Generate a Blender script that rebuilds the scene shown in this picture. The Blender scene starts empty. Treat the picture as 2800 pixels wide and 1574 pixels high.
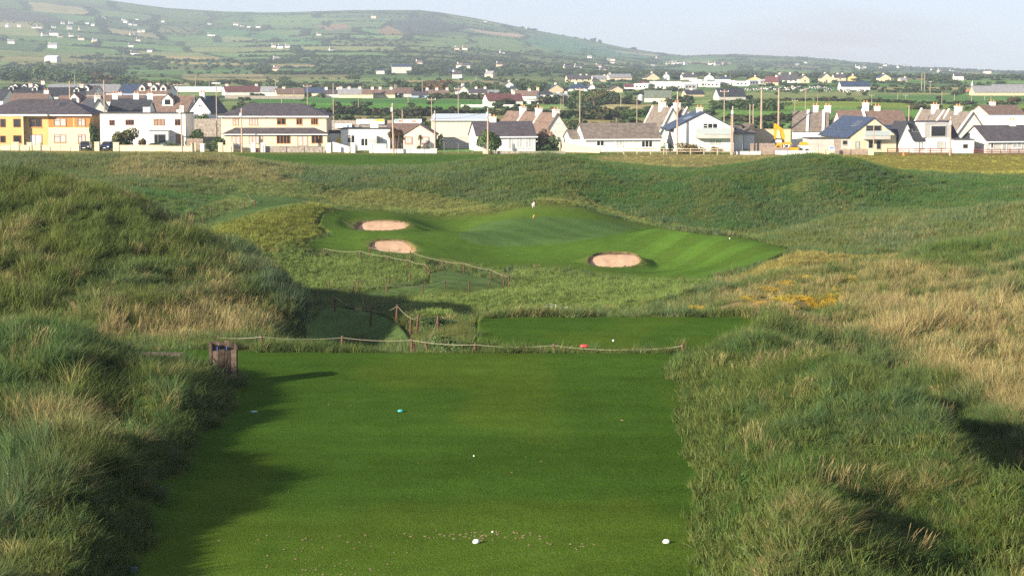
import bpy, math, random
import numpy as np
rng = np.random.default_rng(7)
random.seed(7)
D = bpy.data
SC = bpy.context.scene
COL = SC.collection
R = math.radians

# ------------------------------------------------------------------ camera
F, CX, CY, HOR = 5444.0, 1400.0, 787.0, 215.0      # focal length and frame measured in pixels of a 2800 px wide print
CZ = 8.3                                           # camera height above the back tee
TH = math.atan((CY - HOR) / F)
cT, sT = math.cos(TH), math.sin(TH)
cam = D.cameras.new('camera'); camo = D.objects.new('camera', cam); COL.objects.link(camo)
cam.sensor_width = 36; cam.lens = F / 2800 * 36; cam.clip_start = 0.5; cam.clip_end = 20000
camo.location = (0, 0, CZ); camo.rotation_euler = (math.pi / 2 - TH, 0, 0)
SC.camera = camo

def at(px, py, Y):
    dx, dz = px - CX, CY - py
    vy = F * cT + dz * sT
    vz = -F * sT + dz * cT
    t = Y / vy
    return (dx * t, Y, CZ + vz * t)

def proj(X, Y, Z):
    z = Z - CZ
    d = Y * cT - z * sT
    v = Y * sT + z * cT
    return CX + F * X / d, CY - F * v / d

def sstep(a, b, x):
    t = np.clip((x - a) / (b - a), 0, 1)
    return t * t * (3 - 2 * t)

# ------------------------------------------------------------------ value noise
class Noise:
    def __init__(s, seed): s.t = np.random.default_rng(seed).random((256, 256))
    def __call__(s, x, y):
        x = np.asarray(x, float); y = np.asarray(y, float)
        xi = np.floor(x).astype(int); yi = np.floor(y).astype(int)
        fx = x - xi; fy = y - yi
        fx = fx * fx * (3 - 2 * fx); fy = fy * fy * (3 - 2 * fy)
        g = lambda a, b: s.t[a & 255, b & 255]
        return (g(xi, yi) * (1 - fx) + g(xi + 1, yi) * fx) * (1 - fy) + (g(xi, yi + 1) * (1 - fx) + g(xi + 1, yi + 1) * fx) * fy
NS = [Noise(i) for i in range(8)]
def fbm(i, x, y, o=3):
    v = 0; a = .5; t = 0
    for k in range(o):
        v = v + a * NS[(i + k) % 8](x * 2 ** k + 17.3 * k, y * 2 ** k + 5.1 * k); t += a; a *= .5
    return v / t

# ------------------------------------------------------------------ terrain
CP = []
def A(px, py, Y): x, y, z = at(px, py, Y); CP.append((x / Y, Y, z))
def Zp(px, Y, z): CP.append(((px - CX) / F, Y, z))
# back tee and its surroundings
for px in (300, 700, 1100, 1500, 1900):
    for Y in (24, 33, 45, 58): Zp(px, Y, 0)
for px in (300, 500, 700): Zp(px, 62, -.15); 
# front-left dune
for p in ((0,850,57),(150,853,56),(300,938,54),(420,1008,53),(520,1052,52),(600,1085,51),(0,1000,50),(200,1010,49),(400,1060,48.5),
          (0,1160,43),(200,1170,42),(360,1180,42.5),(0,1300,38),(200,1330,37),(0,1450,33.5),(150,1480,33.2),(0,1600,30),(-300,1600,29),(-300,1300,36),(-300,1000,47),(-300,830,57)): A(p[0], p[1], p[2] * .955)
Zp(560, 46.5, .5); Zp(450, 41, .35); Zp(330, 36.5, .45); Zp(230, 32, .4); Zp(610, 50, .25)
for px in (-300, 0, 200): Zp(px, 63, -.3); Zp(px, 67, -.7)
Zp(400, 60, -.15); Zp(600, 58, 0)
# big left dune
for p in ((-300,440,112),(0,487,110),(150,498,110),(300,525,108),(420,565,105),(520,610,102),(620,650,99),(700,690,97),(770,735,93),(820,790,88),
          (0,600,98),(200,640,95),(400,680,92),(550,730,88),(650,780,85),(0,720,86),(200,760,83),(400,800,80),(560,840,77),(700,860,78),(780,850,81),
          (0,850,74),(200,890,71),(400,915,69),(560,925,69),(680,915,71),(-300,700,88),(-300,850,74)): A(p[0], p[1], 69 + (p[2] - 69) * (.52 + .16 * float(sstep(300, 700, p[0]))))
Zp(500, 66, -.8); Zp(300, 66, -.75); Zp(810, 92, -2.9); Zp(850, 97, -3.4); Zp(-300, 122, .5); Zp(0, 125, -.3); Zp(300, 124, -1.3); Zp(500, 118, -2.6); Zp(700, 112, -3.8); Zp(820, 103, -3.9)
# strip behind the tee, second tee, valley
Zp(700, 64, -.45); Zp(850, 64, -.6); Zp(1000, 64, -.7); Zp(1150, 64, -.8); Zp(760, 68, -1.2); Zp(900, 68, -1.5); Zp(1050, 68, -1.5)
for px in (1300, 1500, 1700, 1900, 2050):
    for Y in (66, 72, 78): Zp(px, Y, -1.0)
Zp(820, 76, -2.3); Zp(950, 76, -2.6); Zp(1080, 73, -1.9)
for p in ((1137,897,82),(1083,857,88),(1012,842,95),(915,830,102),(1200,905,77),(950,880,94),(870,900,89.5),(1000,910,88),(900,930,85),(1060,930,80),(1240,862,89)): A(*p)
Zp(1300, 84, -1.9); Zp(1500, 85, -2.6); Zp(1700, 84, -1.8); Zp(1500, 92, -3.4); Zp(1250, 95, -3.6); Zp(1050, 98, -3.4)
for p in ((1000,815,112),(850,812,116),(1200,812,116),(980,792,123),(1200,795,123),(1340,790,124),(1250,760,129),(1340,755,131),(880,800,120),(1170,740,133),(1000,720,136),(850,730,134),(760,700,136),
          (720,760,126),(1060,700,139),(1010,700,141),(1210,727,136),(1390,760,130)): A(*p)
# green complex
for p in ((860,660,147),(950,650,150),(900,600,158),(960,580,168),(1100,590,167),(1200,650,153),(1200,700,143),(1300,690,147),(1250,640,157),(1200,615,168),(1400,680,150),(1400,640,161),(1460,620,168),
          (1550,650,159),(1600,620,170),(1500,596,177),(1400,600,175),(1500,566,187),(1620,585,182),(1330,590,180),(1250,600,177),(1720,628,172),
          (1500,720,140),(1400,720,140),(1600,690,148),(1675,668,152),(1740,650,155),(1800,637,158),(1900,637,158),(2000,645,156),(2080,660,152),(2150,682,147),(1800,690,145),(1900,690,145),(1800,740,135),(1900,740,134),(2000,720,138),(1750,765,129),(1950,775,126),(2080,720,136),
          (1500,760,130),(1650,770,127),(1500,800,120),(1700,805,117),(1350,830,111),(1500,845,107),(1300,800,119),(1680,835,108)): A(*p)
Zp(1850, 169, -5.5); Zp(2000, 166, -5.4); Zp(1720, 180, -4.9); Zp(1850, 178, -5.4)
# mound left of green, left path
for p in ((700,680,138),(640,650,140),(600,640,141),(720,620,147),(800,585,155),(860,564,160),(915,572,162),(880,620,152),(820,650,146),(650,600,152),(560,605,155),(600,598,157),(693,572,166),(677,550,178),(760,545,186),(850,540,192),
          (600,535,190),(650,520,198),(500,575,156),(400,545,160),(400,520,170),(500,530,172),(300,515,165),(200,500,165),(580,560,162),(520,600,152)): A(*p)
Zp(860, 172, -2.9); Zp(480, 140, -3.2); Zp(300, 140, -1.8); Zp(0, 150, -.8); Zp(0, 170, .2); Zp(-300, 160, .3)
# back dune line
for p in ((0,470,195),(150,472,198),(300,478,196),(0,440,215),(0,416,232),(100,427,226),(200,440,224),(290,428,232),(400,422,238),(500,424,240),(600,427,240),(700,440,240),(780,456,238),(850,478,234),(1000,468,238),(1200,462,242),
          (1350,432,246),(1450,426,248),(1520,425,248),(1620,450,242),(1700,470,236),(1820,484,230),(1900,472,226),(2000,460,225),(2100,448,224),(2180,441,223),(2250,440,222),(2330,444,223),(2420,464,226),(2500,486,230),(2620,504,236),(2800,500,236),(3100,470,236),
          (400,465,208),(600,480,206),(800,500,203),(900,520,200),(1000,510,206),(1000,545,190),(1200,490,218),(1200,520,202),(1200,560,188),(1400,480,222),(1400,530,200),(1500,500,214),(1500,545,198),(1700,520,205),(1700,575,189),(1850,540,197),(1900,600,178),(1850,590,183),
          (2000,520,200),(2100,560,188),(2100,600,178),(2300,510,202),(2300,560,190),(2200,610,176),(2450,545,196),(2600,530,205),(2800,520,210)): A(p[0], p[1], 210 + (p[2] - 212) * .42 if p[0] >= 850 else 213 + (p[2] - 215) * .5)
for px in (-300, 0, 200, 400, 600): Zp(px, 262, -2.1)
for px in (800, 1000, 1200, 1400, 1600, 1800): Zp(px, 262, -3.0); 
for px in (2000, 2300, 2600, 2800, 3100): Zp(px, 255, -3.7)
for px in range(-300, 3200, 350): Zp(px, 300, -3.1)
# right mid dune
for p in ((2200,610,172),(2300,582,182),(2420,590,176),(2550,580,172),(2700,560,168),(2800,548,168),(3100,520,168),(2300,640,160),(2500,640,156),(2700,630,150),(2800,620,146),(2500,690,143),(2350,695,141),(2200,690,144),(2650,680,136),(2200,720,132),(2100,740,125)): A(*p)
Zp(2420, 186, -4.2); Zp(2700, 185, -3.8); Zp(2800, 188, -3.7)
# right slope with dry grass
for p in ((1760,845,90),(1850,822,95),(2000,775,100),(2150,742,105),(2300,725,108),(2450,695,114),(2600,670,118),(2800,640,118),(3100,600,118),(1900,852,86),(2050,845,84),(2200,800,92),(2200,850,83),(2400,800,90),(2400,860,80),(2600,760,92),(2800,720,95),(2600,860,76),(2800,820,78),(2500,950,70),(2700,950,68),(2800,940,67),(3100,850,70),(3100,1000,60)): A(*p)
Zp(2100, 116, -3.6); Zp(2300, 122, -4.0); Zp(2600, 130, -3.6); Zp(2800, 130, -2.2)
Zp(2230, 53.5, .7); Zp(2350, 50, .7); Zp(2450, 47.3, .7); Zp(2530, 44.6, .7); Zp(2600, 42.4, .7); Zp(2700, 40, .5); Zp(2800, 37.6, .4); Zp(3100, 34, .2); Zp(2800, 42, -.7); Zp(2600, 46.5, -.6); Zp(2300, 65, -1.1); Zp(2450, 59, -1.6); Zp(2700, 57, -1.5); Zp(2560, 62, -1.5); Zp(2350, 68, -1.3); Zp(2650, 53, -1.4); Zp(2800, 49, -1.2); Zp(2150, 72, -.8)
# right front dune
for p in ((2040,885,63),(2100,888,62),(2230,932,57),(2350,982,53),(2450,1036,50),(2530,1084,47),(2600,1130,44.5),(2800,1268,39),(3100,1430,34),
          (1960,960,57),(2050,980,55),(2200,1000,53),(2000,1100,48.5),(2200,1120,46.5),(2400,1130,45),(2050,1250,40.5),(2200,1280,38.5),(2450,1290,41),(2550,1240,40.5),(2100,1400,35.2),(2250,1350,35),(2560,1400,37.2),(2700,1400,37),(2200,1500,32),(2380,1490,32.6),(2700,1540,34.8),(2100,1600,30),(2400,1620,29),(2850,1500,36),(3100,1700,28)): A(p[0], p[1], p[2] * (.955 if p[0] < 2080 else .885))
Zp(1930, 60, .2); Zp(1930, 50, .1); Zp(1950, 40, .15); Zp(1970, 32, .15)

cp = np.array(CP)
S_U, S_V = 10.0, 3.0
pu, pv = cp[:, 0] * S_U, np.log(cp[:, 1]) * S_V
def phi(d2): return np.sqrt(d2 + .02)
N = len(cp)
Am = np.zeros((N + 3, N + 3))
Am[:N, :N] = phi((pu[:, None] - pu) ** 2 + (pv[:, None] - pv) ** 2) - np.eye(N) * .02
Am[:N, N] = 1; Am[:N, N + 1] = pu; Am[:N, N + 2] = pv
Am[N:, :N] = Am[:N, N:].T
W = np.linalg.solve(Am, np.concatenate([cp[:, 2], np.zeros(3)]))
def z_near(u, Y):
    a = np.asarray(u).ravel() * S_U; b = np.log(np.asarray(Y)).ravel() * S_V
    o = W[N] + W[N + 1] * a + W[N + 2] * b
    for i in range(N): o += W[i] * phi((a - pu[i]) ** 2 + (b - pv[i]) ** 2)
    return o.reshape(np.shape(u))

CREST = np.array([(-900,-40),(-300,-40),(0,-30),(200,-8),(300,0),(400,14),(470,23),(620,32),(720,34),(800,33),(960,28),(1150,28),(1210,35),(1300,50),(1400,70),(1500,90),(1600,108),(1700,130),(1800,145),(1870,152),(1950,149),(2030,149),(2150,155),(2250,161),(2350,171),(2500,184),(2650,191),(2800,196),(3100,200),(3700,203)], float)
FY = np.array([325,450,600,830,1000,1200,1500,2000,2600,3300,4000,4700,5300,5800,6600,9000], float)
FP = np.array([417,352,308,266,249,234,217,217,217,217,217,217,217,217,217,217], float)
FW = np.array([0,0,0,0,0,0,.02,.17,.35,.53,.71,.88,1.0,.99,.86,.5])
def z_far(u, Y):
    px = CX + u * F
    l = np.log(Y); lf = np.log(FY)
    base = np.interp(l, lf, FP); w = np.interp(l, lf, FW)
    cr = np.interp(px, CREST[:, 0], CREST[:, 1])
    side = np.interp(px, [0, 1400, 2800], [-8, 1, 6]) * (1 - sstep(340, 900, Y))
    py = base + side - (217 - cr) * w
    v = CY - py
    z = CZ + Y * (-F * sT + v * cT) / (F * cT + v * sT)
    X = u * Y
    amp = np.interp(l, lf, [0,0,.2,.5,.8,1.2,2.5,5,7,9,9,6,1,2,5,5])
    z = z + amp * (fbm(2, X / 260 + 31, Y / 330 + 7, 3) - .5) * 1.4
    return z

def in_poly(poly, x, y):
    poly = np.asarray(poly, float); n = len(poly); ins = np.zeros(x.shape, bool)
    j = n - 1
    for i in range(n):
        xi, yi = poly[i]; xj, yj = poly[j]
        c = ((yi > y) != (yj > y)) & (x < (xj - xi) * (y - yi) / (yj - yi + 1e-12) + xi)
        ins ^= c; j = i
    return ins
def pdist(poly, x, y):
    """signed distance (positive inside) to a polygon drawn over the print"""
    poly = np.asarray(poly, float); n = len(poly); d = np.full(x.shape, 1e9)
    for i in range(n):
        a = poly[i]; b = poly[(i + 1) % n]; e = b - a; l = e @ e
        t = np.clip(((x - a[0]) * e[0] + (y - a[1]) * e[1]) / l, 0, 1)
        d = np.minimum(d, (x - a[0] - t * e[0]) ** 2 + (y - a[1] - t * e[1]) ** 2)
    d = np.sqrt(d)
    return np.where(in_poly(poly, x, y), d, -d)
def plan(poly, z):
    """image outline -> plan outline (X,Y) on a level z"""
    out = []
    for px, py in poly:
        v = CY - py; t = (z - CZ) / (-F * sT + v * cT)
        out.append(((px - CX) * t, (F * cT + v * sT) * t))
    return out

TEE1 = [(300,1640),(345,1560),(400,1440),(470,1320),(545,1200),(600,1140),(640,1080),(660,1040),(600,1012),(490,1006),(375,985),(375,957),(560,953),(700,960),(835,961),(1846,961),(1850,1000),(1852,1060),(1872,1150),(1895,1300),(1905,1420),(1925,1574),(1940,1640),(1960,1800),(200,1800)]
TEE2 = [(1300,958),(1300,868),(1500,866),(1800,863),(2090,868),(2060,920),(1960,958)]
T1P, T2P = plan(TEE1, 0.0), plan(TEE2, -1.0)
# bunkers: plan centre, half sizes, rotation and depth
def gxy(px, py, Y): p = at(px, py, Y); return p
BUNK = [dict(c=at(1040,617,157)[:2], a=1.95, b=3.2, rot=-.10, top=-3.08, bot=-3.85, sk=.25),
        dict(c=at(1076,677,146.3)[:2], a=1.6, b=2.9, rot=.12, top=-3.82, bot=-4.7, sk=-.3),
        dict(c=at(1678,714,142.7)[:2], a=1.72, b=2.8, rot=-.05, top=-4.48, bot=-5.35, sk=.1)]
def bunk_local(b, X, Y):
    dx, dy = X - b['c'][0], Y - b['c'][1]
    c, s = math.cos(b['rot']), math.sin(b['rot'])
    lx = (dx * c + dy * s) / b['a']; ly = (-dx * s + dy * c) / b['b']
    th = np.arctan2(ly, lx)
    rr = 1 + .07 * np.sin(2 * th + b['sk'] * 9) + .05 * np.sin(3 * th + b['sk'] * 5) + b['sk'] * .3 * np.cos(th) * np.sin(th)
    return lx, ly, np.hypot(lx, ly) / rr

MNDS = [(1470,500,208,4.5,7,.9),(1660,520,207,3.5,7,-.8),(1960,510,206,4.5,7,.7),(2110,510,206,3,7,-.6),(2240,500,208,5,8,.9),(2420,520,206,4,8,-.5),(1120,500,208,4,6,.6),(980,500,208,3.5,6,-.5),(1290,490,210,3,6,-.4),(450,450,218,4,7,.6),(620,450,218,3.5,7,-.5),(240,450,214,4,7,-.4),(1870,640,156,5.2,5,.55),(1790,705,143,4,6,-.75),(1640,668,153,4,4,.45),(960,655,151,5,3,.25),(1290,655,155,4.5,5,.38),(1250,602,172,3.5,7,-.7),(1450,566,186,8,4.5,.8),(1150,640,158,3,6,-.25),(2050,690,146,4,6,.35),(1450,700,146,6,5,-.3),(880,600,160,3.0,6,.3)]
def height(X, Y):
    """the whole ground as one function of plan position"""
    X = np.asarray(X, float); Y = np.asarray(Y, float); u = X / Y
    zn = np.where(Y < 330, z_near(u, np.minimum(Y, 330)), 0) if np.any(Y < 330) else np.zeros(X.shape)
    zf = z_far(u, np.maximum(Y, 325))
    w = sstep(268, 322, Y)
    lump = (fbm(1, X / 7, Y / 9, 3) - .5) * .55 + (fbm(4, X / 2.2, Y / 2.6, 2) - .5) * .22
    px, py = proj(X, Y, zn)
    mown = np.zeros(X.shape)
    m = (Y > 118) & (Y < 195)
    if m.any():
        mown[m] = sstep(-30, 10, pdist(FAIR, px[m], py[m]))
    lump = lump * np.clip((Y - 20) / 20, 0, 1) * (1 - mown) * np.interp(Y, [60, 110, 140, 190, 220, 262, 300], [1, .9, .4, .35, .5, .4, .15])
    z = zn + lump
    # swales and mounds on the fairway
    z = z + mown * .14 * np.sin(X * .55 + 1.3 * np.sin(Y * .12)) * .5
    for (bx, by, bY, sx, sy, hh) in MNDS:
        cx_ = at(bx, by, bY)[0]; z = z + hh * np.exp(-((X - cx_) / sx) ** 2 - ((Y - bY) / sy) ** 2)
    z = z + (fbm(6, X / 1.5, Y / 1.9, 2) - .5) * .42 * (1 - mown) * (.25 + .75 * sstep(140, 110, Y)) * sstep(250, 200, Y)
    d1 = pdist(T1P, X, Y); k = sstep(-.9, .25, d1) * (Y < 66)
    z = z * (1 - k) + (0.0 - .02 * sstep(-10, 10, X)) * k
    d2 = pdist(T2P, X, Y); k2 = sstep(-1.0, .3, d2) * (Y > 62.8) * (Y < 84)
    z = z * (1 - k2) - 1.0 * k2
    m = (Y > 61.2) & (Y < 66)
    z = np.where(m & (k2 < .5) & (np.abs(u) < .1), np.minimum(z, -.0 - .45 * sstep(61.2, 63, Y)), z)
    for b in BUNK:
        lx, ly, r = bunk_local(b, X, Y)
        sh = b['bot'] + (b['top'] - b['bot']) * sstep(-.8, .95, ly)
        edge = sstep(1.02, .94, r)
        apron = sstep(1.8, 1.0, r) * (1 - edge)
        rim = b['top'] + .06 + (b['bot'] + .40 - b['top']) * sstep(.75, -.8, ly)
        z = z * (1 - apron * .85) + rim * apron * .85
        z = z * (1 - edge) + (sh - .03) * edge
    return z * (1 - w) + zf * w

FAIR = [(845,682),(838,662),(905,638),(872,612),(884,582),(930,569),(1050,575),(1200,592),(1330,585),(1450,559),(1600,566),(1720,606),(1900,634),(2050,648),(2165,682),(2100,712),(1990,747),(1890,762),(1760,757),(1600,740),(1400,728),(1380,742),(1250,716),(1130,693),(990,692)]
GREEN = [(1248,642),(1325,606),(1400,596),(1500,592),(1640,603),(1750,622),(1660,646),(1560,664),(1400,674),(1300,667)]
# ------------------------------------------------------------------ ground grid
NU = 940
uu = np.concatenate([np.linspace(-.42, -.275, 50, endpoint=False), np.linspace(-.275, .275, NU - 100), np.linspace(.275, .42, 51)[1:]])
Yn = np.exp(np.linspace(math.log(25), math.log(330), 900))
Yf = np.exp(np.linspace(math.log(330), math.log(6900), 401))[1:]
Yg = np.concatenate([Yn, Yf]); NY = len(Yg)
GU, GY = np.meshgrid(uu, Yg); GX = GU * GY
GZ = np.empty_like(GX)
nn = len(Yn)
GZ[:nn] = height(GX[:nn], GY[:nn]); GZ[nn:] = z_far(GU[nn:], GY[nn:])
PX, PY = proj(GX, GY, GZ)
lYg = np.log(Yg)
def gi(X, Y, *arrs):
    """bilinear look-up on the ground grid"""
    u = X / Y; fu = np.interp(u, uu, np.arange(NU)); fy = np.interp(np.log(Y), lYg, np.arange(NY))
    i0 = np.clip(fu.astype(int), 0, NU - 2); j0 = np.clip(fy.astype(int), 0, NY - 2); a = fu - i0; b = fy - j0
    r = [(g[j0, i0] * (1 - a) + g[j0, i0 + 1] * a) * (1 - b) + (g[j0 + 1, i0] * (1 - a) + g[j0 + 1, i0 + 1] * a) * b for g in arrs]
    return r[0] if len(r) == 1 else r
def gz(X, Y): return float(gi(np.array([X], float), np.array([Y], float), GZ)[0])
run = np.minimum.accumulate(PY, axis=0)
def ground_at(px, py, ymin=25.0):
    """where the sight line through (px,py) meets the ground beyond ymin"""
    i = int(np.argmin(np.abs(PX[NY // 2] - px)))
    col = PY[:, i]; js = np.nonzero((Yg > ymin) & (col <= py))[0]
    Y = Yg[js[0]] if len(js) else Yg[-2]
    x, y, z = at(px, py, Y)
    return x, Y, gz(x, Y)

def soft(poly, e=12, y0=0, y1=1e9, sel=None):
    m = (PX > min(p[0] for p in poly) - e * 2) & (PX < max(p[0] for p in poly) + e * 2) & (PY > min(p[1] for p in poly) - e * 2) & (PY < max(p[1] for p in poly) + e * 2) & (GY > y0) & (GY < y1)
    o = np.zeros(GX.shape)
    if m.any(): o[m] = sstep(-e, e, pdist(poly, PX[m], PY[m]) + (fbm(3, GX[m] * .5, GY[m] * .25, 2) - .5) * e * 1.2)
    return o
VP = [(838,935),(830,868),(870,838),(930,834),(1010,848),(1085,868),(1118,905),(1128,935)]
APR = [(1125,935),(1120,900),(1150,900),(1200,880),(1302,866),(1302,952)]
FPATH = [(828,806),(1000,796),(1175,772),(1178,745),(1215,736),(1265,742),(1340,758),(1392,781),(1340,800),(1100,810),(900,817)]
LPATH = [(520,612),(600,590),(690,562),(700,552),(640,535),(500,520),(640,527),(870,545),(840,556),(745,572),(690,592),(560,615)]
MEAD = [(690,690),(800,672),(850,690),(990,694),(1130,695),(1180,715),(1175,745),(1165,770),(1000,795),(820,805),(760,770)]
MOUND = [(560,640),(640,600),(700,578),(760,572),(850,550),(930,565),(880,580),(868,612),(900,636),(835,660),(845,685),(720,690),(640,668)]
RFRONT = [(1120,800),(1390,782),(1400,730),(1600,742),(1760,760),(1900,765),(1990,750),(1960,775),(1800,832),(1700,850),(1500,868),(1300,865),(1180,870),(1080,850)]
HOLLOW = [(1990,760),(2100,712),(2170,684),(2300,690),(2500,694),(2560,700),(2420,715),(2200,735),(2080,765),(1960,790)]
BACKR = [(850,540),(900,515),(1100,510),(1280,545),(1350,560),(1460,550),(1560,520),(1700,575),(1850,612),(2000,630),(2250,650),(2165,684),(2050,650),(1900,636),(1720,608),(1600,568),(1450,561),(1330,587),(1200,594),(1050,577),(930,571)]
SAND = [(1790,864),(1880,842),(2020,818),(2110,808),(2200,812),(2230,828),(2160,850),(2080,866),(1900,868)]
FLOW = [(1980,810),(2080,760),(2160,745),(2330,760),(2420,800),(2400,840),(2200,850),(2060,850)]
BFAIR = [(560,424),(700,418),(1000,420),(1700,420),(1600,432),(1450,440),(1000,470),(880,475),(780,455),(690,432)]
d1 = pdist(T1P, GX[:nn], GY[:nn]) + (fbm(5, GX[:nn] / 1.1, GY[:nn] / 1.6, 3) - .5) * .85 * (GY[:nn] < 60.5); d2 = pdist(T2P, GX[:nn], GY[:nn])
zero = np.zeros(GX.shape)
tee = zero.copy(); tee[:nn] = np.maximum(sstep(-.12, .12, d1) * (GY[:nn] < np.where(PX[:nn] < 740, 63.2, 61.7)), sstep(-.15, .15, d2) * (GY[:nn] > 62.5) * (GY[:nn] < 80))
apr = soft(APR, 9, 66, 90)
path = np.maximum.reduce([soft(VP, 9, 76, 102), soft(FPATH, 5, 117, 140), soft(LPATH, 5, 148, 205)])
fair = soft(FAIR, 3, 118, 195); green = soft(GREEN, 4, 140, 186) 
bunk = zero.copy(); rimm = zero.copy()
for b in BUNK:
    lx, ly, r = bunk_local(b, GX[:nn], GY[:nn]); bunk[:nn] = np.maximum(bunk[:nn], sstep(1.06, .98, r)); rimm[:nn] = np.maximum(rimm[:nn], sstep(1.38, 1.1, r))
mown = np.maximum.reduce([tee, path, fair])
short = np.maximum.reduce([soft(MEAD, 9, 112, 145), soft(MOUND, 9, 130, 175), soft(RFRONT, 9, 84, 142), soft(HOLLOW, 10, 110, 155), soft(BACKR, 10, 168, 212)])
LEFTR = [(430,612),(500,572),(600,548),(650,520),(560,500),(450,488),(460,474),(640,484),(900,500),(870,545),(760,600),(640,645),(560,650)]
bfair = soft(BFAIR, 8, 250, 326)
short = np.maximum.reduce([short, apr, soft([(360,962),(700,945),(700,990),(360,990)], 8, 60, 66), sstep(244, 258, GY), soft(LEFTR, 10, 140, 212)]); short *= (1 - mown)
sand = soft(SAND, 12, 78, 96); flow = soft(FLOW, 22, 78, 108)
tall = np.clip(1 - mown - short, 0, 1) * (1 - .95 * sand) * (1 - .5 * flow) * (1 - sstep(1.0, 1.3, rimm + bunk * 2) ) * (GY < 256)
tall *= 1 - np.clip(rimm, 0, 1)
fringe = zero.copy(); fringe[:nn] = sstep(-1.0, -.5, d1) * sstep(.10, -.05, d1) * (GY[:nn] < 61)
strip = (GY > 61.3) & (GY < 67.5) & (PX > 880) & (PX < 1950)
tall = np.where(strip, tall * np.where(PX > 1270, .12, .6), tall)
hm = np.ones(GX.shape)
hm = np.where(strip, .5, hm); hm = np.where((GY > 61.3) & (GY < 67.5) & (PX <= 880) & (PX > 560), .7, hm)
GZ[:nn] -= (.42 * tall * np.where(strip, .3, 1))[:nn] * sstep(.2, 2.6, -d1) * np.where(d2 < 0, sstep(.2, 2, -d2), 1); PX, PY = proj(GX, GY, GZ); run = np.minimum.accumulate(PY, axis=0)
# straw share of the grass, patch by patch
straw = zero + .12
def put(poly, v, e, y0, y1):
    global straw
    k = soft(poly, e, y0, y1); straw = straw * (1 - k) + v * k
put([(-400,480),(200,480),(500,590),(700,680),(850,800),(860,960),(-400,960)], .13, 40, 62, 118)
put([(250,860),(600,830),(760,850),(790,930),(300,960)], .52, 25, 62, 80)
put([(380,620),(640,700),(760,820),(560,840),(300,760)], .26, 40, 62, 110)
put([(330,420),(600,420),(820,480),(800,530),(500,500),(300,490)], .72, 30, 190, 245)
put([(1150,450),(1500,430),(1650,450),(1500,480),(1200,500)], .12, 80, 180, 255)
put([(1600,440),(2450,440),(2600,520),(2300,560),(1900,610),(1700,560)], .05, 80, 170, 245)
put([(150,480),(420,480),(620,540),(500,580),(260,540)], .04, 20, 150, 190)
put([(2250,560),(2900,520),(2900,640),(2600,640),(2300,640)], .22, 25, 140, 190)
put([(1700,870),(2100,760),(2500,700),(2900,660),(2900,1000),(2650,980),(2300,900),(2150,860)], .52, 50, 60, 120)
put([(2350,680),(2900,640),(2900,800),(2600,760)], .22, 35, 80, 120)
put([(2150,880),(2900,820),(2900,1250),(2600,1050),(2300,940)], .66, 30, 40, 80)
put([(1840,885),(2050,872),(2150,882),(2250,915),(2450,1010),(2620,1105),(2900,1290),(2900,1700),(1850,1700)], .10, 14, 24, 62)
put([(2000,1320),(2500,1330),(2500,1700),(1950,1700)], .38, 50, 24, 39)
put([(-500,840),(700,1000),(600,1600),(-500,1700)], .09, 30, 24, 60)
put([(100,1150),(330,1170),(330,1260),(100,1260)], .5, 30, 36, 48)
put([(560,600),(640,640),(760,720),(850,800),(850,900),(740,860),(640,740)], .05, 30, 78, 112)  # less straw on the big dune's right flank, part of its painted shade
straw = np.clip(straw + (fbm(5, GX / 4, GY / 6, 3) - .5) * .75, 0, 1)
# ---------------- ground colour (what the turf, soil and fields are coloured, in linear reflectance)
C = np.zeros(GX.shape + (3,))
def C_(c): return np.array(c, float)
n1 = fbm(0, GX / 3.0, GY / 4.0, 3)[..., None]; n2 = fbm(3, GX / 14, GY / 22, 3)[..., None]
g_rough = C_((.050, .085, .020)) * (1 - n2) + C_((.080, .088, .028)) * n2
C[:] = g_rough * (.75 + .5 * n1)
k = straw[..., None] * .35
C = C * (1 - k) + C_((.16, .125, .055)) * k
def mixc(m, c):
    global C
    m = np.clip(m, 0, 1)[..., None]; C = C * (1 - m) + np.asarray(c) * m
turf = C_((.043, .088, .0125)) * (.86 + .28 * n1)
mixc(path, C_((.072, .118, .038)) * (.8 + .4 * n1)); mixc(soft(FAIR, 14, 118, 195), turf * 1.25 + n2 * C_((.034, .030, .005)))
st = .5 + .5 * np.sin((GX * .93 + GY * .30) * 2.1); st = sstep(.35, .65, st)[..., None]
mixc(green, C_((.070, .125, .034)) * (.93 + .12 * st))
fs = .5 + .5 * np.sin((GX * .75 - GY * .45) * 2.0)
mixc(fair * (1 - green) * sstep(.3, .8, fs) * sstep(1650, 1800, PX) * .5, turf * 2.0)
band = .5 + .5 * np.sin(GY * 2.6 + .9 * np.sin(GX * .23)); band2 = fbm(6, GX / 9, GY / 2.4, 3)
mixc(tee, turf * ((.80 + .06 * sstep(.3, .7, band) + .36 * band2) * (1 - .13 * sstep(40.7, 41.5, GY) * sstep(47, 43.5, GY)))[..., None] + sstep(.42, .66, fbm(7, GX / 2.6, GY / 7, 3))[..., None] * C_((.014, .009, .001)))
mixc(soft(MOUND, 10, 130, 175) * .8, C_((.10, .105, .016)) * (.6 + .8 * n1))
mixc(soft(HOLLOW, 14, 110, 155) * .75, C_((.16, .12, .035)) * (.7 + .6 * n1))
mixc(soft(BACKR, 14, 168, 212) * .4, C_((.13, .12, .035)) * (.7 + .6 * n1))
fl = sstep(250, 264, GY) * (GY < 330)
rf = np.maximum(soft(RFRONT, 18, 84, 142), soft(MEAD, 18, 112, 145)); mixc(rf * .8, (C_((.058, .098, .020)) * (1 - n2) + C_((.090, .105, .028)) * n2) * (.7 + .6 * n1))
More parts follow.
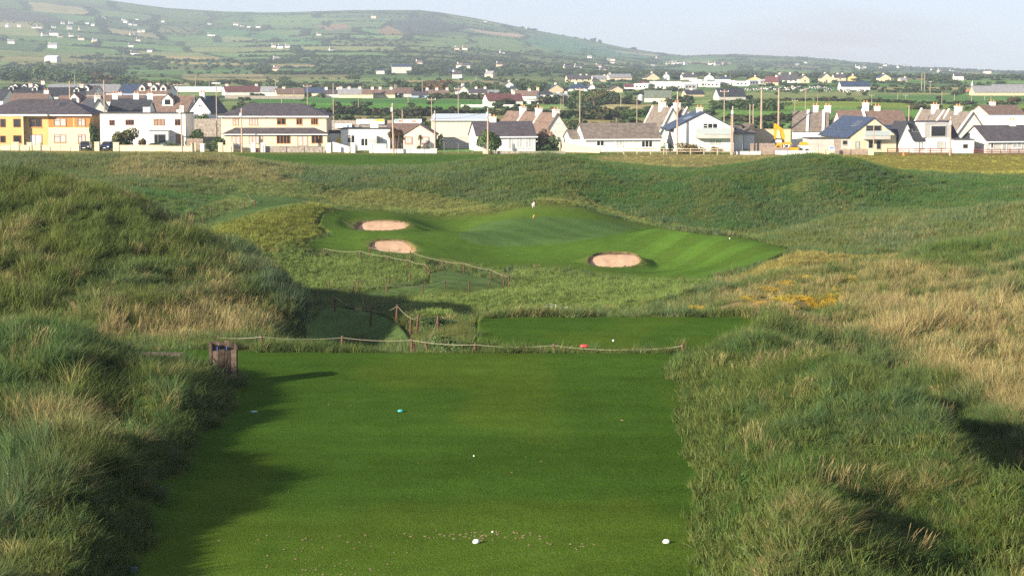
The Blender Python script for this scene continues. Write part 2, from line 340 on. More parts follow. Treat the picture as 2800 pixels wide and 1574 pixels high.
mixc(fl, (C_((.165, .165, .045)) * (1 - n2) + C_((.24, .20, .085)) * n2) * (.75 + .5 * n1))
mixc(bfair, turf * (1.15 + .5 * n2))
mixc(soft([(2230,405),(2900,395),(2900,500),(2500,480),(2330,450)], 10, 236, 326) * .8, C_((.20, .185, .035)) * (.8 + .4 * n1))
mixc(np.clip(rimm - bunk, 0, 1) * .6, C_((.13, .125, .045)) * (.6 + .8 * n1))
mixc(sand, C_((.36, .25, .15)) * (.7 + .5 * n1)); mixc(flow * .45, C_((.22, .16, .05)) * (.6 + .8 * n1))
mixc(bunk, C_((.22, .14, .08)))
# ---------------- plain and hills: small fields with hedge banks
far = GY > 322
X_, Y_ = GX[far], GY[far]
wx = X_ + 70 * (fbm(1, X_ / 400, Y_ / 500, 2) - .5) + .18 * Y_; wy = Y_ + 110 * (fbm(4, X_ / 500, Y_ / 600, 2) - .5) + .30 * X_
hsh = lambda a, b, s: np.modf(np.abs(np.sin(a * 127.1 + b * 311.7 + s * 74.7) * 43758.5453))[0]
def cells(wx, wy):
    q = np.log(np.maximum(wy, 50)) / .105; iy = np.floor(q); wdt = .026 + .05 * hsh(iy, 0 * iy, 1); ox = hsh(iy, 0 * iy, 2) * .4; p = (wx / wy + ox) / wdt
    ix = np.floor(p); return ix, iy, np.minimum(np.abs(q - np.round(q)) * .105, np.abs(p - np.round(p)) * wdt * 1.3)   # distance to the field bank, as a share of the distance
ix, iy, edge = cells(wx, wy)
h1, h2 = hsh(ix, iy, 3), hsh(ix, iy, 4)
pal = np.array([(.062,.118,.034),(.078,.128,.040),(.095,.125,.046),(.070,.105,.040),(.115,.130,.050),(.17,.15,.07),(.058,.090,.036),(.085,.135,.042)])
fc = pal[(h1 * 7.99).astype(int)] * 1.9 * (.85 + .3 * h2)[:, None] * (.8 + .4 * fbm(2, X_ / 25, Y_ / 40, 3))[:, None]
hb = sstep(.0045, .0020, edge)[:, None]
fc = fc * (1 - hb) + np.array((.05, .075, .03)) * hb
scrub = sstep(.50, .62, fbm(5, X_ / 330 + 9, Y_ / 420, 3))[:, None] * sstep(900, 1500, Y_)[:, None]
fc = fc * (1 - scrub * .55) + np.array((.060, .085, .040)) * scrub * .55
m2 = sstep(4000, 5200, Y_)[:, None] * sstep(.3, .7, fbm(6, X_ / 500, Y_ / 500, 3))[:, None]
fc = fc * (1 - m2 * .6) + np.array((.085, .085, .050)) * m2 * .6
w = sstep(322, 334, Y_)[:, None]
C[far] = C[far] * (1 - w) + fc * w
FIELDS = [ # outline over the print, colour, nearest, farthest
 ([(690,282),(690,262),(900,268),(1350,275),(1360,300),(1240,312),(900,312),(700,305)], (.060,.150,.030), 380, 1100),
 ([(690,268),(900,268),(1340,276),(1340,285),(900,282),(690,280)], (.045,.105,.030), 380, 1100),
 ([(880,318),(1420,318),(1420,332),(880,332)], (.17,.13,.06), 360, 700),
 ([(1570,325),(1900,325),(1900,345),(1570,345)], (.17,.14,.06), 360, 700),
 ([(1850,250),(2300,250),(2420,270),(2300,274),(1900,268)], (.12,.14,.055), 600, 1300),
 ([(2140,276),(2300,274),(2560,286),(2800,290),(2800,300),(2140,292)], (.12,.155,.030), 400, 1100),
 ([(1950,300),(2140,292),(2800,302),(2800,330),(2300,325),(2000,330)], (.075,.150,.032), 380, 900),
 ([(2360,255),(2800,262),(2800,282),(2600,284),(2400,274)], (.065,.125,.040), 500, 1300),
 ([(2020,236),(2300,238),(2300,250),(2020,252)], (.055,.115,.040), 600, 1400),
 ([(840,48),(1000,52),(900,62),(790,72),(700,70),(690,45)], (.095,.145,.045), 3000, 6500),
 ([(1110,52),(1180,40),(1230,65),(1240,88),(1110,100),(1060,60)], (.040,.045,.040), 3000, 6500),
 ([(860,72),(940,64),(960,78),(900,84)], (.17,.11,.075), 3000, 6500),
 ([(1030,88),(1060,68),(1110,98),(1060,98)], (.17,.11,.06), 3000, 6500),
 ([(1265,76),(1330,86),(1460,97),(1410,102),(1330,92)], (.34,.235,.15), 2500, 6500),
 ([(1130,130),(1180,108),(1270,96),(1400,105),(1520,140),(1400,146),(1260,135)], (.105,.150,.052), 2000, 6500),
 ([(1400,108),(1480,98),(1560,105),(1700,140),(1850,160),(1640,158),(1520,142)], (.055,.125,.060), 2000, 6500),
 ([(1520,95),(1600,108),(1700,130),(1740,140),(1620,125)], (.085,.140,.055), 2000, 6500),
 ([(1680,138),(1800,150),(1800,155),(1690,143)], (.25,.21,.15), 2000, 6500),
 ([(80,30),(200,40),(260,58),(170,60),(90,40)], (.070,.120,.050), 2500, 6500),
 ([(0,22),(130,40),(200,62),(60,60),(0,55)], (.060,.055,.045), 2500, 6500),
 ([(150,5),(340,22),(330,30),(150,14)], (.055,.060,.045), 2500, 6500),
 ([(540,80),(700,85),(700,105),(600,98)], (.055,.120,.050), 2000, 6500),
 ([(700,85),(880,115),(900,128),(760,112),(700,108)], (.058,.125,.048), 2000, 6500),
 ([(440,152),(600,158),(590,166),(450,160)], (.24,.185,.085), 1300, 5000),
 ([(400,168),(860,178),(860,184),(400,173)], (.24,.185,.085), 1300, 5000),
 ([(0,140),(380,150),(360,160),(0,152)], (.11,.125,.05), 1300, 5000),
 ([(0,160),(300,168),(300,176),(0,172)], (.12,.125,.05), 1300, 5000),
 ([(300,190),(700,192),(700,203),(300,205)], (.070,.125,.045), 1000, 4000),
 ([(500,204),(720,203),(720,210),(500,210)], (.19,.16,.09), 1000, 4000),
 ([(700,188),(1100,192),(1100,200),(700,198)], (.065,.130,.042), 1000, 4000),
 ([(1830,166),(2000,171),(2000,176),(1830,172)], (.22,.185,.10), 1300, 5000),
 ([(1830,184),(2600,200),(2600,206),(1830,192)], (.085,.130,.055), 1300, 5000),
 ([(2620,198),(2780,204),(2780,212),(2640,206)], (.21,.18,.10), 1300, 5000)]
for poly, c, y0, y1 in FIELDS:
    k = soft(poly, 3, y0, y1); mixc(k * .92, 1.65 * C_(c) * (.82 + .36 * fbm(2, GX / 25, GY / 40, 3))[..., None])

# ------------------------------------------------------------------ materials
def mat(name, col=(.5, .5, .5), rough=.8, metal=0, spec=.3, noise=0, nscale=4.0, bump=0, emit=None):
    m = D.materials.new(name); m.use_nodes = True; nt = m.node_tree; b = nt.nodes['Principled BSDF']
    b.inputs['Base Color'].default_value = (*col, 1); b.inputs['Roughness'].default_value = rough; b.inputs['Metallic'].default_value = metal
    b.inputs['Specular IOR Level'].default_value = spec
    if noise or bump:
        tc = nt.nodes.new('ShaderNodeTexCoord'); nz = nt.nodes.new('ShaderNodeTexNoise'); nz.inputs['Scale'].default_value = nscale; nz.inputs['Detail'].default_value = 5
        nt.links.new(tc.outputs['Object'], nz.inputs['Vector'])
        if noise:
            mr = nt.nodes.new('ShaderNodeMapRange'); mr.inputs['To Min'].default_value = 1 - noise; mr.inputs['To Max'].default_value = 1 + noise
            mr.inputs['From Min'].default_value = .25; mr.inputs['From Max'].default_value = .75
            nt.links.new(nz.outputs['Fac'], mr.inputs['Value'])
            mx = nt.nodes.new('ShaderNodeMix'); mx.data_type = 'RGBA'; mx.blend_type = 'MULTIPLY'; mx.inputs[0].default_value = 1
            mx.inputs[6].default_value = (*col, 1); nt.links.new(mr.outputs[0], mx.inputs[7]); nt.links.new(mx.outputs[2], b.inputs['Base Color'])
        if bump:
            bp = nt.nodes.new('ShaderNodeBump'); bp.inputs['Strength'].default_value = bump; bp.inputs['Distance'].default_value = .05
            nt.links.new(nz.outputs['Fac'], bp.inputs['Height']); nt.links.new(bp.outputs[0], b.inputs['Normal'])
    return m
def ground_mat(name, scales, amp, bump, bd):
    m = D.materials.new(name); m.use_nodes = True; nt = m.node_tree; b = nt.nodes['Principled BSDF']; L = nt.links.new
    b.inputs['Roughness'].default_value = .9; b.inputs['Specular IOR Level'].default_value = 0
    at_ = nt.nodes.new('ShaderNodeAttribute'); at_.attribute_name = 'col'
    tc = nt.nodes.new('ShaderNodeTexCoord'); cur = at_.outputs['Color']; last = None
    for s, a in zip(scales, amp):
        nz = nt.nodes.new('ShaderNodeTexNoise'); nz.inputs['Scale'].default_value = s; nz.inputs['Detail'].default_value = 3; L(tc.outputs['Object'], nz.inputs['Vector'])
        mr = nt.nodes.new('ShaderNodeMapRange'); mr.inputs['From Min'].default_value = .3; mr.inputs['From Max'].default_value = .7; mr.inputs['To Min'].default_value = 1 - a; mr.inputs['To Max'].default_value = 1 + a
        L(nz.outputs['Fac'], mr.inputs['Value'])
        mx = nt.nodes.new('ShaderNodeMix'); mx.data_type = 'RGBA'; mx.blend_type = 'MULTIPLY'; mx.inputs[0].default_value = 1
        L(cur, mx.inputs[6]); L(mr.outputs[0], mx.inputs[7]); cur = mx.outputs[2]; last = nz
    L(cur, b.inputs['Base Color'])
    bp = nt.nodes.new('ShaderNodeBump'); bp.inputs['Strength'].default_value = bump; bp.inputs['Distance'].default_value = bd
    L(last.outputs['Fac'], bp.inputs['Height']); L(bp.outputs[0], b.inputs['Normal'])
    return m
M_turf = ground_mat('mown_turf', (1.3, 9, 30), (.10, .16, .30), .9, .03)
M_soil = ground_mat('rough_ground', (.9, 5, 16), (.15, .25, .3), 1.0, .12)
M_field = ground_mat('field_ground', (.03, .25, 1.2), (.12, .18, .22), .8, .8)

def mesh_np(name, co, quads, smooth=True):
    me = D.meshes.new(name); me.vertices.add(len(co)); me.vertices.foreach_set('co', np.asarray(co, np.float32).ravel())
    q = np.asarray(quads, np.int32); k = q.shape[1]
    me.loops.add(q.size); me.loops.foreach_set('vertex_index', q.ravel())
    me.polygons.add(len(q)); me.polygons.foreach_set('loop_start', np.arange(0, q.size, k, dtype=np.int32)); me.polygons.foreach_set('loop_total', np.full(len(q), k, np.int32))
    if smooth: me.polygons.foreach_set('use_smooth', np.ones(len(q), bool))
    me.update(calc_edges=True); return me
def color_attr(me, name, c):
    a = me.attributes.new(name, 'FLOAT_COLOR', 'POINT'); d = np.ones((len(c), 4), np.float32); d[:, :3] = c; a.data.foreach_set('color', d.ravel())
# one sheet, split into the surfaces a person would name
vid = np.arange(NY * NU).reshape(NY, NU)
Q = np.stack([vid[:-1, :-1], vid[:-1, 1:], vid[1:, 1:], vid[1:, :-1]], -1).reshape(-1, 4)
fm = lambda a: (.25 * (a[:-1, :-1] + a[:-1, 1:] + a[1:, 1:] + a[1:, :-1])).ravel()
yq = fm(GY); cls = np.zeros(len(Q), int)
cls[yq > 326] = 5; cls[yq > 1700] = 6
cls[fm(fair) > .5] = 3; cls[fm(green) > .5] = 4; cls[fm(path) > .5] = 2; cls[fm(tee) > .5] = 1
cls[(fm(bunk) > .9)] = 0
allco = np.stack([GX, GY, GZ], -1).reshape(-1, 3); allc = C.reshape(-1, 3)
for k, (nm, mt) in enumerate([('dune_ground', M_soil), ('tee', M_turf), ('mown_path', M_turf), ('fairway', M_turf), ('putting_green', M_turf), ('fields', M_field), ('hills', M_field)]):
    q = Q[cls == k]; ids, inv = np.unique(q, return_inverse=True)
    me = mesh_np(nm, allco[ids], inv.reshape(-1, 4)); color_attr(me, 'col', allc[ids]); me.materials.append(mt)
    o = D.objects.new(nm, me); COL.objects.link(o); o['kind'] = 'structure'

# ------------------------------------------------------------------ grass
def grass_mat(name):
    m = D.materials.new(name); m.use_nodes = True; nt = m.node_tree; b = nt.nodes['Principled BSDF']; L = nt.links.new
    t = nt.nodes.new('ShaderNodeAttribute'); t.attribute_type = 'INSTANCER'; t.attribute_name = 'tint'
    v = nt.nodes.new('ShaderNodeAttribute'); v.attribute_name = 'bv'
    mx = nt.nodes.new('ShaderNodeMix'); mx.data_type = 'RGBA'; mx.blend_type = 'MULTIPLY'; mx.inputs[0].default_value = 1
    L(t.outputs['Color'], mx.inputs[6]); L(v.outputs['Color'], mx.inputs[7]); L(mx.outputs[2], b.inputs['Base Color'])
    b.inputs['Roughness'].default_value = .6; b.inputs['Specular IOR Level'].default_value = .2
    tr = nt.nodes.new('ShaderNodeBsdfTranslucent'); L(mx.outputs[2], tr.inputs['Color'])
    ms = nt.nodes.new('ShaderNodeMixShader'); ms.inputs[0].default_value = .3
    L(b.outputs[0], ms.inputs[1]); L(tr.outputs[0], ms.inputs[2]); L(ms.outputs[0], nt.nodes['Material Output'].inputs[0])
    return m
M_grass = grass_mat('grass_blade')
def tuft(name, n, rad, hmin, hmax, wid, lean, spread, seed):
    r = np.random.default_rng(seed); co = []; q = []; bv = []
    for i in range(n):
        a = r.uniform(0, 6.283); d = rad * math.sqrt(r.random()); x0, y0 = d * math.cos(a), d * math.sin(a)
        h = r.uniform(hmin, hmax); w = wid * r.uniform(.7, 1.3); oa = a + r.normal(0, .9)
        bx = lean * h * r.uniform(.3, 1.2) + spread * h * math.cos(oa) * r.uniform(.2, 1); by = spread * h * math.sin(oa) * r.uniform(.2, 1)
        fa = r.uniform(0, 3.14); wx, wy = math.cos(fa) * w / 2, math.sin(fa) * w / 2
        c = r.uniform(.68, 1.35) * np.array((1 + r.normal(0, .08), 1, 1 + r.normal(0, .1))); base = len(co)
        for t in (0, .36, .7, 1.0):
            k = 1 - .92 * t ** 2; b_ = t ** 1.9
            cx, cy, cz = x0 + bx * b_, y0 + by * b_, h * (t - .42 * t * t * min(1, (abs(bx) + abs(by)) / h)) - .06
            co += [(cx - wx * k, cy - wy * k, cz), (cx + wx * k, cy + wy * k, cz)]; bv += [c, c]
        q += [(base + 2 * j, base + 2 * j + 1, base + 2 * j + 3, base + 2 * j + 2) for j in range(3)]
    me = mesh_np(name, co, q); color_attr(me, 'bv', np.array(bv)); me.materials.append(M_grass)
    return D.objects.new(name, me)
def tuft_set(name, k, **kw):
    c = D.collections.new(name)
    for i in range(k): c.objects.link(tuft('grass_tuft', seed=hash(name) % 97 + i if False else len(name) * 13 + i, **kw))
    return c
TS = dict(near=tuft_set('near_tufts', 5, n=46, rad=.26, hmin=.35, hmax=1.0, wid=.016, lean=.34, spread=.55, name_=0) if False else None)
def mk(nm, k, n, rad, hmin, hmax, wid, lean, spread, sd):
    c = D.collections.new(nm)
    for i in range(k): c.objects.link(tuft('grass_tuft', n, rad, hmin, hmax, wid, lean, spread, sd + i))
    return c
S_near = mk('tufts_near', 6, 80, .20, .4, 1.0, .013, .30, .72, 100)
S_mid = mk('tufts_mid', 5, 64, .30, .4, 1.0, .020, .30, .70, 200)
S_far = mk('tufts_far', 5, 54, .55, .45, 1.0, .032, .22, .45, 300)
S_low = mk('tufts_low', 4, 44, .5, .4, 1.0, .03, .15, .6, 400)
def gn_scatter():
    g = D.node_groups.new('scatter', 'GeometryNodeTree')
    return g
def scatter(name, label, pts, rot, scl, idx, tint, coll, cat='grass'):
    me = D.meshes.new(name); me.vertices.add(len(pts)); me.vertices.foreach_set('co', np.asarray(pts, np.float32).ravel())
    a = me.attributes.new('rot', 'FLOAT_VECTOR', 'POINT'); a.data.foreach_set('vector', np.asarray(rot, np.float32).ravel())
    a = me.attributes.new('scl', 'FLOAT_VECTOR', 'POINT'); a.data.foreach_set('vector', np.asarray(scl, np.float32).ravel())
    a = me.attributes.new('idx', 'INT', 'POINT'); a.data.foreach_set('value', np.asarray(idx, np.int32))
    color_attr(me, 'tint', tint)
    o = D.objects.new(name, me); COL.objects.link(o); o['kind'] = 'stuff'; o['label'] = label; o['category'] = cat
    g = D.node_groups.new(name, 'GeometryNodeTree'); n = g.nodes.new; L = g.links.new
    g.interface.new_socket('Geometry', in_out='INPUT', socket_type='NodeSocketGeometry'); g.interface.new_socket('Geometry', in_out='OUTPUT', socket_type='NodeSocketGeometry')
    gi_, go = n('NodeGroupInput'), n('NodeGroupOutput'); ip = n('GeometryNodeInstanceOnPoints'); ci = n('GeometryNodeCollectionInfo')
    ci.inputs['Collection'].default_value = coll; ci.inputs['Separate Children'].default_value = True; ci.inputs['Reset Children'].default_value = True
    def na(nm, ty):
        x = n('GeometryNodeInputNamedAttribute'); x.data_type = ty; x.inputs['Name'].default_value = nm
        return next(s for s in x.outputs if s.enabled and s.name == 'Attribute')
    L(gi_.outputs[0], ip.inputs['Points']); L(ci.outputs[0], ip.inputs['Instance']); ip.inputs['Pick Instance'].default_value = True
    L(na('idx', 'INT'), ip.inputs['Instance Index']); L(na('rot', 'FLOAT_VECTOR'), ip.inputs['Rotation']); L(na('scl', 'FLOAT_VECTOR'), ip.inputs['Scale'])
    L(ip.outputs[0], go.inputs[0])
    md = o.modifiers.new('scatter', 'NODES'); md.node_group = g
    return o
# which ground can be seen (with a generous margin for a step aside)
vis = (PY - 60 < np.vstack([np.full((1, NU), 1e9), run[:-1]])).astype(float)
def sample(n, y0, y1, dens, mask, p=0.0):
    """n candidate points, density per square metre falling as Y**-p, kept where mask says"""
    Y = []; 
    yy = np.linspace(y0, y1, 400); pdf = yy ** (1 - p); cdf = np.cumsum(pdf); cdf /= cdf[-1]
    Y = np.interp(rng.random(n), cdf, yy); u = rng.uniform(-.285, .285, n); X = u * Y
    m, v = gi(X, Y, mask, vis)
    keep = (rng.random(n) < m * dens) & (v > .02)
    return X[keep], Y[keep]
STRAW = C_((.29, .235, .105))
TB = np.zeros(GX.shape + (3,)); TB[:] = (.085, .120, .042)
def tput(poly, c, e, y0, y1):
    global TB
    k = soft(poly, e, y0, y1)[..., None]; TB = TB * (1 - k) + np.array(c) * k
tput([(-400,470),(200,470),(500,570),(700,670),(860,800),(860,960),(-400,960)], (.100,.126,.038), 25, 62, 118)
tput([(500,580),(640,640),(760,720),(850,790),(860,910),(760,880),(640,720)], (.068,.100,.066), 40, 78, 112)  # bluish tint paints grazing shade onto the big dune's right flank
tput([(-400,450),(420,450),(640,500),(640,560),(500,600),(300,560),(-400,500)], (.050,.112,.030), 15, 140, 186)
tput([(-100,400),(850,420),(850,520),(500,485),(-100,470)], (.120,.140,.064), 20, 190, 250)
tput([(800,440),(1250,430),(1250,520),(800,520)], (.085,.125,.060), 30, 190, 252)
tput([(1150,430),(1650,410),(1650,590),(1150,560)], (.088,.130,.042), 90, 180, 252)
tput([(1600,430),(2480,425),(2900,480),(2900,560),(2350,580),(1900,640),(1600,590)], (.052,.118,.031), 90, 170, 252)
tput([(2150,600),(2350,575),(2900,530),(2900,690),(2150,690)], (.105,.132,.056), 18, 132, 186)
tput([(2330,690),(2900,640),(2900,800),(2500,790)], (.080,.120,.034), 30, 88, 120)
tput([(1840,885),(2050,872),(2150,882),(2250,915),(2450,1010),(2620,1105),(2900,1290),(2900,1700),(1850,1700)], (.054,.100,.024), 14, 24, 62)
tput([(-400,830),(660,1000),(660,1150),(300,1600),(-400,1700)], (.068,.112,.044), 30, 24, 60)
TB *= (.90, 1.0, .74)
def tints(X, Y, s, extra=0):
    n = len(X); r = rng.random(n); k2 = fbm(6, X / 5 + 3, Y / 7, 2); k = fbm(2, X / 1.6, Y / 2.2, 2)
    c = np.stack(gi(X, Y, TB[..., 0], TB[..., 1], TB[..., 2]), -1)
    b = sstep(.45, .68, k2 + rng.normal(0, .10, n))[:, None]; c = c * (1 - b * .5) + C_((.086, .135, .066)) * b * .45
    g = sstep(.52, .70, k + rng.normal(0, .07, n))[:, None]; c = c * (1 - g * .5) + C_((.110, .125, .022)) * g * .5
    t = sstep(.28, .80, s + rng.normal(0, .20, n))[:, None] * np.interp(Y, [120, 190], [1, .6])[:, None]; c = c * (1 - t) + STRAW * (.75 + .5 * rng.random(n))[:, None] * t
    return c * (1 + (r - .5) * np.interp(Y, [60, 150], [.56, .26]))[:, None]
def grass(name, label, n, y0, y1, mask, coll, ncoll, h0, h1, p=0.0, tilt=.18, hmap=None, tintf=None):
    X, Y = sample(n, y0, y1, 1.0, mask, p); Z, s, m = gi(X, Y, GZ, straw, mask); k = len(X)
    h = (h0 + (h1 - h0) * rng.random(k)) * (.55 + .9 * fbm(3, X / 3, Y / 4, 2)) * (.55 + .45 * m)
    if hmap is not None: h = h * gi(X, Y, hmap)
    rot = np.stack([rng.normal(0, tilt, k), rng.normal(0, tilt, k), rng.normal(0.3, .9, k)], -1)
    scl = np.stack([h ** .5 * .95, h ** .5 * .95, h], -1)
    T = (tintf or tints)(X, Y, s)
    print(name, k)
    return scatter(name, label, np.stack([X, Y, Z], -1), rot, scl, rng.integers(0, ncoll, k), T, coll)
hm *= 1 - .45 * soft([(1840,885),(2050,872),(2150,882),(2250,915),(2450,1010),(2620,1105),(2900,1290),(2900,1700),(1850,1700)], 14, 24, 62)
hm *= 1 - .35 * soft([(1650,440),(2450,440),(2600,520),(2300,560),(1900,610),(1700,560)], 30, 170, 245)
hm *= 1 - .4 * soft([(150,480),(420,480),(620,540),(500,580),(260,540)], 20, 150, 190)
clump = .22 + .78 * sstep(.36, .60, fbm(7, GX / 1.1, GY / 1.3, 2))
hm = hm * (.62 + .62 * fbm(2, GX / 1.7, GY / 2.1, 2))
edge_ = zero + 1; edge_[:nn] = .5 + .5 * sstep(.1, 1.8, -d1)
hm = hm * edge_
grass('dune_grass_near', 'long blue-green dune grass with straw tips on the dunes either side of the tee', 26000, 26, 66, tall * clump, S_near, 6, .6, 1.1, p=.4, hmap=hm)
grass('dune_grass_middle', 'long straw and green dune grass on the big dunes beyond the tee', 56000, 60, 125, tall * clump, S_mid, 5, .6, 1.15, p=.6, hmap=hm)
grass('dune_grass_far', 'long dune grass on the ridge of dunes behind the putting green', 120000, 112, 258, tall * (.4 + .6 * clump), S_far, 5, .45, .85, p=.5, hmap=hm)
def tint_low(X, Y, s):
    c = gi(X, Y, C[..., 0], C[..., 1], C[..., 2]); c = np.stack(c, -1) * 1.55 + C_((.016, .026, .005))
    return c * (.75 + .5 * rng.random(len(X)))[:, None]
grass('rough_grass', 'short rough grass round the fairway and in the hollows', 120000, 84, 330, short * (1 - bfair) * np.where(GY > 258, .12, 1), S_low, 4, .16, .34, p=.8, tintf=tint_low, tilt=.3)

def tint_under(X, Y, s):
    n = len(X); k = rng.random(n)[:, None]; return (C_((.055,.095,.020)) * (1 - k) + C_((.095,.110,.028)) * k) * (.7 + .6 * rng.random(n))[:, None]
grass('undergrowth_grass', 'shorter green grass growing between the tussocks on the near dunes', 36000, 26, 128, tall, S_low, 4, .22, .42, p=.9, tintf=tint_under, tilt=.3)

grass('fringe_grass', 'half-cut fringe of grass along the edges of the back tee', 9000, 26, 62, fringe, S_low, 4, .09, .20, tintf=lambda X, Y, s: np.array((.085, .120, .026)) * rng.uniform(.7, 1.3, len(X))[:, None], tilt=.3)
grass('bunker_edge_grass', 'ragged grass round the bunker lips', 26000, 134, 166, np.clip(sstep(.02, .3, rimm) - bunk * 1.5, 0, 1) * .6, S_low, 4, .06, .13, tintf=lambda X, Y, s: np.array((.10, .125, .035)) * rng.uniform(.6, 1.3, len(X))[:, None], tilt=.3)

# flowering stalks and dead straw standing above the tussocks
def stalks(name, n, wid, seed):
    r = np.random.default_rng(seed); co, q, bv = [], [], []
    for i in range(n):
        a = r.uniform(0, 6.283); d = .32 * math.sqrt(r.random()); x0, y0 = d * math.cos(a), d * math.sin(a); h = r.uniform(.75, 1.15); bx, by = r.normal(.16, .12) * h, r.normal(0, .14) * h; fa = r.uniform(0, 3.14); cx, cy = math.cos(fa), math.sin(fa); b0 = len(co); c = r.uniform(.7, 1.3)
        for t, w in ((0, .6), (.6, .5), (.78, .5), (.88, 1.25), (1, .4)):
            px_, py_, pz_ = x0 + bx * t * t, y0 + by * t * t, h * t; co += [(px_ - cx * wid * w, py_ - cy * wid * w, pz_), (px_ + cx * wid * w, py_ + cy * wid * w, pz_)]; bv += [(c, c, c)] * 2
        q += [(b0 + 2 * j, b0 + 2 * j + 1, b0 + 2 * j + 3, b0 + 2 * j + 2) for j in range(4)]
    me = mesh_np(name, co, q); color_attr(me, 'bv', np.array(bv)); me.materials.append(M_grass); return D.objects.new(name, me)
S_stalk = D.collections.new('stalks')
for i in range(4): S_stalk.objects.link(stalks('grass_stalks', 26, .006, 500 + i))
stm = tall * np.clip(.12 + straw, 0, 1) * sstep(.5, .66, fbm(1, GX / 1.9 + 7, GY / 2.4, 2))
grass('straw_stalks', 'pale flowering grass stalks standing above the dune grass', 7000, 26, 112, stm * edge_ ** 2, S_stalk, 4, .6, 1.05, p=.7, tintf=lambda X, Y, s: np.array((.25, .195, .09)) * rng.uniform(.6, 1.25, len(X))[:, None], tilt=.12)
# ------------------------------------------------------------------ building blocks
class MB:
    def __init__(s): s.v = []; s.f = []; s.m = []; s.k = 0
    def add(s, vs, fs):
        b = len(s.v); s.v += [tuple(p) for p in vs]; s.f += [tuple(i + b for i in f) for f in fs]; s.m += [s.k] * len(fs); return s
    def box(s, x0, x1, y0, y1, z0, z1):
        return s.add([(x0,y0,z0),(x1,y0,z0),(x1,y1,z0),(x0,y1,z0),(x0,y0,z1),(x1,y0,z1),(x1,y1,z1),(x0,y1,z1)], [(3,2,1,0),(4,5,6,7),(0,1,5,4),(1,2,6,5),(2,3,7,6),(3,0,4,7)])
    def prism(s, prof, ax, c0, c1):
        """profile of (a,z) swept along x (a=y) or y (a=x)"""
        n = len(prof); P = (lambda a, z, c: (c, a, z)) if ax == 'x' else (lambda a, z, c: (a, c, z))
        vs = [P(a, z, c0) for a, z in prof] + [P(a, z, c1) for a, z in prof]
        fs = [tuple(range(n)), tuple(range(2 * n - 1, n - 1, -1))] + [(i, n + i, n + (i + 1) % n, (i + 1) % n) for i in range(n)]
        return s.add(vs, fs)
    def tube(s, p0, p1, r0, r1=None, n=8, cap=True):
        r1 = r0 if r1 is None else r1; a, b = Vector(p0), Vector(p1); d = (b - a).normalized()
        t = d.cross(Vector((0, 0, 1))) if abs(d.z) < .9 else d.cross(Vector((1, 0, 0))); t.normalize(); w = d.cross(t)
        vs = []
        for c, r in ((a, r0), (b, r1)):
            for i in range(n):
                g = 2 * math.pi * i / n; vs.append(c + (t * math.cos(g) + w * math.sin(g)) * r)
        fs = [(i, (i + 1) % n, n + (i + 1) % n, n + i) for i in range(n)]
        if cap: fs += [tuple(range(n - 1, -1, -1)), tuple(range(n, 2 * n))]
        return s.add(vs, fs)
    def path(s, pts, r, n=5):
        for a, b in zip(pts, pts[1:]): s.tube(a, b, r, n=n, cap=False)
        return s
    def lathe(s, prof, n=14, c=(0, 0, 0), sx=1, sy=1):
        vs = [(c[0] + r * sx * math.cos(2 * math.pi * i / n), c[1] + r * sy * math.sin(2 * math.pi * i / n), c[2] + z) for r, z in prof for i in range(n)]
        fs = [(j * n + i, j * n + (i + 1) % n, (j + 1) * n + (i + 1) % n, (j + 1) * n + i) for j in range(len(prof) - 1) for i in range(n)]
        fs += [tuple(range(n - 1, -1, -1)), tuple((len(prof) - 1) * n + i for i in range(n))]
        return s.add(vs, fs)
    def build(s, name, mats, parent=None, smooth=False, loc=None, bevel=0):
        me = D.meshes.new(name); me.from_pydata(s.v, [], s.f)
        mats = mats if isinstance(mats, (list, tuple)) else [mats]
        for m in mats: me.materials.append(m)
        me.polygons.foreach_set('material_index', s.m)
        if smooth: me.polygons.foreach_set('use_smooth', [True] * len(s.f))
        me.update(); o = D.objects.new(name, me); COL.objects.link(o)
        if parent: o.parent = parent
        if loc: o.location = loc
        if bevel:
            bm = bmesh.new(); bm.from_mesh(me); bmesh.ops.bevel(bm, geom=bm.edges[:], offset=bevel, segments=2, affect='EDGES', profile=.5); bm.to_mesh(me); bm.free()
        return o
import bmesh
from mathutils import Vector, Matrix
def tag(o, label, cat, group=None):
    o['label'] = label; o['category'] = cat
    if group: o['group'] = group
    return o
def thing(name, label, cat, loc=(0, 0, 0), rz=0, group=None):
    o = D.objects.new(name, None); COL.objects.link(o); o.location = loc; o.rotation_euler = (0, 0, rz); o.empty_display_size = .2
    return tag(o, label, cat, group)
def dup(root, label, group=None, cat=None):
    r = root.copy(); COL.objects.link(r); r['label'] = label
    if group: r['group'] = group
    for ch in root.children:
        c = ch.copy(); COL.objects.link(c); c.parent = r
        for g in ch.children:
            d = g.copy(); COL.objects.link(d); d.parent = c
    return r
ORD = ['first','second','third','fourth','fifth','sixth','seventh','eighth','ninth','tenth','eleventh','twelfth','thirteenth','fourteenth','fifteenth','sixteenth','seventeenth','eighteenth','nineteenth','twentieth']
def ordl(i, n):
    if n == 1: return 'only'
    if i == 0: return 'leftmost'
    if i == n - 1: return 'rightmost'
    if i < len(ORD): return ORD[i] + ' from left'
    return ORD[n - 1 - i] + ' from right' if n - 1 - i < 20 else 'middle'

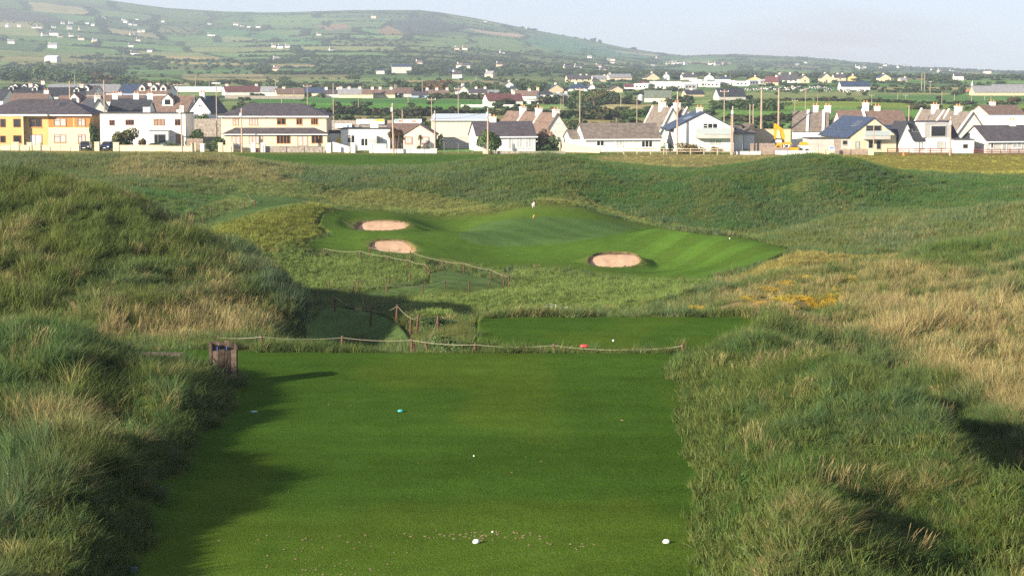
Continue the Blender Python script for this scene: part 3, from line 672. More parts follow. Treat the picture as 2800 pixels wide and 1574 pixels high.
M_post = mat('post_wood', (.085, .042, .027), .85, noise=.45, nscale=9, bump=.6)
M_rope = mat('rope', (.30, .27, .20), .9, noise=.2, nscale=40)
M_white = mat('white_plastic', (.82, .82, .80), .35, spec=.5, noise=.04)
M_red = mat('red_plastic', (.62, .04, .05), .35, spec=.5, noise=.08)
M_teal = mat('teal_plastic', (.03, .28, .27), .4, spec=.5, noise=.08)
M_lblue = mat('pale_blue_plastic', (.35, .55, .62), .5, noise=.06)
M_sand = mat('bunker_sand', (.43, .285, .19), .95, spec=.1, noise=.14, nscale=1.6, bump=.9)
M_plank = mat('weathered_plank', (.055, .038, .030), .9, noise=.55, nscale=5, bump=.8)
M_plank_lt = mat('pale_plank', (.13, .095, .07), .9, noise=.45, nscale=6, bump=.8)
M_dark = mat('dark_inside', (.01, .01, .012), .9)
M_liner = mat('blue_liner', (.06, .12, .45), .5)
M_steel = mat('dark_rod', (.04, .04, .04), .6)
M_lip = mat('turf_lip', (.085, .060, .030), .95, noise=.6, nscale=3, bump=1)
M_divot = mat('divot_sand', (.21, .15, .08), 1, noise=.3, nscale=12)

# ------------------------------------------------------------------ rope fences
FEN = {
 'A': ('along the far edge of the back tee', [(588,930,62.5),(716,915,62.3),(932,917,63),(1127,924,63.2),(1297,946,62.6),(1513,938,62.6),(1738,949,62.4),(1868,950,61.8)]),
 'B': ('climbing from the tee corner to the second tee', [(1133,927,64.5),(1172,909,70),(1197,886,77)]),
 'C': ('beside the shaded hollow path', [(915,795,98),(1012,804,90),(1083,816,84),(1122,838,82),(1138,853,79)]),
 'D': ('on the green side of the roped path', [(1010,674,140.5),(1122,685,137.5),(1210,705,134.5),(1268,717,132.5),(1340,730,130),(1376,743,128.5),(1391,752,126.5)]),
 'E': ('on the meadow side of the roped path', [(887,681,142),(985,684,138.5),(1062,700,136),(1114,708,134),(1164,720,131.5),(1175,733,129.5)]),
 'F': ('at the foot of the meadow', [(900,767,121.5),(979,764,122.5),(1063,758,124),(1121,750,126.5)]),
 'G': ('on the near side of the roped path', [(862,793,117.5),(965,791,118.5),(1059,789,119.5),(1155,785,120.5),(1217,780,121.5),(1282,776,122.5),(1338,772,123.5),(1376,766,124.5)]),
 'H': ('beside the far left path', [(520,588,153),(577,579,158),(697,552,168),(677,536,184)]),
 'I': ('below the far left path', [(556,595,151),(668,578,163)])}
for key, (where, ps) in FEN.items():
    tops = []
    for i, (px, py, Y) in enumerate(ps):
        x, y, z = at(px, py, Y); g = gz(x, Y); z = min(max(z, g + .55), g + .80)
        h = z - g; ln = rng.normal(0, .05) + (.12 if (key, i) == ('A', 0) else 0)
        t = tag(MB().lathe([(.046, -.25), (.048, 0), (.046, h * .6), (.044, h - .02), (.036, h)], 9).build('rope_post', M_post, smooth=False, loc=(x, Y, g)), f'wooden rope post {where}, {ordl(i, len(ps))}', 'post', 'wooden posts carrying the ropes')
        t.rotation_euler = (rng.normal(0, .04), ln, 0)
        tops.append(Vector((x + ln * h, Y - .062, z - .06)))
    pts = []
    for a, b in zip(tops, tops[1:]):
        L_ = (b - a).length; sag = min(.032 * L_, .30)
        for k in range(10):
            q = k / 10; p = a.lerp(b, q); p.z -= sag * 4 * q * (1 - q) * .8; p.z = max(p.z, gz(p.x, p.y) + .12); pts.append(p)
    pts.append(tops[-1])
    tag(MB().path(pts, .008 if key in 'ABC' else .009).build('rope', M_rope), f'pale slack rope strung between the posts {where}', 'rope', 'ropes on the wooden posts')

# ------------------------------------------------------------------ tee markers, balls, flag, bin
def marker(px, py, m, label, lvl, sx=.075, sy=.045, sz=.055, cat='tee marker', name='tee_marker', rz=0):
    v = CY - py; t = (lvl - CZ) / (-F * sT + v * cT); x, y = (px - CX) * t, (F * cT + v * sT) * t
    prof = [(.86, 0), (1, .22), (.97, .5), (.78, .8), (.45, .96), (.12, 1)]
    o = MB().lathe([(r, z * sz) for r, z in prof], 16, sx=sx, sy=sy).build(name, m, smooth=True, loc=(x, y, gz(x, y) + .004)); o.rotation_euler = (0, 0, rz)
    return tag(o, label, cat, 'tee markers' if cat == 'tee marker' else None)
marker(1302, 1483, M_white, 'white oval tee marker beside the sandy divots at the front of the tee', 0, .066, .05, .075, rz=.5)
marker(1822, 1482, M_white, 'white oval tee marker near the long grass on the right', 0, .066, .05, .07)
marker(1311, 953, M_red, 'red tee marker on the second tee just behind the rope post', -1, .15, .08, .09)
marker(1597, 949, M_red, 'red tee marker on the second tee beyond the middle of the rope', -1, .15, .08, .10)
marker(1095, 1125, M_teal, 'teal tee marker alone in the middle of the back tee', 0, .075, .05, .06)
marker(695, 1126, M_lblue, 'pale blue tee marker lying in the dune shadow on the tee', 0, .09, .03, .025)
for px, py, lvl, lb in ((1677, 940, -1, 'white golf ball lying on the second tee'), (1995, 681, gz(*at(1995, 681, 149)[:2]), 'white golf ball on the slope right of the green'), (1347, 1473, 0, 'tiny white golf ball among the sandy divots'), (1296, 1259, 0, 'tiny white golf ball in the middle of the dark tee turf')):
    v = CY - py
    Y = {940: 70.3, 681: 149, 1473: 36.0, 1259: 43.4}[py]; x, y, z = at(px, py, Y); r = .034 if py == 940 else (.05 if py == 681 else .018)
    tag(MB().lathe([(r * math.sin(a), r - r * math.cos(a)) for a in np.linspace(.15, 3.0, 8)], 12).build('golf_ball', M_white, smooth=True, loc=(x, y, gz(x, y))), lb, 'golf ball')

x, y, z = at(1461, 620, 168); g = gz(x, y)
fl_ = thing('flagstick', 'thin flagstick with a white flag above a small yellow flag on the green', 'flag', (x, y, g))
MB().tube((0, 0, -.1), (0, 0, .55), .016).tube((0, 0, .55), (0, 0, 2.1), .013).build('pole', M_steel, fl_)
def flag(z0, z1, w, m, nm):
    b = MB(); n = 6; vs = []
    for i in range(n + 1):
        q = i / n; vs += [(-w * q * .8, .06 * math.sin(q * 5), z1 - .16 * q), (-w * q * .6, .05 * math.sin(q * 5 + .4), z0 - .10 * q)]
    b.add(vs, [(2 * i, 2 * i + 1, 2 * i + 3, 2 * i + 2) for i in range(n)]); o = b.build(nm, m, fl_, smooth=True)
    md = o.modifiers.new('t', 'SOLIDIFY'); md.thickness = .01; return o
M_flagw = mat('white_flag_cloth', (.80, .66, .66), .8, noise=.1); M_flagy = mat('yellow_flag_cloth', (.72, .48, .06), .8, noise=.1)
flag(1.62, 2.08, .26, M_flagw, 'flag'); 
o = flag(.72, 1.02, .16, M_flagy, 'marker_flag'); o['label'] = 'small yellow lower flag'
tag(MB().lathe([(.06, 0), (.065, .006)], 16).build('golf_hole', M_dark, loc=(x + .05, y - .1, gz(x, y - .1) + .006)), 'dark cup at the foot of the flagstick', 'hole')

# plank litter bin at the edge of the tee
x, y, z = at(612, 1062, 53.6); b_ = thing('litter_bin', 'dark weathered plank litter bin standing in the long grass beside the tee', 'bin', (x, y, gz(x, y) - .02), R(14))
def planks(p0, p1, n, z0, z1, th, nm, ms):
    b = MB(); p0, p1 = Vector((*p0, 0)), Vector((*p1, 0)); d = (p1 - p0) / n; nrm = Vector((d.y, -d.x, 0)).normalized() * th
    for i in range(n):
        b.k = i % len(ms); a, c = p0 + d * (i + .04), p0 + d * (i + .96); zt = z1 + rng.normal(0, .018)
        vs = [a, c, c + nrm, a + nrm]; b.add([(v.x, v.y, z0) for v in vs] + [(v.x, v.y, zt) for v in vs], [(3,2,1,0),(4,5,6,7),(0,1,5,4),(1,2,6,5),(2,3,7,6),(3,0,4,7)])
    return b.build(nm, ms, b_)
w = .32
planks((-w, -w), (w, -w), 4, -.1, .86, .035, 'front_panel', [M_plank_lt, M_plank, M_plank])
planks((w, w), (-w, w), 5, -.1, 1.02, .035, 'back_panel', [M_plank, M_plank_lt])
planks((-w, w), (-w, -w), 4, -.1, 1.02, .035, 'side_panel', [M_plank]); planks((w, -w), (w, w), 4, -.1, .95, .035, 'side_panel', [M_plank, M_plank])
MB().box(-w + .04, w - .04, -w + .04, w - .04, .05, .72).build('inner_bin', M_dark, b_)
for q in (-.2, .05): MB().box(q, q + .015, -w + .005, -w + .035, .75, .95).build('liner_strap', M_liner, b_)
# bench and board half buried in the grass
x, y, z = at(455, 1012, 58); g = gz(x, y)
t = thing('wooden_bench', 'low wooden bench whose end shows above the grass left of the bin', 'bench', (x, y, g), R(-8))
MB().box(-1.0, .50, -.2, .2, .22, .29).build('seat', M_plank_lt, t)
for k in (-.85, .36): MB().box(k - .07, k + .07, -.17, .17, -.1, .218).build('leg', mat('bench_leg', (.16, .05, .03), .8, noise=.3), t)
x, y, z = at(338, 1574, 33.0)
t = thing('wooden_board', 'low shade-tinted wooden board at the bottom edge of the photo, left of the tee', 'sign', (x, y, gz(x, y)), R(-4))
MB().box(-.23, .23, -.03, .03, .0, .10).build('panel', mat('board_shade_blue', (.10, .17, .24), .6, noise=.3, nscale=8), t)  # wooden board; the blue of the shade it lies in is put into its colour
for k in (-.17, .17): MB().box(k - .03, k + .03, .034, .08, -.2, .08).build('leg', M_plank, t)

# ------------------------------------------------------------------ bunkers and rakes
for lipk, b, lb in zip((.08, .08, .20), BUNK, ('sand bunker at the back left of the green, the farthest of three', 'sand bunker in front left of the green beside the roped path', 'sand bunker in front of the right mound with a dark turf lip')):
    vs, fs = [], []; nr, na = 14, 56
    for i in range(nr + 1):
        r = 1.03 * i / nr
        for k in range(na):
            a = 2 * math.pi * k / na; rr = 1 + .07 * math.sin(2 * a + b['sk'] * 9) + .05 * math.sin(3 * a + b['sk'] * 5) + b['sk'] * .3 * math.cos(a) * math.sin(a)
            lx, ly = r * rr * math.cos(a), r * rr * math.sin(a); c, s_ = math.cos(b['rot']), math.sin(b['rot'])
            dx, dy = lx * b['a'], ly * b['b']; X, Y = b['c'][0] + dx * c - dy * s_, b['c'][1] + dx * s_ + dy * c
            tq = min(max((ly + .8) / 1.75, 0), 1); zz = b['bot'] + (b['top'] - b['bot']) * tq * tq * (3 - 2 * tq)
            vs.append((X, Y, zz - .02 * (r > 1) + .09 * (float(fbm(2, X * 2.1, Y * 1.3, 3)) - .5)))
    fs = [(i * na + k, i * na + (k + 1) % na, (i + 1) * na + (k + 1) % na, (i + 1) * na + k) for i in range(nr) for k in range(na)]
    me = D.meshes.new('sand_bunker'); me.from_pydata(vs, [], fs); me.materials.append(M_sand); me.polygons.foreach_set('use_smooth', [True] * len(fs)); me.update()
    lv, lf = [], []
    for k in range(na):
        X, Y, zz = vs[nr * na + k]; a = 2 * math.pi * k / na; hh = .03 + lipk * max(0, math.sin(a)) ** .7 + .05 * (float(fbm(3, k * .7, 3.1, 2)) - .5); dx, dy = X - b['c'][0], Y - b['c'][1]
        lv += [(X, Y, zz - .05), (X + dx * .015, Y + dy * .015, zz + hh), (X + dx * .07, Y + dy * .07, zz + hh * .7)]
    for k in range(na): q = (k + 1) % na; lf += [(3 * k, 3 * q, 3 * q + 1, 3 * k + 1), (3 * k + 1, 3 * q + 1, 3 * q + 2, 3 * k + 2)]
    lm = D.meshes.new('turf_lip'); lm.from_pydata(lv, [], lf); lm.materials.append(M_lip); lm.update(); lip = D.objects.new('turf_lip', lm); COL.objects.link(lip)
    o = D.objects.new('sand_bunker', me); COL.objects.link(o); lip.parent = o; tag(o, lb, 'bunker', 'sand bunkers round the green')
def rake(p, q, Y0, Y1, label):
    a = at(*p, Y0); b = at(*q, Y1); a = Vector((a[0], a[1], gz(a[0], a[1]) + .06)); b = Vector((b[0], b[1], gz(b[0], b[1]) + .06))
    t = thing('bunker_rake', label, 'rake', a, 0, 'bunker rakes'); d = b - a
    MB().tube((0, 0, 0), d, .022).build('handle', M_plank, t); n = Vector((d.y, -d.x, 0)).normalized() * .3
    MB().tube(d - n, d + n, .03).build('head', M_steel, t)
rake((936, 612), (972, 622), 157, 154.5, 'wooden bunker rake lying on the turf left of the farthest bunker')
rake((1709, 721), (1699, 732), 142.3, 140.2, 'dark bunker rake lying in the sand of the right bunker')

# ------------------------------------------------------------------ divots, flowers, shrubs on the course
b = MB()
def divot(px, py, s):
    v = CY - py; t = -CZ / (-F * sT + v * cT); x, y = (px - CX) * t, (F * cT + v * sT) * t
    n = 7; a0 = rng.random() * 6; z = gz(x, y) + .006
    ring = [(x + s * rng.uniform(.6, 1.2) * math.cos(a0 + 2 * math.pi * i / n), y + 1.5 * s * rng.uniform(.6, 1.2) * math.sin(a0 + 2 * math.pi * i / n), z) for i in range(n)]
    b.add([(x, y, z + .006)] + ring, [(0, 1 + i, 1 + (i + 1) % n) for i in range(n)])
for _ in range(70): divot(rng.normal(880, 110), rng.uniform(1455, 1590), rng.uniform(.008, .035))
for _ in range(70): divot(rng.normal(1300, 85), rng.normal(1463, 6), rng.uniform(.01, .04))
for _ in range(22): divot(rng.uniform(1440, 1660), rng.normal(1485, 12), rng.uniform(.01, .035))
for _ in range(45): divot(rng.uniform(700, 1850), rng.uniform(1060, 1420), rng.uniform(.006, .018))
for p in ((1700,1147,.06),(1480,1260,.03),(1400,1290,.035),(900,1105,.03),(960,1108,.03)): divot(*p)
o = b.build('divot_sand', M_divot); o['kind'] = 'stuff'; o['label'] = 'scattered sandy divot marks on the tee turf'; o['category'] = 'divots'

def leafball(name, n, lobes, size, seed, up=.3, mats=None):
    """a crown of leaf-sized faces spread through several lobes; unit width and height, base at 0"""
    r = np.random.default_rng(seed); co, q, bv = [], [], []
    for i in range(n):
        cx, cy, cz, lr, lz = lobes[r.integers(len(lobes))]
        d = r.normal(size=3); d /= np.linalg.norm(d); rad = r.uniform(.55, 1.0) ** .6
        p = np.array((cx + d[0] * lr * rad, cy + d[1] * lr * rad, cz + d[2] * lz * rad))
        nr = d * .8 + r.normal(size=3) * .55 + np.array((0, 0, up)); nr /= np.linalg.norm(nr)
        t = np.cross(nr, r.normal(size=3)); t /= np.linalg.norm(t); w = np.cross(nr, t); s = size * r.uniform(.6, 1.4)
        b0 = len(co); co += [p - t * s - w * s * .5, p + t * s * .2 - w * s * .9, p + t * s + w * s * .4, p - t * s * .3 + w * s * .8]; c = r.uniform(.65, 1.35)
        bv += [np.array((c * (1 + r.normal(0, .06)), c, c * (1 + r.normal(0, .08))))] * 4; q.append((b0, b0 + 1, b0 + 2, b0 + 3))
    me = mesh_np(name, co, q, False); color_attr(me, 'bv', np.array(bv)); return me
def leaf_mat(name, col, tr=.25):
    m = D.materials.new(name); m.use_nodes = True; nt = m.node_tree; b = nt.nodes['Principled BSDF']; L = nt.links.new
    v = nt.nodes.new('ShaderNodeAttribute'); v.attribute_name = 'bv'
    mx = nt.nodes.new('ShaderNodeMix'); mx.data_type = 'RGBA'; mx.blend_type = 'MULTIPLY'; mx.inputs[0].default_value = 1; mx.inputs[6].default_value = (*col, 1)
    L(v.outputs['Color'], mx.inputs[7]); L(mx.outputs[2], b.inputs['Base Color']); b.inputs['Roughness'].default_value = .6; b.inputs['Specular IOR Level'].default_value = .25
    t = nt.nodes.new('ShaderNodeBsdfTranslucent'); L(mx.outputs[2], t.inputs['Color']); ms = nt.nodes.new('ShaderNodeMixShader'); ms.inputs[0].default_value = tr
    L(b.outputs[0], ms.inputs[1]); L(t.outputs[0], ms.inputs[2]); L(ms.outputs[0], nt.nodes['Material Output'].inputs[0]); return m
def lobes(n, seed, flat=1.0, base=.3):
    r = np.random.default_rng(seed); out = [(0, 0, .5, .34, .36)]
    for i in range(n):
        a = r.uniform(0, 6.283); d = r.uniform(.12, .34); z = r.uniform(base, .78); s = r.uniform(.14, .24)
        out.append((d * math.cos(a), d * math.sin(a), z, s, s * flat))
    return out
# yellow and white wild flowers
def flower_coll(nm, k, n, seed):
    c = D.collections.new(nm)
    for i in range(k):
        r = np.random.default_rng(seed + i); co, q, bv = [], [], []
        for j in range(n):
            x, y, z = r.normal(0, .2), r.normal(0, .2), r.uniform(.08, .3); s = r.uniform(.012, .028); b0 = len(co)
            co += [(x - s, y - s, z), (x + s, y - s, z - s * .5), (x + s, y + s, z), (x - s, y + s, z + s * .5)]; v_ = r.uniform(.7, 1.3); bv += [(v_, v_, v_)] * 4; q.append((b0, b0 + 1, b0 + 2, b0 + 3))
        me = mesh_np('flower_heads', co, q, False); color_attr(me, 'bv', np.array(bv)); me.materials.append(M_grass); c.objects.link(D.objects.new('flower_heads', me))
    return c
S_flow = flower_coll('flower_clumps', 4, 34, 50)
def flowers(name, label, n, mask, cols, y0, y1, s0, s1):
    X, Y = sample(n, y0, y1, 1, mask); k = len(X); Z = gi(X, Y, GZ); s = rng.uniform(s0, s1, k); cc = np.array(cols)[rng.integers(0, len(cols), k)]
    print(name, k)
    scatter(name, label, np.stack([X, Y, Z], -1), np.stack([0 * s, 0 * s, rng.uniform(0, 6.3, k)], -1), np.stack([s, s, s], -1), rng.integers(0, 4, k), cc, S_flow, 'flowers')
FP_ = zero.copy()
for px, py, rx, ry in ((2190,762,60,9),(2145,776,34,8),(1985,811,30,8),(2106,801,40,8),(2180,822,62,12),(2266,815,50,9),(1851,841,40,6),(1911,848,34,5),(2240,838,70,10),(2330,850,60,9),(2080,770,24,5),(2310,770,60,6),(2010,770,16,5)):
    FP_ = np.maximum(FP_, sstep(1.25, .6, np.hypot((PX - px) / rx, (PY - py) / ry / 1.1)) * (GY > 78) * (GY < 112))
flowers('yellow_flowers', 'low yellow wild flowers on the sandy bank beside the second tee', 85000, np.maximum(FP_, flow * .12) * (.08 + .92 * sstep(.45, .6, fbm(4, GX / .8, GY / 1.6, 2))), [(.66,.46,.02),(.58,.38,.02),(.46,.33,.05)], 78, 112, .5, .9)
flowers('yellow_flowers', 'scattered yellow weeds in the green grass on the right slope', 9000, soft([(2350,690),(2850,660),(2850,830),(2650,800),(2450,740)], 25, 80, 118) * sstep(.56, .68, fbm(1, GX / 1.4, GY / 2.5, 2)), [(.60,.48,.03)], 80, 118, .5, .9)
flowers('white_flowers', 'white umbel flowers in the rough beyond the second tee', 9000, soft([(1480,836),(1560,842),(1650,852),(1600,856),(1490,850)], 5, 96, 116) * .45 * sstep(.45, .6, fbm(1, GX / 1.2, GY / 2.5, 2)), [(.60,.62,.56)], 96, 116, .6, 1.1)
ML = dict(dark=leaf_mat('leaf_dark', (.052, .088, .030)), mid=leaf_mat('leaf_mid', (.075, .122, .036)), olive=leaf_mat('leaf_olive', (.098, .102, .036)), rust=leaf_mat('leaf_rust', (.13, .085, .035)), blue=leaf_mat('leaf_blue', (.062, .108, .056)), gold=leaf_mat('leaf_gold', (.15, .125, .035)), pink=leaf_mat('leaf_pink', (.36, .17, .11)), cream=leaf_mat('leaf_cream', (.48, .32, .22)), fresh=leaf_mat('leaf_fresh', (.060, .105, .025)))
M_bark = mat('bark', (.09, .065, .045), .9, noise=.4, nscale=6, bump=.6)
BALL = {}
def crown_mesh(kind, var, n, size, flat, m):
    k = (kind, var, n, m)
    if k not in BALL:
        me = leafball('foliage', n, lobes(9, var * 7 + len(kind), flat, .22 if kind == 'shrub' else .38), size, var + n); me.materials.append(ML[m]); BALL[k] = me
    return BALL[k]
def plant(name, label, cat, px, py, Y, wpx, hpx, m, n=700, size=.05, group=None, kind='shrub', var=None, flat=1.0, depth=1.0):
    """a shrub or tree standing where (px,py) meets the ground; wpx, hpx are its width and height in print pixels"""
    if Y is None: x, Y, z = ground_at(px, py, 330)
    else: x = at(px, py, Y)[0]; z = gz(x, Y)
    s = F / Y; w, h = wpx / s, hpx / s; var = int(rng.integers(0, 4)) if var is None else var
    zt = at(px, py, Y)[2]; h = max(h + (zt - z), h * .6)
    t = thing(name, label, cat, (x, Y, z), 0, group)
    me = crown_mesh(kind, var, n, size, flat, m); o = D.objects.new('crown' if kind == 'tree' else 'foliage', me); COL.objects.link(o); o.parent = t
    o.scale = (w, w * depth, h * (1.0 if kind == 'shrub' else .98)); o.rotation_euler = (0, 0, rng.uniform(0, 6.3)); o.location = (0, 0, -.12 * h if kind == 'shrub' else 0)
    if kind == 'tree' or n > 500:
        b = MB(); r = .03 * w + .03; b.tube((0, 0, -.3), (.03 * w, 0, h * .4), r, r * .7, 7)
        for a in range(4): b.tube((.03 * w, 0, h * .38), (.22 * w * math.cos(a * 1.6 + var), .22 * w * math.sin(a * 1.6 + var), h * .66), r * .55, r * .2, 6)
        b.build('trunk' if kind == 'tree' else 'stem', M_bark, t)
    return t
plant('bush', 'rounded dark green bush at the left corner of the second tee', 'bush', 1228, 962, 67, 90, 62, 'mid', 1400, .035)
plant('bush', 'low spreading bush between the rope posts and the second tee', 'bush', 1190, 884, 81, 120, 34, 'mid', 1400, .03)
# ------------------------------------------------------------------ village materials
def roof_mat(name, col, rough=.75, rows=3.2, noise=.35):
    m = mat(name, col, rough, noise=noise, nscale=1.3, spec=.3); nt = m.node_tree; b = nt.nodes['Principled BSDF']; L = nt.links.new
    tc = nt.nodes.new('ShaderNodeTexCoord'); w = nt.nodes.new('ShaderNodeTexBrick'); w.inputs['Scale'].default_value = rows
    w.inputs['Color1'].default_value = (1, 1, 1, 1); w.inputs['Color2'].default_value = (.72, .72, .72, 1); w.inputs['Mortar'].default_value = (.5, .5, .5, 1); w.inputs['Mortar Size'].default_value = .03
    sp = nt.nodes.new('ShaderNodeSeparateXYZ'); cb = nt.nodes.new('ShaderNodeCombineXYZ'); ad = nt.nodes.new('ShaderNodeMath'); ad.operation = 'ADD'
    L(tc.outputs['Object'], sp.inputs[0]); L(sp.outputs['X'], ad.inputs[0]); L(sp.outputs['Y'], ad.inputs[1]); L(ad.outputs[0], cb.inputs[0]); L(sp.outputs['Z'], cb.inputs[1]); L(cb.outputs[0], w.inputs['Vector'])
    src = b.inputs['Base Color'].links[0].from_socket; mx = nt.nodes.new('ShaderNodeMix'); mx.data_type = 'RGBA'; mx.blend_type = 'MULTIPLY'; mx.inputs[0].default_value = 1
    L(src, mx.inputs[6]); L(w.outputs['Color'], mx.inputs[7]); L(mx.outputs[2], b.inputs['Base Color']); return m
V = dict(
 white=mat('render_white', (.66, .645, .61), .9, noise=.12, nscale=.6), cream=mat('render_cream', (.60, .50, .345), .9, noise=.11, nscale=.6), yellow=mat('render_yellow', (.54, .345, .14), .9, noise=.08, nscale=.6),
 brown=mat('render_ochre', (.36, .17, .055), .9, noise=.12, nscale=.8), pink=mat('render_pink', (.66, .50, .42), .9, noise=.07, nscale=.6), grey=mat('render_grey', (.48, .46, .43), .9, noise=.1, nscale=.6),
 stone=mat('stone_wall', (.27, .235, .205), .95, noise=.5, nscale=2.2, bump=1), concrete=mat('concrete', (.42, .39, .36), .95, noise=.18, nscale=1.2), tan=mat('tan_wall', (.50, .40, .28), .9, noise=.1), blue=mat('render_blue', (.28, .36, .50), .9, noise=.06),
 slate=roof_mat('slate_roof', (.085, .075, .088)), dark=roof_mat('dark_roof', (.045, .048, .062)), tile=roof_mat('brown_tile_roof', (.200, .135, .108), rows=2.6, noise=.3), tile2=roof_mat('grey_tile_roof', (.205, .170, .145), rows=2.6), maroon=roof_mat('maroon_roof', (.155, .060, .062)),
 navy=roof_mat('blue_slate_roof', (.040, .062, .120), .5), felt=mat('felt_roof', (.06, .06, .065), .9, noise=.2), metal=mat('sheet_roof', (.50, .56, .62), .5, noise=.08, nscale=.5), greenr=roof_mat('green_roof', (.16, .19, .15)), greyr=roof_mat('pale_grey_roof', (.30, .30, .32)),
 clad=mat('grey_cladding', (.40, .38, .38), .6, noise=.12), shed=mat('shed_cladding', (.50, .46, .38), .7, noise=.06, nscale=.4),
 fwhite=mat('frame_white', (.8, .8, .8), .5), fbrown=mat('frame_brown', (.20, .06, .03), .6, noise=.2), forange=mat('frame_varnish', (.38, .14, .04), .5, noise=.2), fgrey=mat('frame_grey', (.18, .19, .20), .5),
 glass=mat('window_glass', (.018, .020, .024), .08, spec=.6), blind=mat('window_blind', (.55, .56, .56), .25, spec=.6), curtain=mat('net_curtain', (.38, .38, .37), .3, noise=.2, nscale=6), shutter=mat('brown_shutter', (.28, .19, .14), .7, noise=.2), clear=mat('balcony_glass', (.35, .40, .42), .12, spec=.6),
 pot=mat('clay_pot', (.50, .20, .08), .8), garage=mat('garage_door', (.28, .22, .17), .7), yellowp=mat('yellow_sign', (.85, .60, .04), .6), brickp=mat('timber_gate', (.24, .12, .06), .8, noise=.3),
 redwood=mat('red_brown_rail', (.15, .050, .040), .8, noise=.3), wood=mat('bleached_timber', (.42, .33, .25), .85, noise=.3, nscale=3), board=mat('board_fence', (.26, .20, .165), .9, noise=.35, nscale=3), pole=mat('pole_timber', (.34, .255, .20), .9, noise=.25, nscale=2), galv=mat('galvanised', (.45, .46, .47), .5, noise=.1))
GLZ = {'g': 'glass', 'b': 'blind', 'c': 'curtain', 's': 'shutter'}

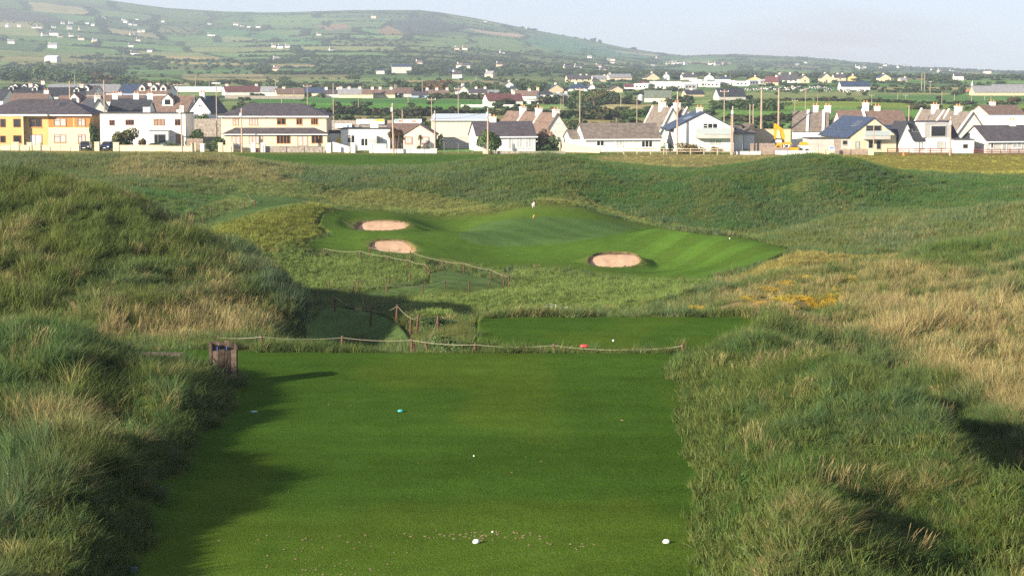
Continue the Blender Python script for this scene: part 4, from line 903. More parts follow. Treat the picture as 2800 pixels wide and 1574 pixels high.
def house(label, px0, px1, base, Y, dep, eave, ridge, roof, wall, rm, rot=0, wins=(), chims=(), skyl=(), fr='fwhite', parapets=(), oh=.35, group=None, cat='house', name='house', hip=None, doors=(), autow=0, trim=True, dorm=()):
    x0, _, z0 = at(px0, base, Y); r = R(rot); c, s = math.cos(r), math.sin(r)
    def Lc(px, py, off=0.0):
        dx, dz = px - CX, CY - py; vy = F * cT + dz * sT; vz = -F * sT + dz * cT
        # sight line meets the front wall plane
        nx, ny = -s, c; t = ((x0 * nx + Y * ny) + off) / (dx * nx + vy * ny)
        X, Yy = dx * t, vy * t; return (X - x0) * c + (Yy - Y) * s, CZ + vz * t - z0
    w = Lc(px1, base)[0]; ze = Lc((px0 + px1) / 2, eave)[1]; zg = -1.6
    if roof == 'gy': zr = Lc((px0 + px1) / 2, ridge)[1]
    else: zr = CZ + (at((px0 + px1) / 2, ridge, Y + dep / 2 * c)[2] - CZ) - z0
    if roof == 'flat': zr = ze
    t = thing(name, label, cat, (x0, Y, z0), r, group)
    mw, mr = V[wall], V[rm]
    W = MB()
    if roof == 'gx':
        W.prism([(0, zg), (dep, zg), (dep, ze), (dep / 2, zr), (0, ze)], 'x', 0, w)
        k = (zr - ze) / (dep / 2); Rf = MB(); o_ = oh
        Rf.prism([(-o_, ze - k * o_ + .03), (dep / 2, zr + .03), (dep + o_, ze - k * o_ + .03), (dep + o_, ze - k * o_ + .2), (dep / 2, zr + .22), (-o_, ze - k * o_ + .2)], 'x', -.18, w + .18)
        rz = lambda x, y: zr - abs(y - dep / 2) * k + .2
    elif roof == 'gy':
        W.prism([(0, zg), (w, zg), (w, ze), (w / 2, zr), (0, ze)], 'y', 0, dep)
        k = (zr - ze) / (w / 2); Rf = MB(); o_ = oh
        Rf.prism([(-o_, ze - k * o_ + .03), (w / 2, zr + .03), (w + o_, ze - k * o_ + .03), (w + o_, ze - k * o_ + .2), (w / 2, zr + .22), (-o_, ze - k * o_ + .2)], 'y', -.18, dep + .18)
        rz = lambda x, y: zr - abs(x - w / 2) * k + .2
    elif roof == 'hip':
        W.box(0, w, 0, dep, zg, ze); h0, h1 = hip or (dep / 2, dep / 2); o_ = oh; Rf = MB(); a = ze + .02
        vs = [(-o_, -o_, a), (w + o_, -o_, a), (w + o_, dep + o_, a), (-o_, dep + o_, a), (-o_, -o_, a + .14), (w + o_, -o_, a + .14), (w + o_, dep + o_, a + .14), (-o_, dep + o_, a + .14), (h0, dep / 2, zr), (w - h1, dep / 2, zr)]
        Rf.add(vs, [(3,2,1,0),(0,1,5,4),(1,2,6,5),(2,3,7,6),(3,0,4,7),(4,5,9,8),(5,6,9),(6,7,8,9),(7,4,8)])
        k = (zr - ze) / (dep / 2 + o_); rz = lambda x, y: zr - abs(y - dep / 2) * k
    else:
        W.box(0, w, 0, dep, zg, ze); Rf = MB().box(-.12, w + .12, -.12, dep + .12, ze + .002, ze + .16); rz = lambda x, y: ze + .16; k = 0
    W.build('wall', mw, t); ro = Rf.build('roof', mr, t)
    if roof in ('gx', 'hip') and trim:
        MB().box(-oh, w + oh, -oh - .10, -oh + .0, ze - (k * oh if roof == 'gx' else 0) - .14, ze - (k * oh if roof == 'gx' else 0) + .05).build('gutter', V['fwhite'] if fr != 'fgrey' else V['fgrey'], t)
    for p in parapets:
        a, b = (p - .22, p + .22); P = MB()
        if roof == 'gy': P.prism([(-.4, ze - k * .4 + .1), (w / 2, zr + .1), (w + .4, ze - k * .4 + .1), (w + .4, ze - k * .4 + .42), (w / 2, zr + .46), (-.4, ze - k * .4 + .42)], 'y', a, b)
        else: P.prism([(-.4, ze - k * .4 + .1), (dep / 2, zr + .1), (dep + .4, ze - k * .4 + .1), (dep + .4, ze - k * .4 + .42), (dep / 2, zr + .46), (-.4, ze - k * .4 + .42)], 'x', a, b)
        P.build('parapet', V['white'], ro)
    for ch in chims:
        q, ht = ch[0], ch[1]; cm = V[ch[2]] if len(ch) > 2 else V['white']
        xx, yy = (w * q, dep / 2) if roof != 'gy' else (w / 2, dep * q)
        zt = rz(xx, yy); hw, hd = (.55, .4) if roof != 'gy' else (.5, .55)
        b = MB().box(xx - hw, xx + hw, yy - hd, yy + hd, zt - .9, zt + ht).box(xx - hw - .07, xx + hw + .07, yy - hd - .07, yy + hd + .07, zt + ht - .02, zt + ht + .14)
        ch_o = b.build('chimney', cm, ro); b = MB()
        for e in (-.28, .28): b.lathe([(.14, 0), (.11, .4), (.13, .42)], 8, (xx + e, yy, zt + ht + .13))
        b.k = 0; pm = b.build('pots', V['pot'], t) if False else None
        me = ch_o.data; me.materials.append(V['pot'])
        bm = bmesh.new(); bm.from_mesh(me)
        for e in (-.28, .28):
            vs = []
            for z_, r_ in ((zt + ht + .13, .14), (zt + ht + .55, .12)):
                vs.append([bm.verts.new((xx + e + r_ * math.cos(g), yy + r_ * math.sin(g), z_)) for g in np.linspace(0, 5.5, 8)])
            for i in range(8): f = bm.faces.new((vs[0][i], vs[0][(i + 1) % 8], vs[1][(i + 1) % 8], vs[1][i])); f.material_index = 1
            f = bm.faces.new(vs[1]); f.material_index = 1
        bm.to_mesh(me); bm.free()
    for sk in skyl:   # (x fraction, slope fraction, width)
        fx, fs, sw = sk
        if roof in ('gx', 'hip'):
            yy = dep / 2 * fs; n = Vector((0, -k, 1)).normalized(); u_ = Vector((1, 0, 0)); v_ = Vector((0, 1, k)).normalized(); p = Vector((w * fx, yy, rz(w * fx, yy)))
        else:
            xx = w / 2 * fs; n = Vector((-k, 0, 1)).normalized(); u_ = Vector((0, 1, 0)); v_ = Vector((1, 0, k)).normalized(); p = Vector((xx, dep * fx, rz(xx, 0)))
        b = MB()
        for e, d0, d1, kk in ((sw, -.04, .07, 0), (sw - .12, .07, .09, 1)):
            b.k = kk; q = [p + u_ * a_ * e / 2 + v_ * b2 * e * .65 for a_, b2 in ((-1, -1), (1, -1), (1, 1), (-1, 1))]
            b.add([v + n * d0 for v in q] + [v + n * d1 for v in q], [(3,2,1,0),(4,5,6,7),(0,1,5,4),(1,2,6,5),(2,3,7,6),(3,0,4,7)])
        b.build('skylight', [V['fgrey'], V['glass']], ro)
    for i, d in enumerate(dorm):   # gabled dormers: x fraction, width, slope fraction
        fx, dw, fs = d; xx = w * fx; yy = dep / 2 * fs; zb = rz(xx, yy) - .3; hh = dw * .62; d_ = MB()
        d_.prism([(xx - dw / 2, zb), (xx + dw / 2, zb), (xx + dw / 2, zb + hh), (xx, zb + hh + dw * .5), (xx - dw / 2, zb + hh)], 'y', yy, yy + dep * .3)
        d_.k = 1; d_.prism([(xx - dw / 2 - .2, zb + hh - .12), (xx, zb + hh + dw * .5 + .03), (xx + dw / 2 + .2, zb + hh - .12), (xx + dw / 2 + .2, zb + hh + .06), (xx, zb + hh + dw * .5 + .22), (xx - dw / 2 - .2, zb + hh + .06)], 'y', yy - .15, yy + dep * .3)
        d_.k = 2; d_.box(xx - dw * .27, xx + dw * .27, yy - .05, yy, zb + hh * .35, zb + hh * 1.1)
        d_.build('dormer', [V['white'], mr, V['glass']], ro)
    def window(xa, za, xb, zb_, style, nm='window', fmat=None):
        g = style[0]; n = int(style[1:] or 1) ; b = MB(); e = .07; fm_ = V[fmat or fr]
        b.box(xa - .02, xb + .02, -.07, .05, za - .04, za + e).box(xa - .02, xb + .02, -.07, .05, zb_ - e, zb_).box(xa - .02, xa + e, -.068, .05, za + e, zb_ - e).box(xb - e, xb + .02, -.068, .05, za + e, zb_ - e)
        for i in range(1, n): xm = xa + (xb - xa) * i / n; b.box(xm - e * .55, xm + e * .55, -.066, .05, za + e, zb_ - e)
        if n >= 2 and (zb_ - za) > .9 and nm == 'window': b.box(xa + e, xa + (xb - xa) / n - e * .55, -.064, .05, zb_ - (zb_ - za) * .3, zb_ - (zb_ - za) * .3 + .06)
        o = b.build(nm, fm_, t); MB().box(xa + e, xb - e, -.035, .04, za + e, zb_ - e).build('pane', V[GLZ[g]], o)
        if nm == 'window': MB().box(xa - .08, xb + .08, -.12, -.002, za - .13, za - .042).build('sill', mw, o)
    for q in wins:
        xa, zb_ = Lc(q[0], q[1]); xb, za = Lc(q[2], q[3]); window(xa, max(za, .05), xb, zb_, q[4], fmat=q[5] if len(q) > 5 else None)
    for q in doors:
        xa, zb_ = Lc(q[0], q[1]); xb, za = Lc(q[2], q[3]); window(xa, max(za, .02), xb, zb_, q[4], 'door', q[5] if len(q) > 5 else None)
    if autow:
        hgt = ze; rows = 2 if hgt > 4.4 else 1
        for rr in range(rows):
            zc = .95 + rr * 2.6
            for i in range(autow):
                xc = w * (i + .5) / autow; hw = min(.65, w / autow * .3)
                if zc + 1.1 < hgt - .05: window(xc - hw, zc, xc + hw, zc + 1.1, 'g1')
    return t, w, ze, zr

# ------------------------------------------------------------------ the front row facing the links
Yh = 334
house('two-storey semi-detached house, yellow and cream halves under a purple slate hip roof', -70, 246, 398, Yh, 11, 315, 271, 'hip', 'yellow', 'slate', hip=(6.4, 4.6), oh=.5, fr='fbrown', skyl=((.73, .62, 1.4),),
  wins=[(0,326,15,348,'g2'),(36,325,56,348,'g2'),(80,324,114,347,'g2'),(148,324,181,345,'c2'),(213,324,233,345,'c2'),(0,371,15,390,'g2'),(36,370,58,391,'g1'),(148,368,181,390,'c2'),(213,368,234,390,'c2')], doors=[(80,368,115,397,'b2')])
HY = D.objects['house']; HY.name = 'semi_detached_house'
def slab(parent, name, Y0, pxa, pya, pxb, pyb, d0, d1, m):
    """a box on a wall facing the camera, given by its corners on the print; d0..d1 is its depth from the wall plane"""
    ox, oy, oz = parent.location; xa, _, zb = at(pxa, pya, Y0); xb, _, za = at(pxb, pyb, Y0)
    return MB().box(xa - ox, xb - ox, d0, d1, za - oz, zb - oz).build(name, V[m] if isinstance(m, str) else m, parent)
slab(HY, 'upper_panel', Yh, 132, 318, 147.4, 348, -.022, -.001, 'brown'); slab(HY, 'upper_panel', Yh, 182, 318, 199, 348, -.022, -.001, 'brown'); slab(HY, 'upper_panel', Yh, 203, 318, 212.3, 348, -.022, -.001, 'brown'); slab(HY, 'upper_panel', Yh, 234, 318, 246.3, 348, -.022, -.001, 'brown')
slab(HY, 'upper_panel', Yh, 147.4, 318, 182, 323.3, -.024, -.001, 'brown'); slab(HY, 'upper_panel', Yh, 212.3, 318, 234, 323.3, -.024, -.001, 'brown')
slab(HY, 'cream_wall', Yh, 132, 349.5, 246.5, 412, -.028, -.001, 'cream')
slab(HY, 'front_wing', Yh, -70, 317.5, 69, 412, -1.0, -.001, 'yellow'); slab(HY, 'fascia', Yh, -72, 312.8, 133, 317, -1.15, -.002, 'fwhite'); slab(HY, 'drainpipe', Yh, 67, 317, 68.6, 404, -1.09, -1.004, 'fwhite')
for q in ((0,325,15,348),(36,325,56,348),(0,371,15,390),(36,370,58,391)):
    o = slab(HY, 'window', Yh - 1.0, *q, -1.08, -1.002, 'fbrown'); ox = HY.location; xa, _, zb = at(q[0] + 1.5, q[1] + 1.5, Yh - 1); xb, _, za = at(q[2] - 1.5, q[3] - 1.5, Yh - 1); MB().box(xa - ox.x, xb - ox.x, -1.10, -1.081, za - ox.z, zb - ox.z).build('pane', V['glass'], o)

H2, *_ = house('white two-storey flat-roofed house with a square porch and brown shuttered windows', 275, 508, 396, Yh, 9, 311, 311, 'flat', 'white', 'felt', fr='fbrown', wins=[(299,328,313,343,'g2'),(343,327,366,342,'g3'),(420,325,450,343,'s3'),(478,326,494,343,'g2')], doors=[(481,367,498,392,'s2')])
slab(H2, 'porch', Yh, 414, 357.5, 466, 404, -2.0, -.001, 'white'); slab(H2, 'porch_roof', Yh, 412, 355.6, 468, 357.3, -2.2, -.001, 'fgrey')
o = slab(H2, 'porch_window', Yh - 2, 421, 367, 453, 391, -2.06, -2.001, 'fgrey'); slab(H2, 'pane', Yh - 2, 422.5, 368.5, 431, 389.5, -2.085, -2.061, 'glass').parent = H2; slab(H2, 'pane', Yh - 2, 432.5, 368.5, 451.5, 389.5, -2.085, -2.061, 'glass')
slab(H2, 'chimney', Yh, 483, 290, 494, 310, 3.0, 4.0, 'white'); slab(H2, 'chimney', Yh, 474, 301, 482, 310, 3.2, 4.0, 'white'); slab(H2, 'roof_box', Yh, 380, 294, 400, 309, 3.6, 5.2, 'white')

H3, w3, *_ = house('wide cream two-storey house with orange window frames and slate lean-to roof', 606, 893, 408, Yh - 3, 10, 318.5, 282, 'hip', 'cream', 'slate', hip=(4.3, 4.6), oh=.45, fr='forange',
  wins=[(636,325,652,343,'c2'),(681,324,705,343,'c3'),(757,324,781,341,'g2'),(810,324,826,341,'g2'),(850,324,869,341,'g3')])
slab(H3, 'ground_floor', Yh - 3, 612, 366, 897, 424, -1.6, -.001, 'cream')
ox = H3.location; xa, _, z1 = at(613, 365.5, Yh - 3); xb, _, z0 = at(898, 349, Yh - 3); xc = at(643, 349, Yh - 3)[0]; xd = at(860, 349, Yh - 3)[0]; z1 -= ox.z; z0 -= ox.z
b = MB(); b.add([(xa - ox.x - .2, -2.0, z1), (xb - ox.x + .2, -2.0, z1), (xd - ox.x, -.001, z0), (xc - ox.x, -.001, z0), (xa - ox.x - .2, -.001, z1), (xb - ox.x + .2, -.001, z1), (xa - ox.x - .2, -2.0, z1 - .14), (xb - ox.x + .2, -2.0, z1 - .14), (xa - ox.x - .2, -.001, z1 - .14), (xb - ox.x + .2, -.001, z1 - .14)], [(0,1,2,3),(0,3,4),(1,5,2),(6,7,1,0),(8,6,0,4),(7,9,5,1),(9,7,6,8)]); b.build('lean_to_roof', V['slate'], H3)
slab(H3, 'gutter', Yh - 3, 611, 366, 899, 368, -2.12, -2.002, 'fwhite')
for q, nm, st, n in (((633,372,657,405),'door','c',2),((680,371,719,394),'window','c',4),((756,370,794,393),'window','g',4),((813,370,842,400),'door','c',2),((851,369,882,392),'window','g',3)):
    xa, _, zb = at(q[0], q[1], Yh - 4.6); xb, _, za = at(q[2], q[3], Yh - 4.6); xa -= ox.x; xb -= ox.x; za -= ox.z; zb -= ox.z; b = MB(); e = .08
    b.box(xa, xb, -1.67, -1.59, za, za + e).box(xa, xb, -1.67, -1.59, zb - e, zb)
    for i in range(n + 1): xm = xa + (xb - xa - e) * i / n; b.box(xm, xm + e, -1.668, -1.59, za + e, zb - e)
    o = b.build(nm, V['forange'], H3); MB().box(xa + e, xb - e, -1.64, -1.601, za + e, zb - e).build('pane', V[GLZ[st]], o)

H4, *_ = house('low white flat-roofed bungalow with a glazed porch', 932, 1066, 406, Yh, 8, 353.5, 353, 'flat', 'white', 'felt', wins=[(949,369,971,391,'g2'),(1031,369,1050,391,'c2')])
slab(H4, 'porch', Yh, 980, 371, 1031, 412, -1.5, -.001, 'white'); o = slab(H4, 'porch_window', Yh - 1.5, 986, 378, 1027, 399, -1.56, -1.501, 'fwhite')
for q in ((987.5,379,996,398),(997.5,379,1005,398),(1008,379,1026,398)): slab(H4, 'pane', Yh - 1.5, *q, -1.585, -1.561, 'curtain' if q[0] > 1000 else 'glass')
slab(H4, 'chimney', Yh, 1009, 341, 1031, 353, 3, 4, 'white'); slab(H4, 'side_annexe', Yh, 893, 365, 931.6, 412, .8, 5, 'white'); slab(H4, 'annexe_roof', Yh, 893, 357.5, 931.6, 364.8, .7, 5.1, 'slate')
o = slab(H4, 'yellow_panel', Yh, 920, 376, 932, 392, .70, .799, 'yellowp'); o['label'] = 'bright yellow panel on the annexe wall'
house('pale pink bungalow with a wide gable and two brown-framed windows', 1103, 1190, 408, Yh + 1, 9, 369, 342, 'gy', 'pink', 'tile', fr='fbrown', wins=[(1107,374,1127,393,'c1'),(1150,374,1173,393,'c1')], oh=.3)
house('brown-tiled wing behind the pink bungalow gable', 1058, 1140, 406, Yh + 5, 8, 362, 340, 'gx', 'pink', 'tile', trim=False, cat='house wing', name='house_wing')
# big shed
t, *_ = house('big cream sports hall shed with a pale blue sheet roof', 1180, 1338, 392, 372, 24, 330, 314, 'gx', 'shed', 'metal', oh=.5, trim=False, cat='shed', name='hall_shed')
house('white cottage with a dark slate roof and three white sash windows', 1303, 1464, 412, Yh - 2, 8, 371, 335, 'gx', 'white', 'slate', rot=10, wins=[(1413,375,1429,404,'c2'),(1437,375,1454,404,'c2')], doors=[(1390,376,1400,409,'c1')], chims=((.34, .6),))
house('long white bungalow with a grey-brown tiled roof and glazed porch', 1598, 1806, 415, Yh - 3, 8.5, 378, 340, 'gx', 'white', 'tile2', rot=9, wins=[(1631,380,1652,399,'g2'),(1684,380,1703,399,'c2'),(1754,380,1784,403,'g3')])
HB_ = [o for o in D.objects if o.name.startswith('house') and o.get('label', '').startswith('long white bungalow')][0]
house('small white gabled annexe at the left end of the long tiled bungalow', 1560, 1597, 400, Yh + .5, 6, 377, 358, 'gx', 'white', 'tile2', rot=9, trim=False, cat='annexe', name='annexe')
t = thing('glazed_porch', 'white-framed glazed porch on the front of the long tiled bungalow', 'porch', at(1708, 414, Yh + .2), R(9)); zt = 2.45
MB().box(0, 2.6, -1.3, -.01, -.6, .35).build('base_wall', V['white'], t); b = MB()
for x in (0, .62, 1.3, 1.95, 2.52): b.box(x, x + .08, -1.3, -1.22, .352, zt)
b.box(0, 2.6, -1.302, -1.218, zt, zt + .1).box(2.52, 2.6, -1.2, -.01, .352, zt).build('frame', V['fwhite'], t)
MB().box(.08, 2.52, -1.27, -1.25, .36, zt - .01).build('pane', V['curtain'], t); MB().add([(-.1, -1.4, zt + .12), (2.7, -1.4, zt + .12), (2.7, -.02, zt + .6), (-.1, -.02, zt + .6), (-.1, -1.4, zt + .18), (2.7, -1.4, zt + .18), (2.7, -.02, zt + .66), (-.1, -.02, zt + .66)], [(3,2,1,0),(4,5,6,7),(0,1,5,4),(1,2,6,5),(2,3,7,6),(3,0,4,7)]).build('roof', V['clear'], t)

def balcony(parent, Y0, q, dep, glass=True):
    ox = parent.location; xa, _, zt = at(q[0], q[1], Y0); xb, _, zb = at(q[2], q[3], Y0); xa -= ox.x; xb -= ox.x; zt -= ox.z; zb -= ox.z
    o = MB().box(xa, xb, -dep, -.002, zb - .55, zb).build('balcony', V['concrete'], parent); b = MB()
    n = 5
    for i in range(n + 1): x = xa + (xb - xa - .06) * i / n; b.box(x, x + .05, -dep, -dep + .05, zb, zt)
    b.box(xa, xb, -dep - .01, -dep + .06, zt, zt + .05).build('railing', V['galv'], o)
    MB().box(xa + .05, xb - .05, -dep + .015, -dep + .03, zb + .06, zt - .03).build('glass_panel', V['clear'], o)
H10, *_ = house('white two-storey gabled house with a first-floor balcony and a dark blue slate roof', 1843, 2006, 414, Yh, 12, 350, 309, 'gy', 'white', 'navy', rot=3, oh=.9, fr='fwhite', wins=[(1922,337,1962,362,'g3'),(1938,382,1974,400,'c2')], chims=((.45, .5, 'grey'),), skyl=((.15, .55, 1.0), (.25, .55, 1.0), (.42, .55, 1.0)))
balcony(H10, Yh, (1900, 350, 1998, 368), 1.4); slab(H10, 'canopy', Yh, 1900, 369, 1998, 378, -1.38, -.6, 'grey')
house('long low wing with a dark roof at the right side of the balcony house', 2007, 2032, 414, Yh + 4, 10, 366, 346, 'gx', 'white', 'tile2', trim=False, cat='house wing', name='house_wing')
house('small hip-roofed white outbuilding between the balcony house and the excavator', 2034, 2062, 412, Yh + 12, 8, 366, 338, 'hip', 'white', 'tile2', hip=(2.0, 2.0), cat='outbuilding', name='outbuilding', trim=False)
H13, *_ = house('modern gabled house with a long blue slate roof and a large glazed upper gable', 2325, 2450, 418, Yh, 17, 372, 324, 'gy', 'cream', 'navy', rot=8, oh=.5, fr='fgrey', wins=[(2368,343,2409,371,'g2'),(2339,386,2350,406,'c1'),(2375,384,2387,405,'g1'),(2397,384,2408,408,'g1')], skyl=((.2, .6, 1.1), (.3, .6, 1.1)))
balcony(H13, Yh, (2360, 358, 2432, 372), 1.3)
house('pale annexe with a dark flat fascia beside the blue-roofed house', 2212, 2324, 416, Yh + 1, 6, 380, 367, 'flat', 'concrete', 'felt', rot=2, fr='fgrey', cat='annexe', name='annexe', wins=[(2304,384,2317,396,'g1')])
house('low link with a blue slate roof between two modern houses', 2428, 2472, 410, Yh + 9, 8, 372, 345, 'gx', 'blue', 'navy', rot=0, trim=False, cat='house wing', name='house_wing', oh=.3)
H15, *_ = house('white modern house with a grey box dormer and dark steep roof', 2498, 2622, 416, Yh - 1, 7.6, 383, 334, 'gx', 'white', 'dark', rot=14, oh=.25, fr='fgrey', wins=[(2513,386,2530,406,'b2'),(2560,388,2585,408,'c2')], skyl=((.14, .55, 1.3),), trim=False)
slab(H15, 'box_dormer', Yh, 2524, 335, 2599, 376, -.55, 3.2, 'clad'); o = slab(H15, 'dormer_window', Yh, 2541, 343, 2586, 374, -.62, -.551, 'galv'); slab(H15, 'pane', Yh, 2543, 345, 2584, 372, -.645, -.621, 'glass'); slab(H15, 'bay_wall', Yh, 2530, 376.4, 2602, 418, -.55, -.001, 'white')
slab(H15, 'window', Yh, 2560, 387, 2585, 407, -.60, -.551, 'fgrey'); slab(H15, 'pane', Yh, 2561, 388, 2584, 406, -.63, -.601, 'curtain')
for o in H15.children:
    if o.name.split('.')[0] in ('box_dormer', 'dormer_window', 'pane', 'bay_wall', 'window') and o.rotation_euler.z == 0 and o.location.length == 0: pass
house('white gable end facing left on the box-dormer house', 2459, 2497, 416, Yh + .8, 8, 380, 336, 'gy', 'white', 'dark', rot=4, trim=False, cat='house wing', name='house_wing', wins=[(2484,386,2488,394,'g1')], oh=.2)
house('small white flat-roofed annexe with one square window', 2609, 2663, 420, Yh - 3, 6, 383, 383, 'flat', 'white', 'felt', fr='fgrey', wins=[(2633,394,2646,406,'g1')], cat='annexe', name='annexe')
house('pale grey bungalow with a wide grey slate roof at the right edge', 2697, 2860, 418, Yh - 2, 8.5, 384, 346, 'gx', 'grey', 'slate', rot=15, wins=[(2709,389,2716,406,'g1'),(2769,388,2794,405,'c2')], doors=[(2740,388,2753,414,'c1')], chims=((.63, .7),))

# terraces whose gable ends face the links
house('terrace of four houses seen end on, brown roof with three chimneys behind the flowering tree', 1483, 1566, 402, 352, 26, 376, 312, 'gy', 'white', 'tile', rot=20, parapets=(8.5, 17), chims=((.03, .5), (.36, .6), (.68, .7)), oh=.3, cat='terrace', name='terrace_house')
for lb, a_, b2, ev, rd, Y_, dp, rt in (('white gabled terrace house with a brown roof behind the long bungalow',1806,1870,362,297,356,10,17),('white gabled terrace house just left of the balcony house roof',1850,1906,352,299,362,10,17)):
    house(lb, a_, b2, 400, Y_, dp, ev, rd, 'gy', 'white', 'tile2', rot=rt, parapets=(.1, dp - .1), chims=((.5, .8),), oh=.3, cat='terrace house', name='terrace_house', group='stepped white terrace houses')
house('brown-roofed terrace with white party walls right of the excavator', 2166, 2262, 410, 356, 10, 357, 306, 'gx', 'white', 'tile2', rot=-10, parapets=(2.6, 5.4), chims=((.62, .8), (.98, .8)), cat='terrace', name='terrace_house', trim=False)
house('long brown-roofed terrace crossing behind the blue-roofed house', 2300, 2478, 386, 366, 10, 344, 304, 'gx', 'white', 'tile', parapets=(4.7,), chims=((.44, 1.2), (.62, .6, 'grey')), cat='terrace', name='terrace_house', trim=False)
for lb, a_, b2, ev, rd, Y_, dp, rt in (('white gabled terrace house behind the box-dormer house',2560,2626,366,304,360,10,18),('broad white gabled terrace house behind the small annexe',2612,2704,374,309,352,10,18)):
    house(lb, a_, b2, 404, Y_, dp, ev, rd, 'gy', 'white', 'tile2', rot=rt, parapets=(.1, dp - .1), chims=((.5, .8),), oh=.3, cat='terrace house', name='terrace_house', group='stepped white terrace houses')
house('long white flat shed at the right edge behind the grey bungalow', 2680, 2860, 372, 372, 12, 320, 312, 'flat', 'white', 'metal', cat='shed', name='shed')
house('cream gabled houses joined in a row at the far right edge', 2702, 2800, 330, 420, 9, 312, 290, 'gx', 'cream', 'tile', rot=12, cat='house', trim=False, chims=((.37, .5),))

# ------------------------------------------------------------------ estate behind the yellow house
E = [('white-gabled dormer house with dark slates, leftmost in the estate behind the yellow house',10,118,590,256,240,'gx','white','dark',14,((.7,.8),),((.2,1.6,.5),(.8,1.6,.4))),
 ('long dark-roofed row with small white dormers at the back of the estate',30,120,640,250,232,'gx','white','slate',8,((.95,.8),),((.12,1.7,.3),(.4,1.7,.3),(.75,1.7,.3))),
 ('white-gabled dark-roofed house, in the middle of the estate behind the yellow house',134,236,585,262,241,'gx','white','dark',14,((.9,.7),),((.75,1.6,.4),)),
 ('dark-roofed dormer house with a bluish shaded gable, right of the tall estate pole',205,256,625,258,236,'gx','white','slate',-12,(),((.5,1.8,.35),)),
 ('long brown-tiled roof just above the yellow house on its left',27,128,490,278,257,'gx','white','tile',0,((.9,.5),),()),
 ('brown-tiled house with one white dormer above the right end of the yellow house',146,256,432,296,264,'gx','white','tile',-10,(),((.47,2.2,.3),)),
 ('white gabled house end with dark roof between the yellow house and the flat-roofed house',246,298,396,310,273,'gy','white','dark',22,((.1,.5),),()),
 ('dark-roofed terrace with three white chimneys above the flat-roofed house',298,404,404,306,272,'gx','white','dark',0,((.07,.9),(.62,.9),(.98,.9)),()),
 ('long low brown roof across the middle of the estate',262,390,500,276,262,'gx','white','tile',0,((.45,.4),),()),
 ('brown-tiled house with one large white dormer right above the flat-roofed house',404,512,425,304,264,'gx','white','tile',-10,(),((.46,2.4,.3),)),
 ('steep white gabled house with a four-pane window right of the flat-roofed house',517,576,418,306,266,'gy','white','dark',-6,((.2,.6),),()),
 ('brown-roofed house with three white dormers at the top right of the estate',370,458,620,256,236,'gx','white','tile',-12,((.55,.5),(.3,.5)),((.17,1.9,.3),(.53,1.9,.3),(.83,1.9,.3))),
 ('pink gabled house with a blue-grey roof at the back of the estate',281,330,660,252,232,'gx','pink','greyr',14,(),()),
 ('blue-roofed hall at the back of the estate',322,372,655,254,232,'gx','blue','navy',-14,(),()),
 ('pale house at the left edge of the photo behind the yellow house',-30,9,560,274,246,'gx','white','dark',-12,(),())]
for lb, a, b_, Y, ev, rd, rf, wl, rm, rot, ch, dm in E:
    dep = 9 if rf == 'gx' else 14
    house(lb, a, b_, PY[np.searchsorted(Yg, Y), NU // 2], Y, dep, ev, rd, rf, wl, rm, rot=rot, chims=ch, dorm=dm, trim=False, group='estate houses on the left', skyl=((.3, .5, .9),) if 'slates' in lb or 'large' in lb else (), wins=[(543,286,553,294,'g2')] if 'four-pane' in lb else ())
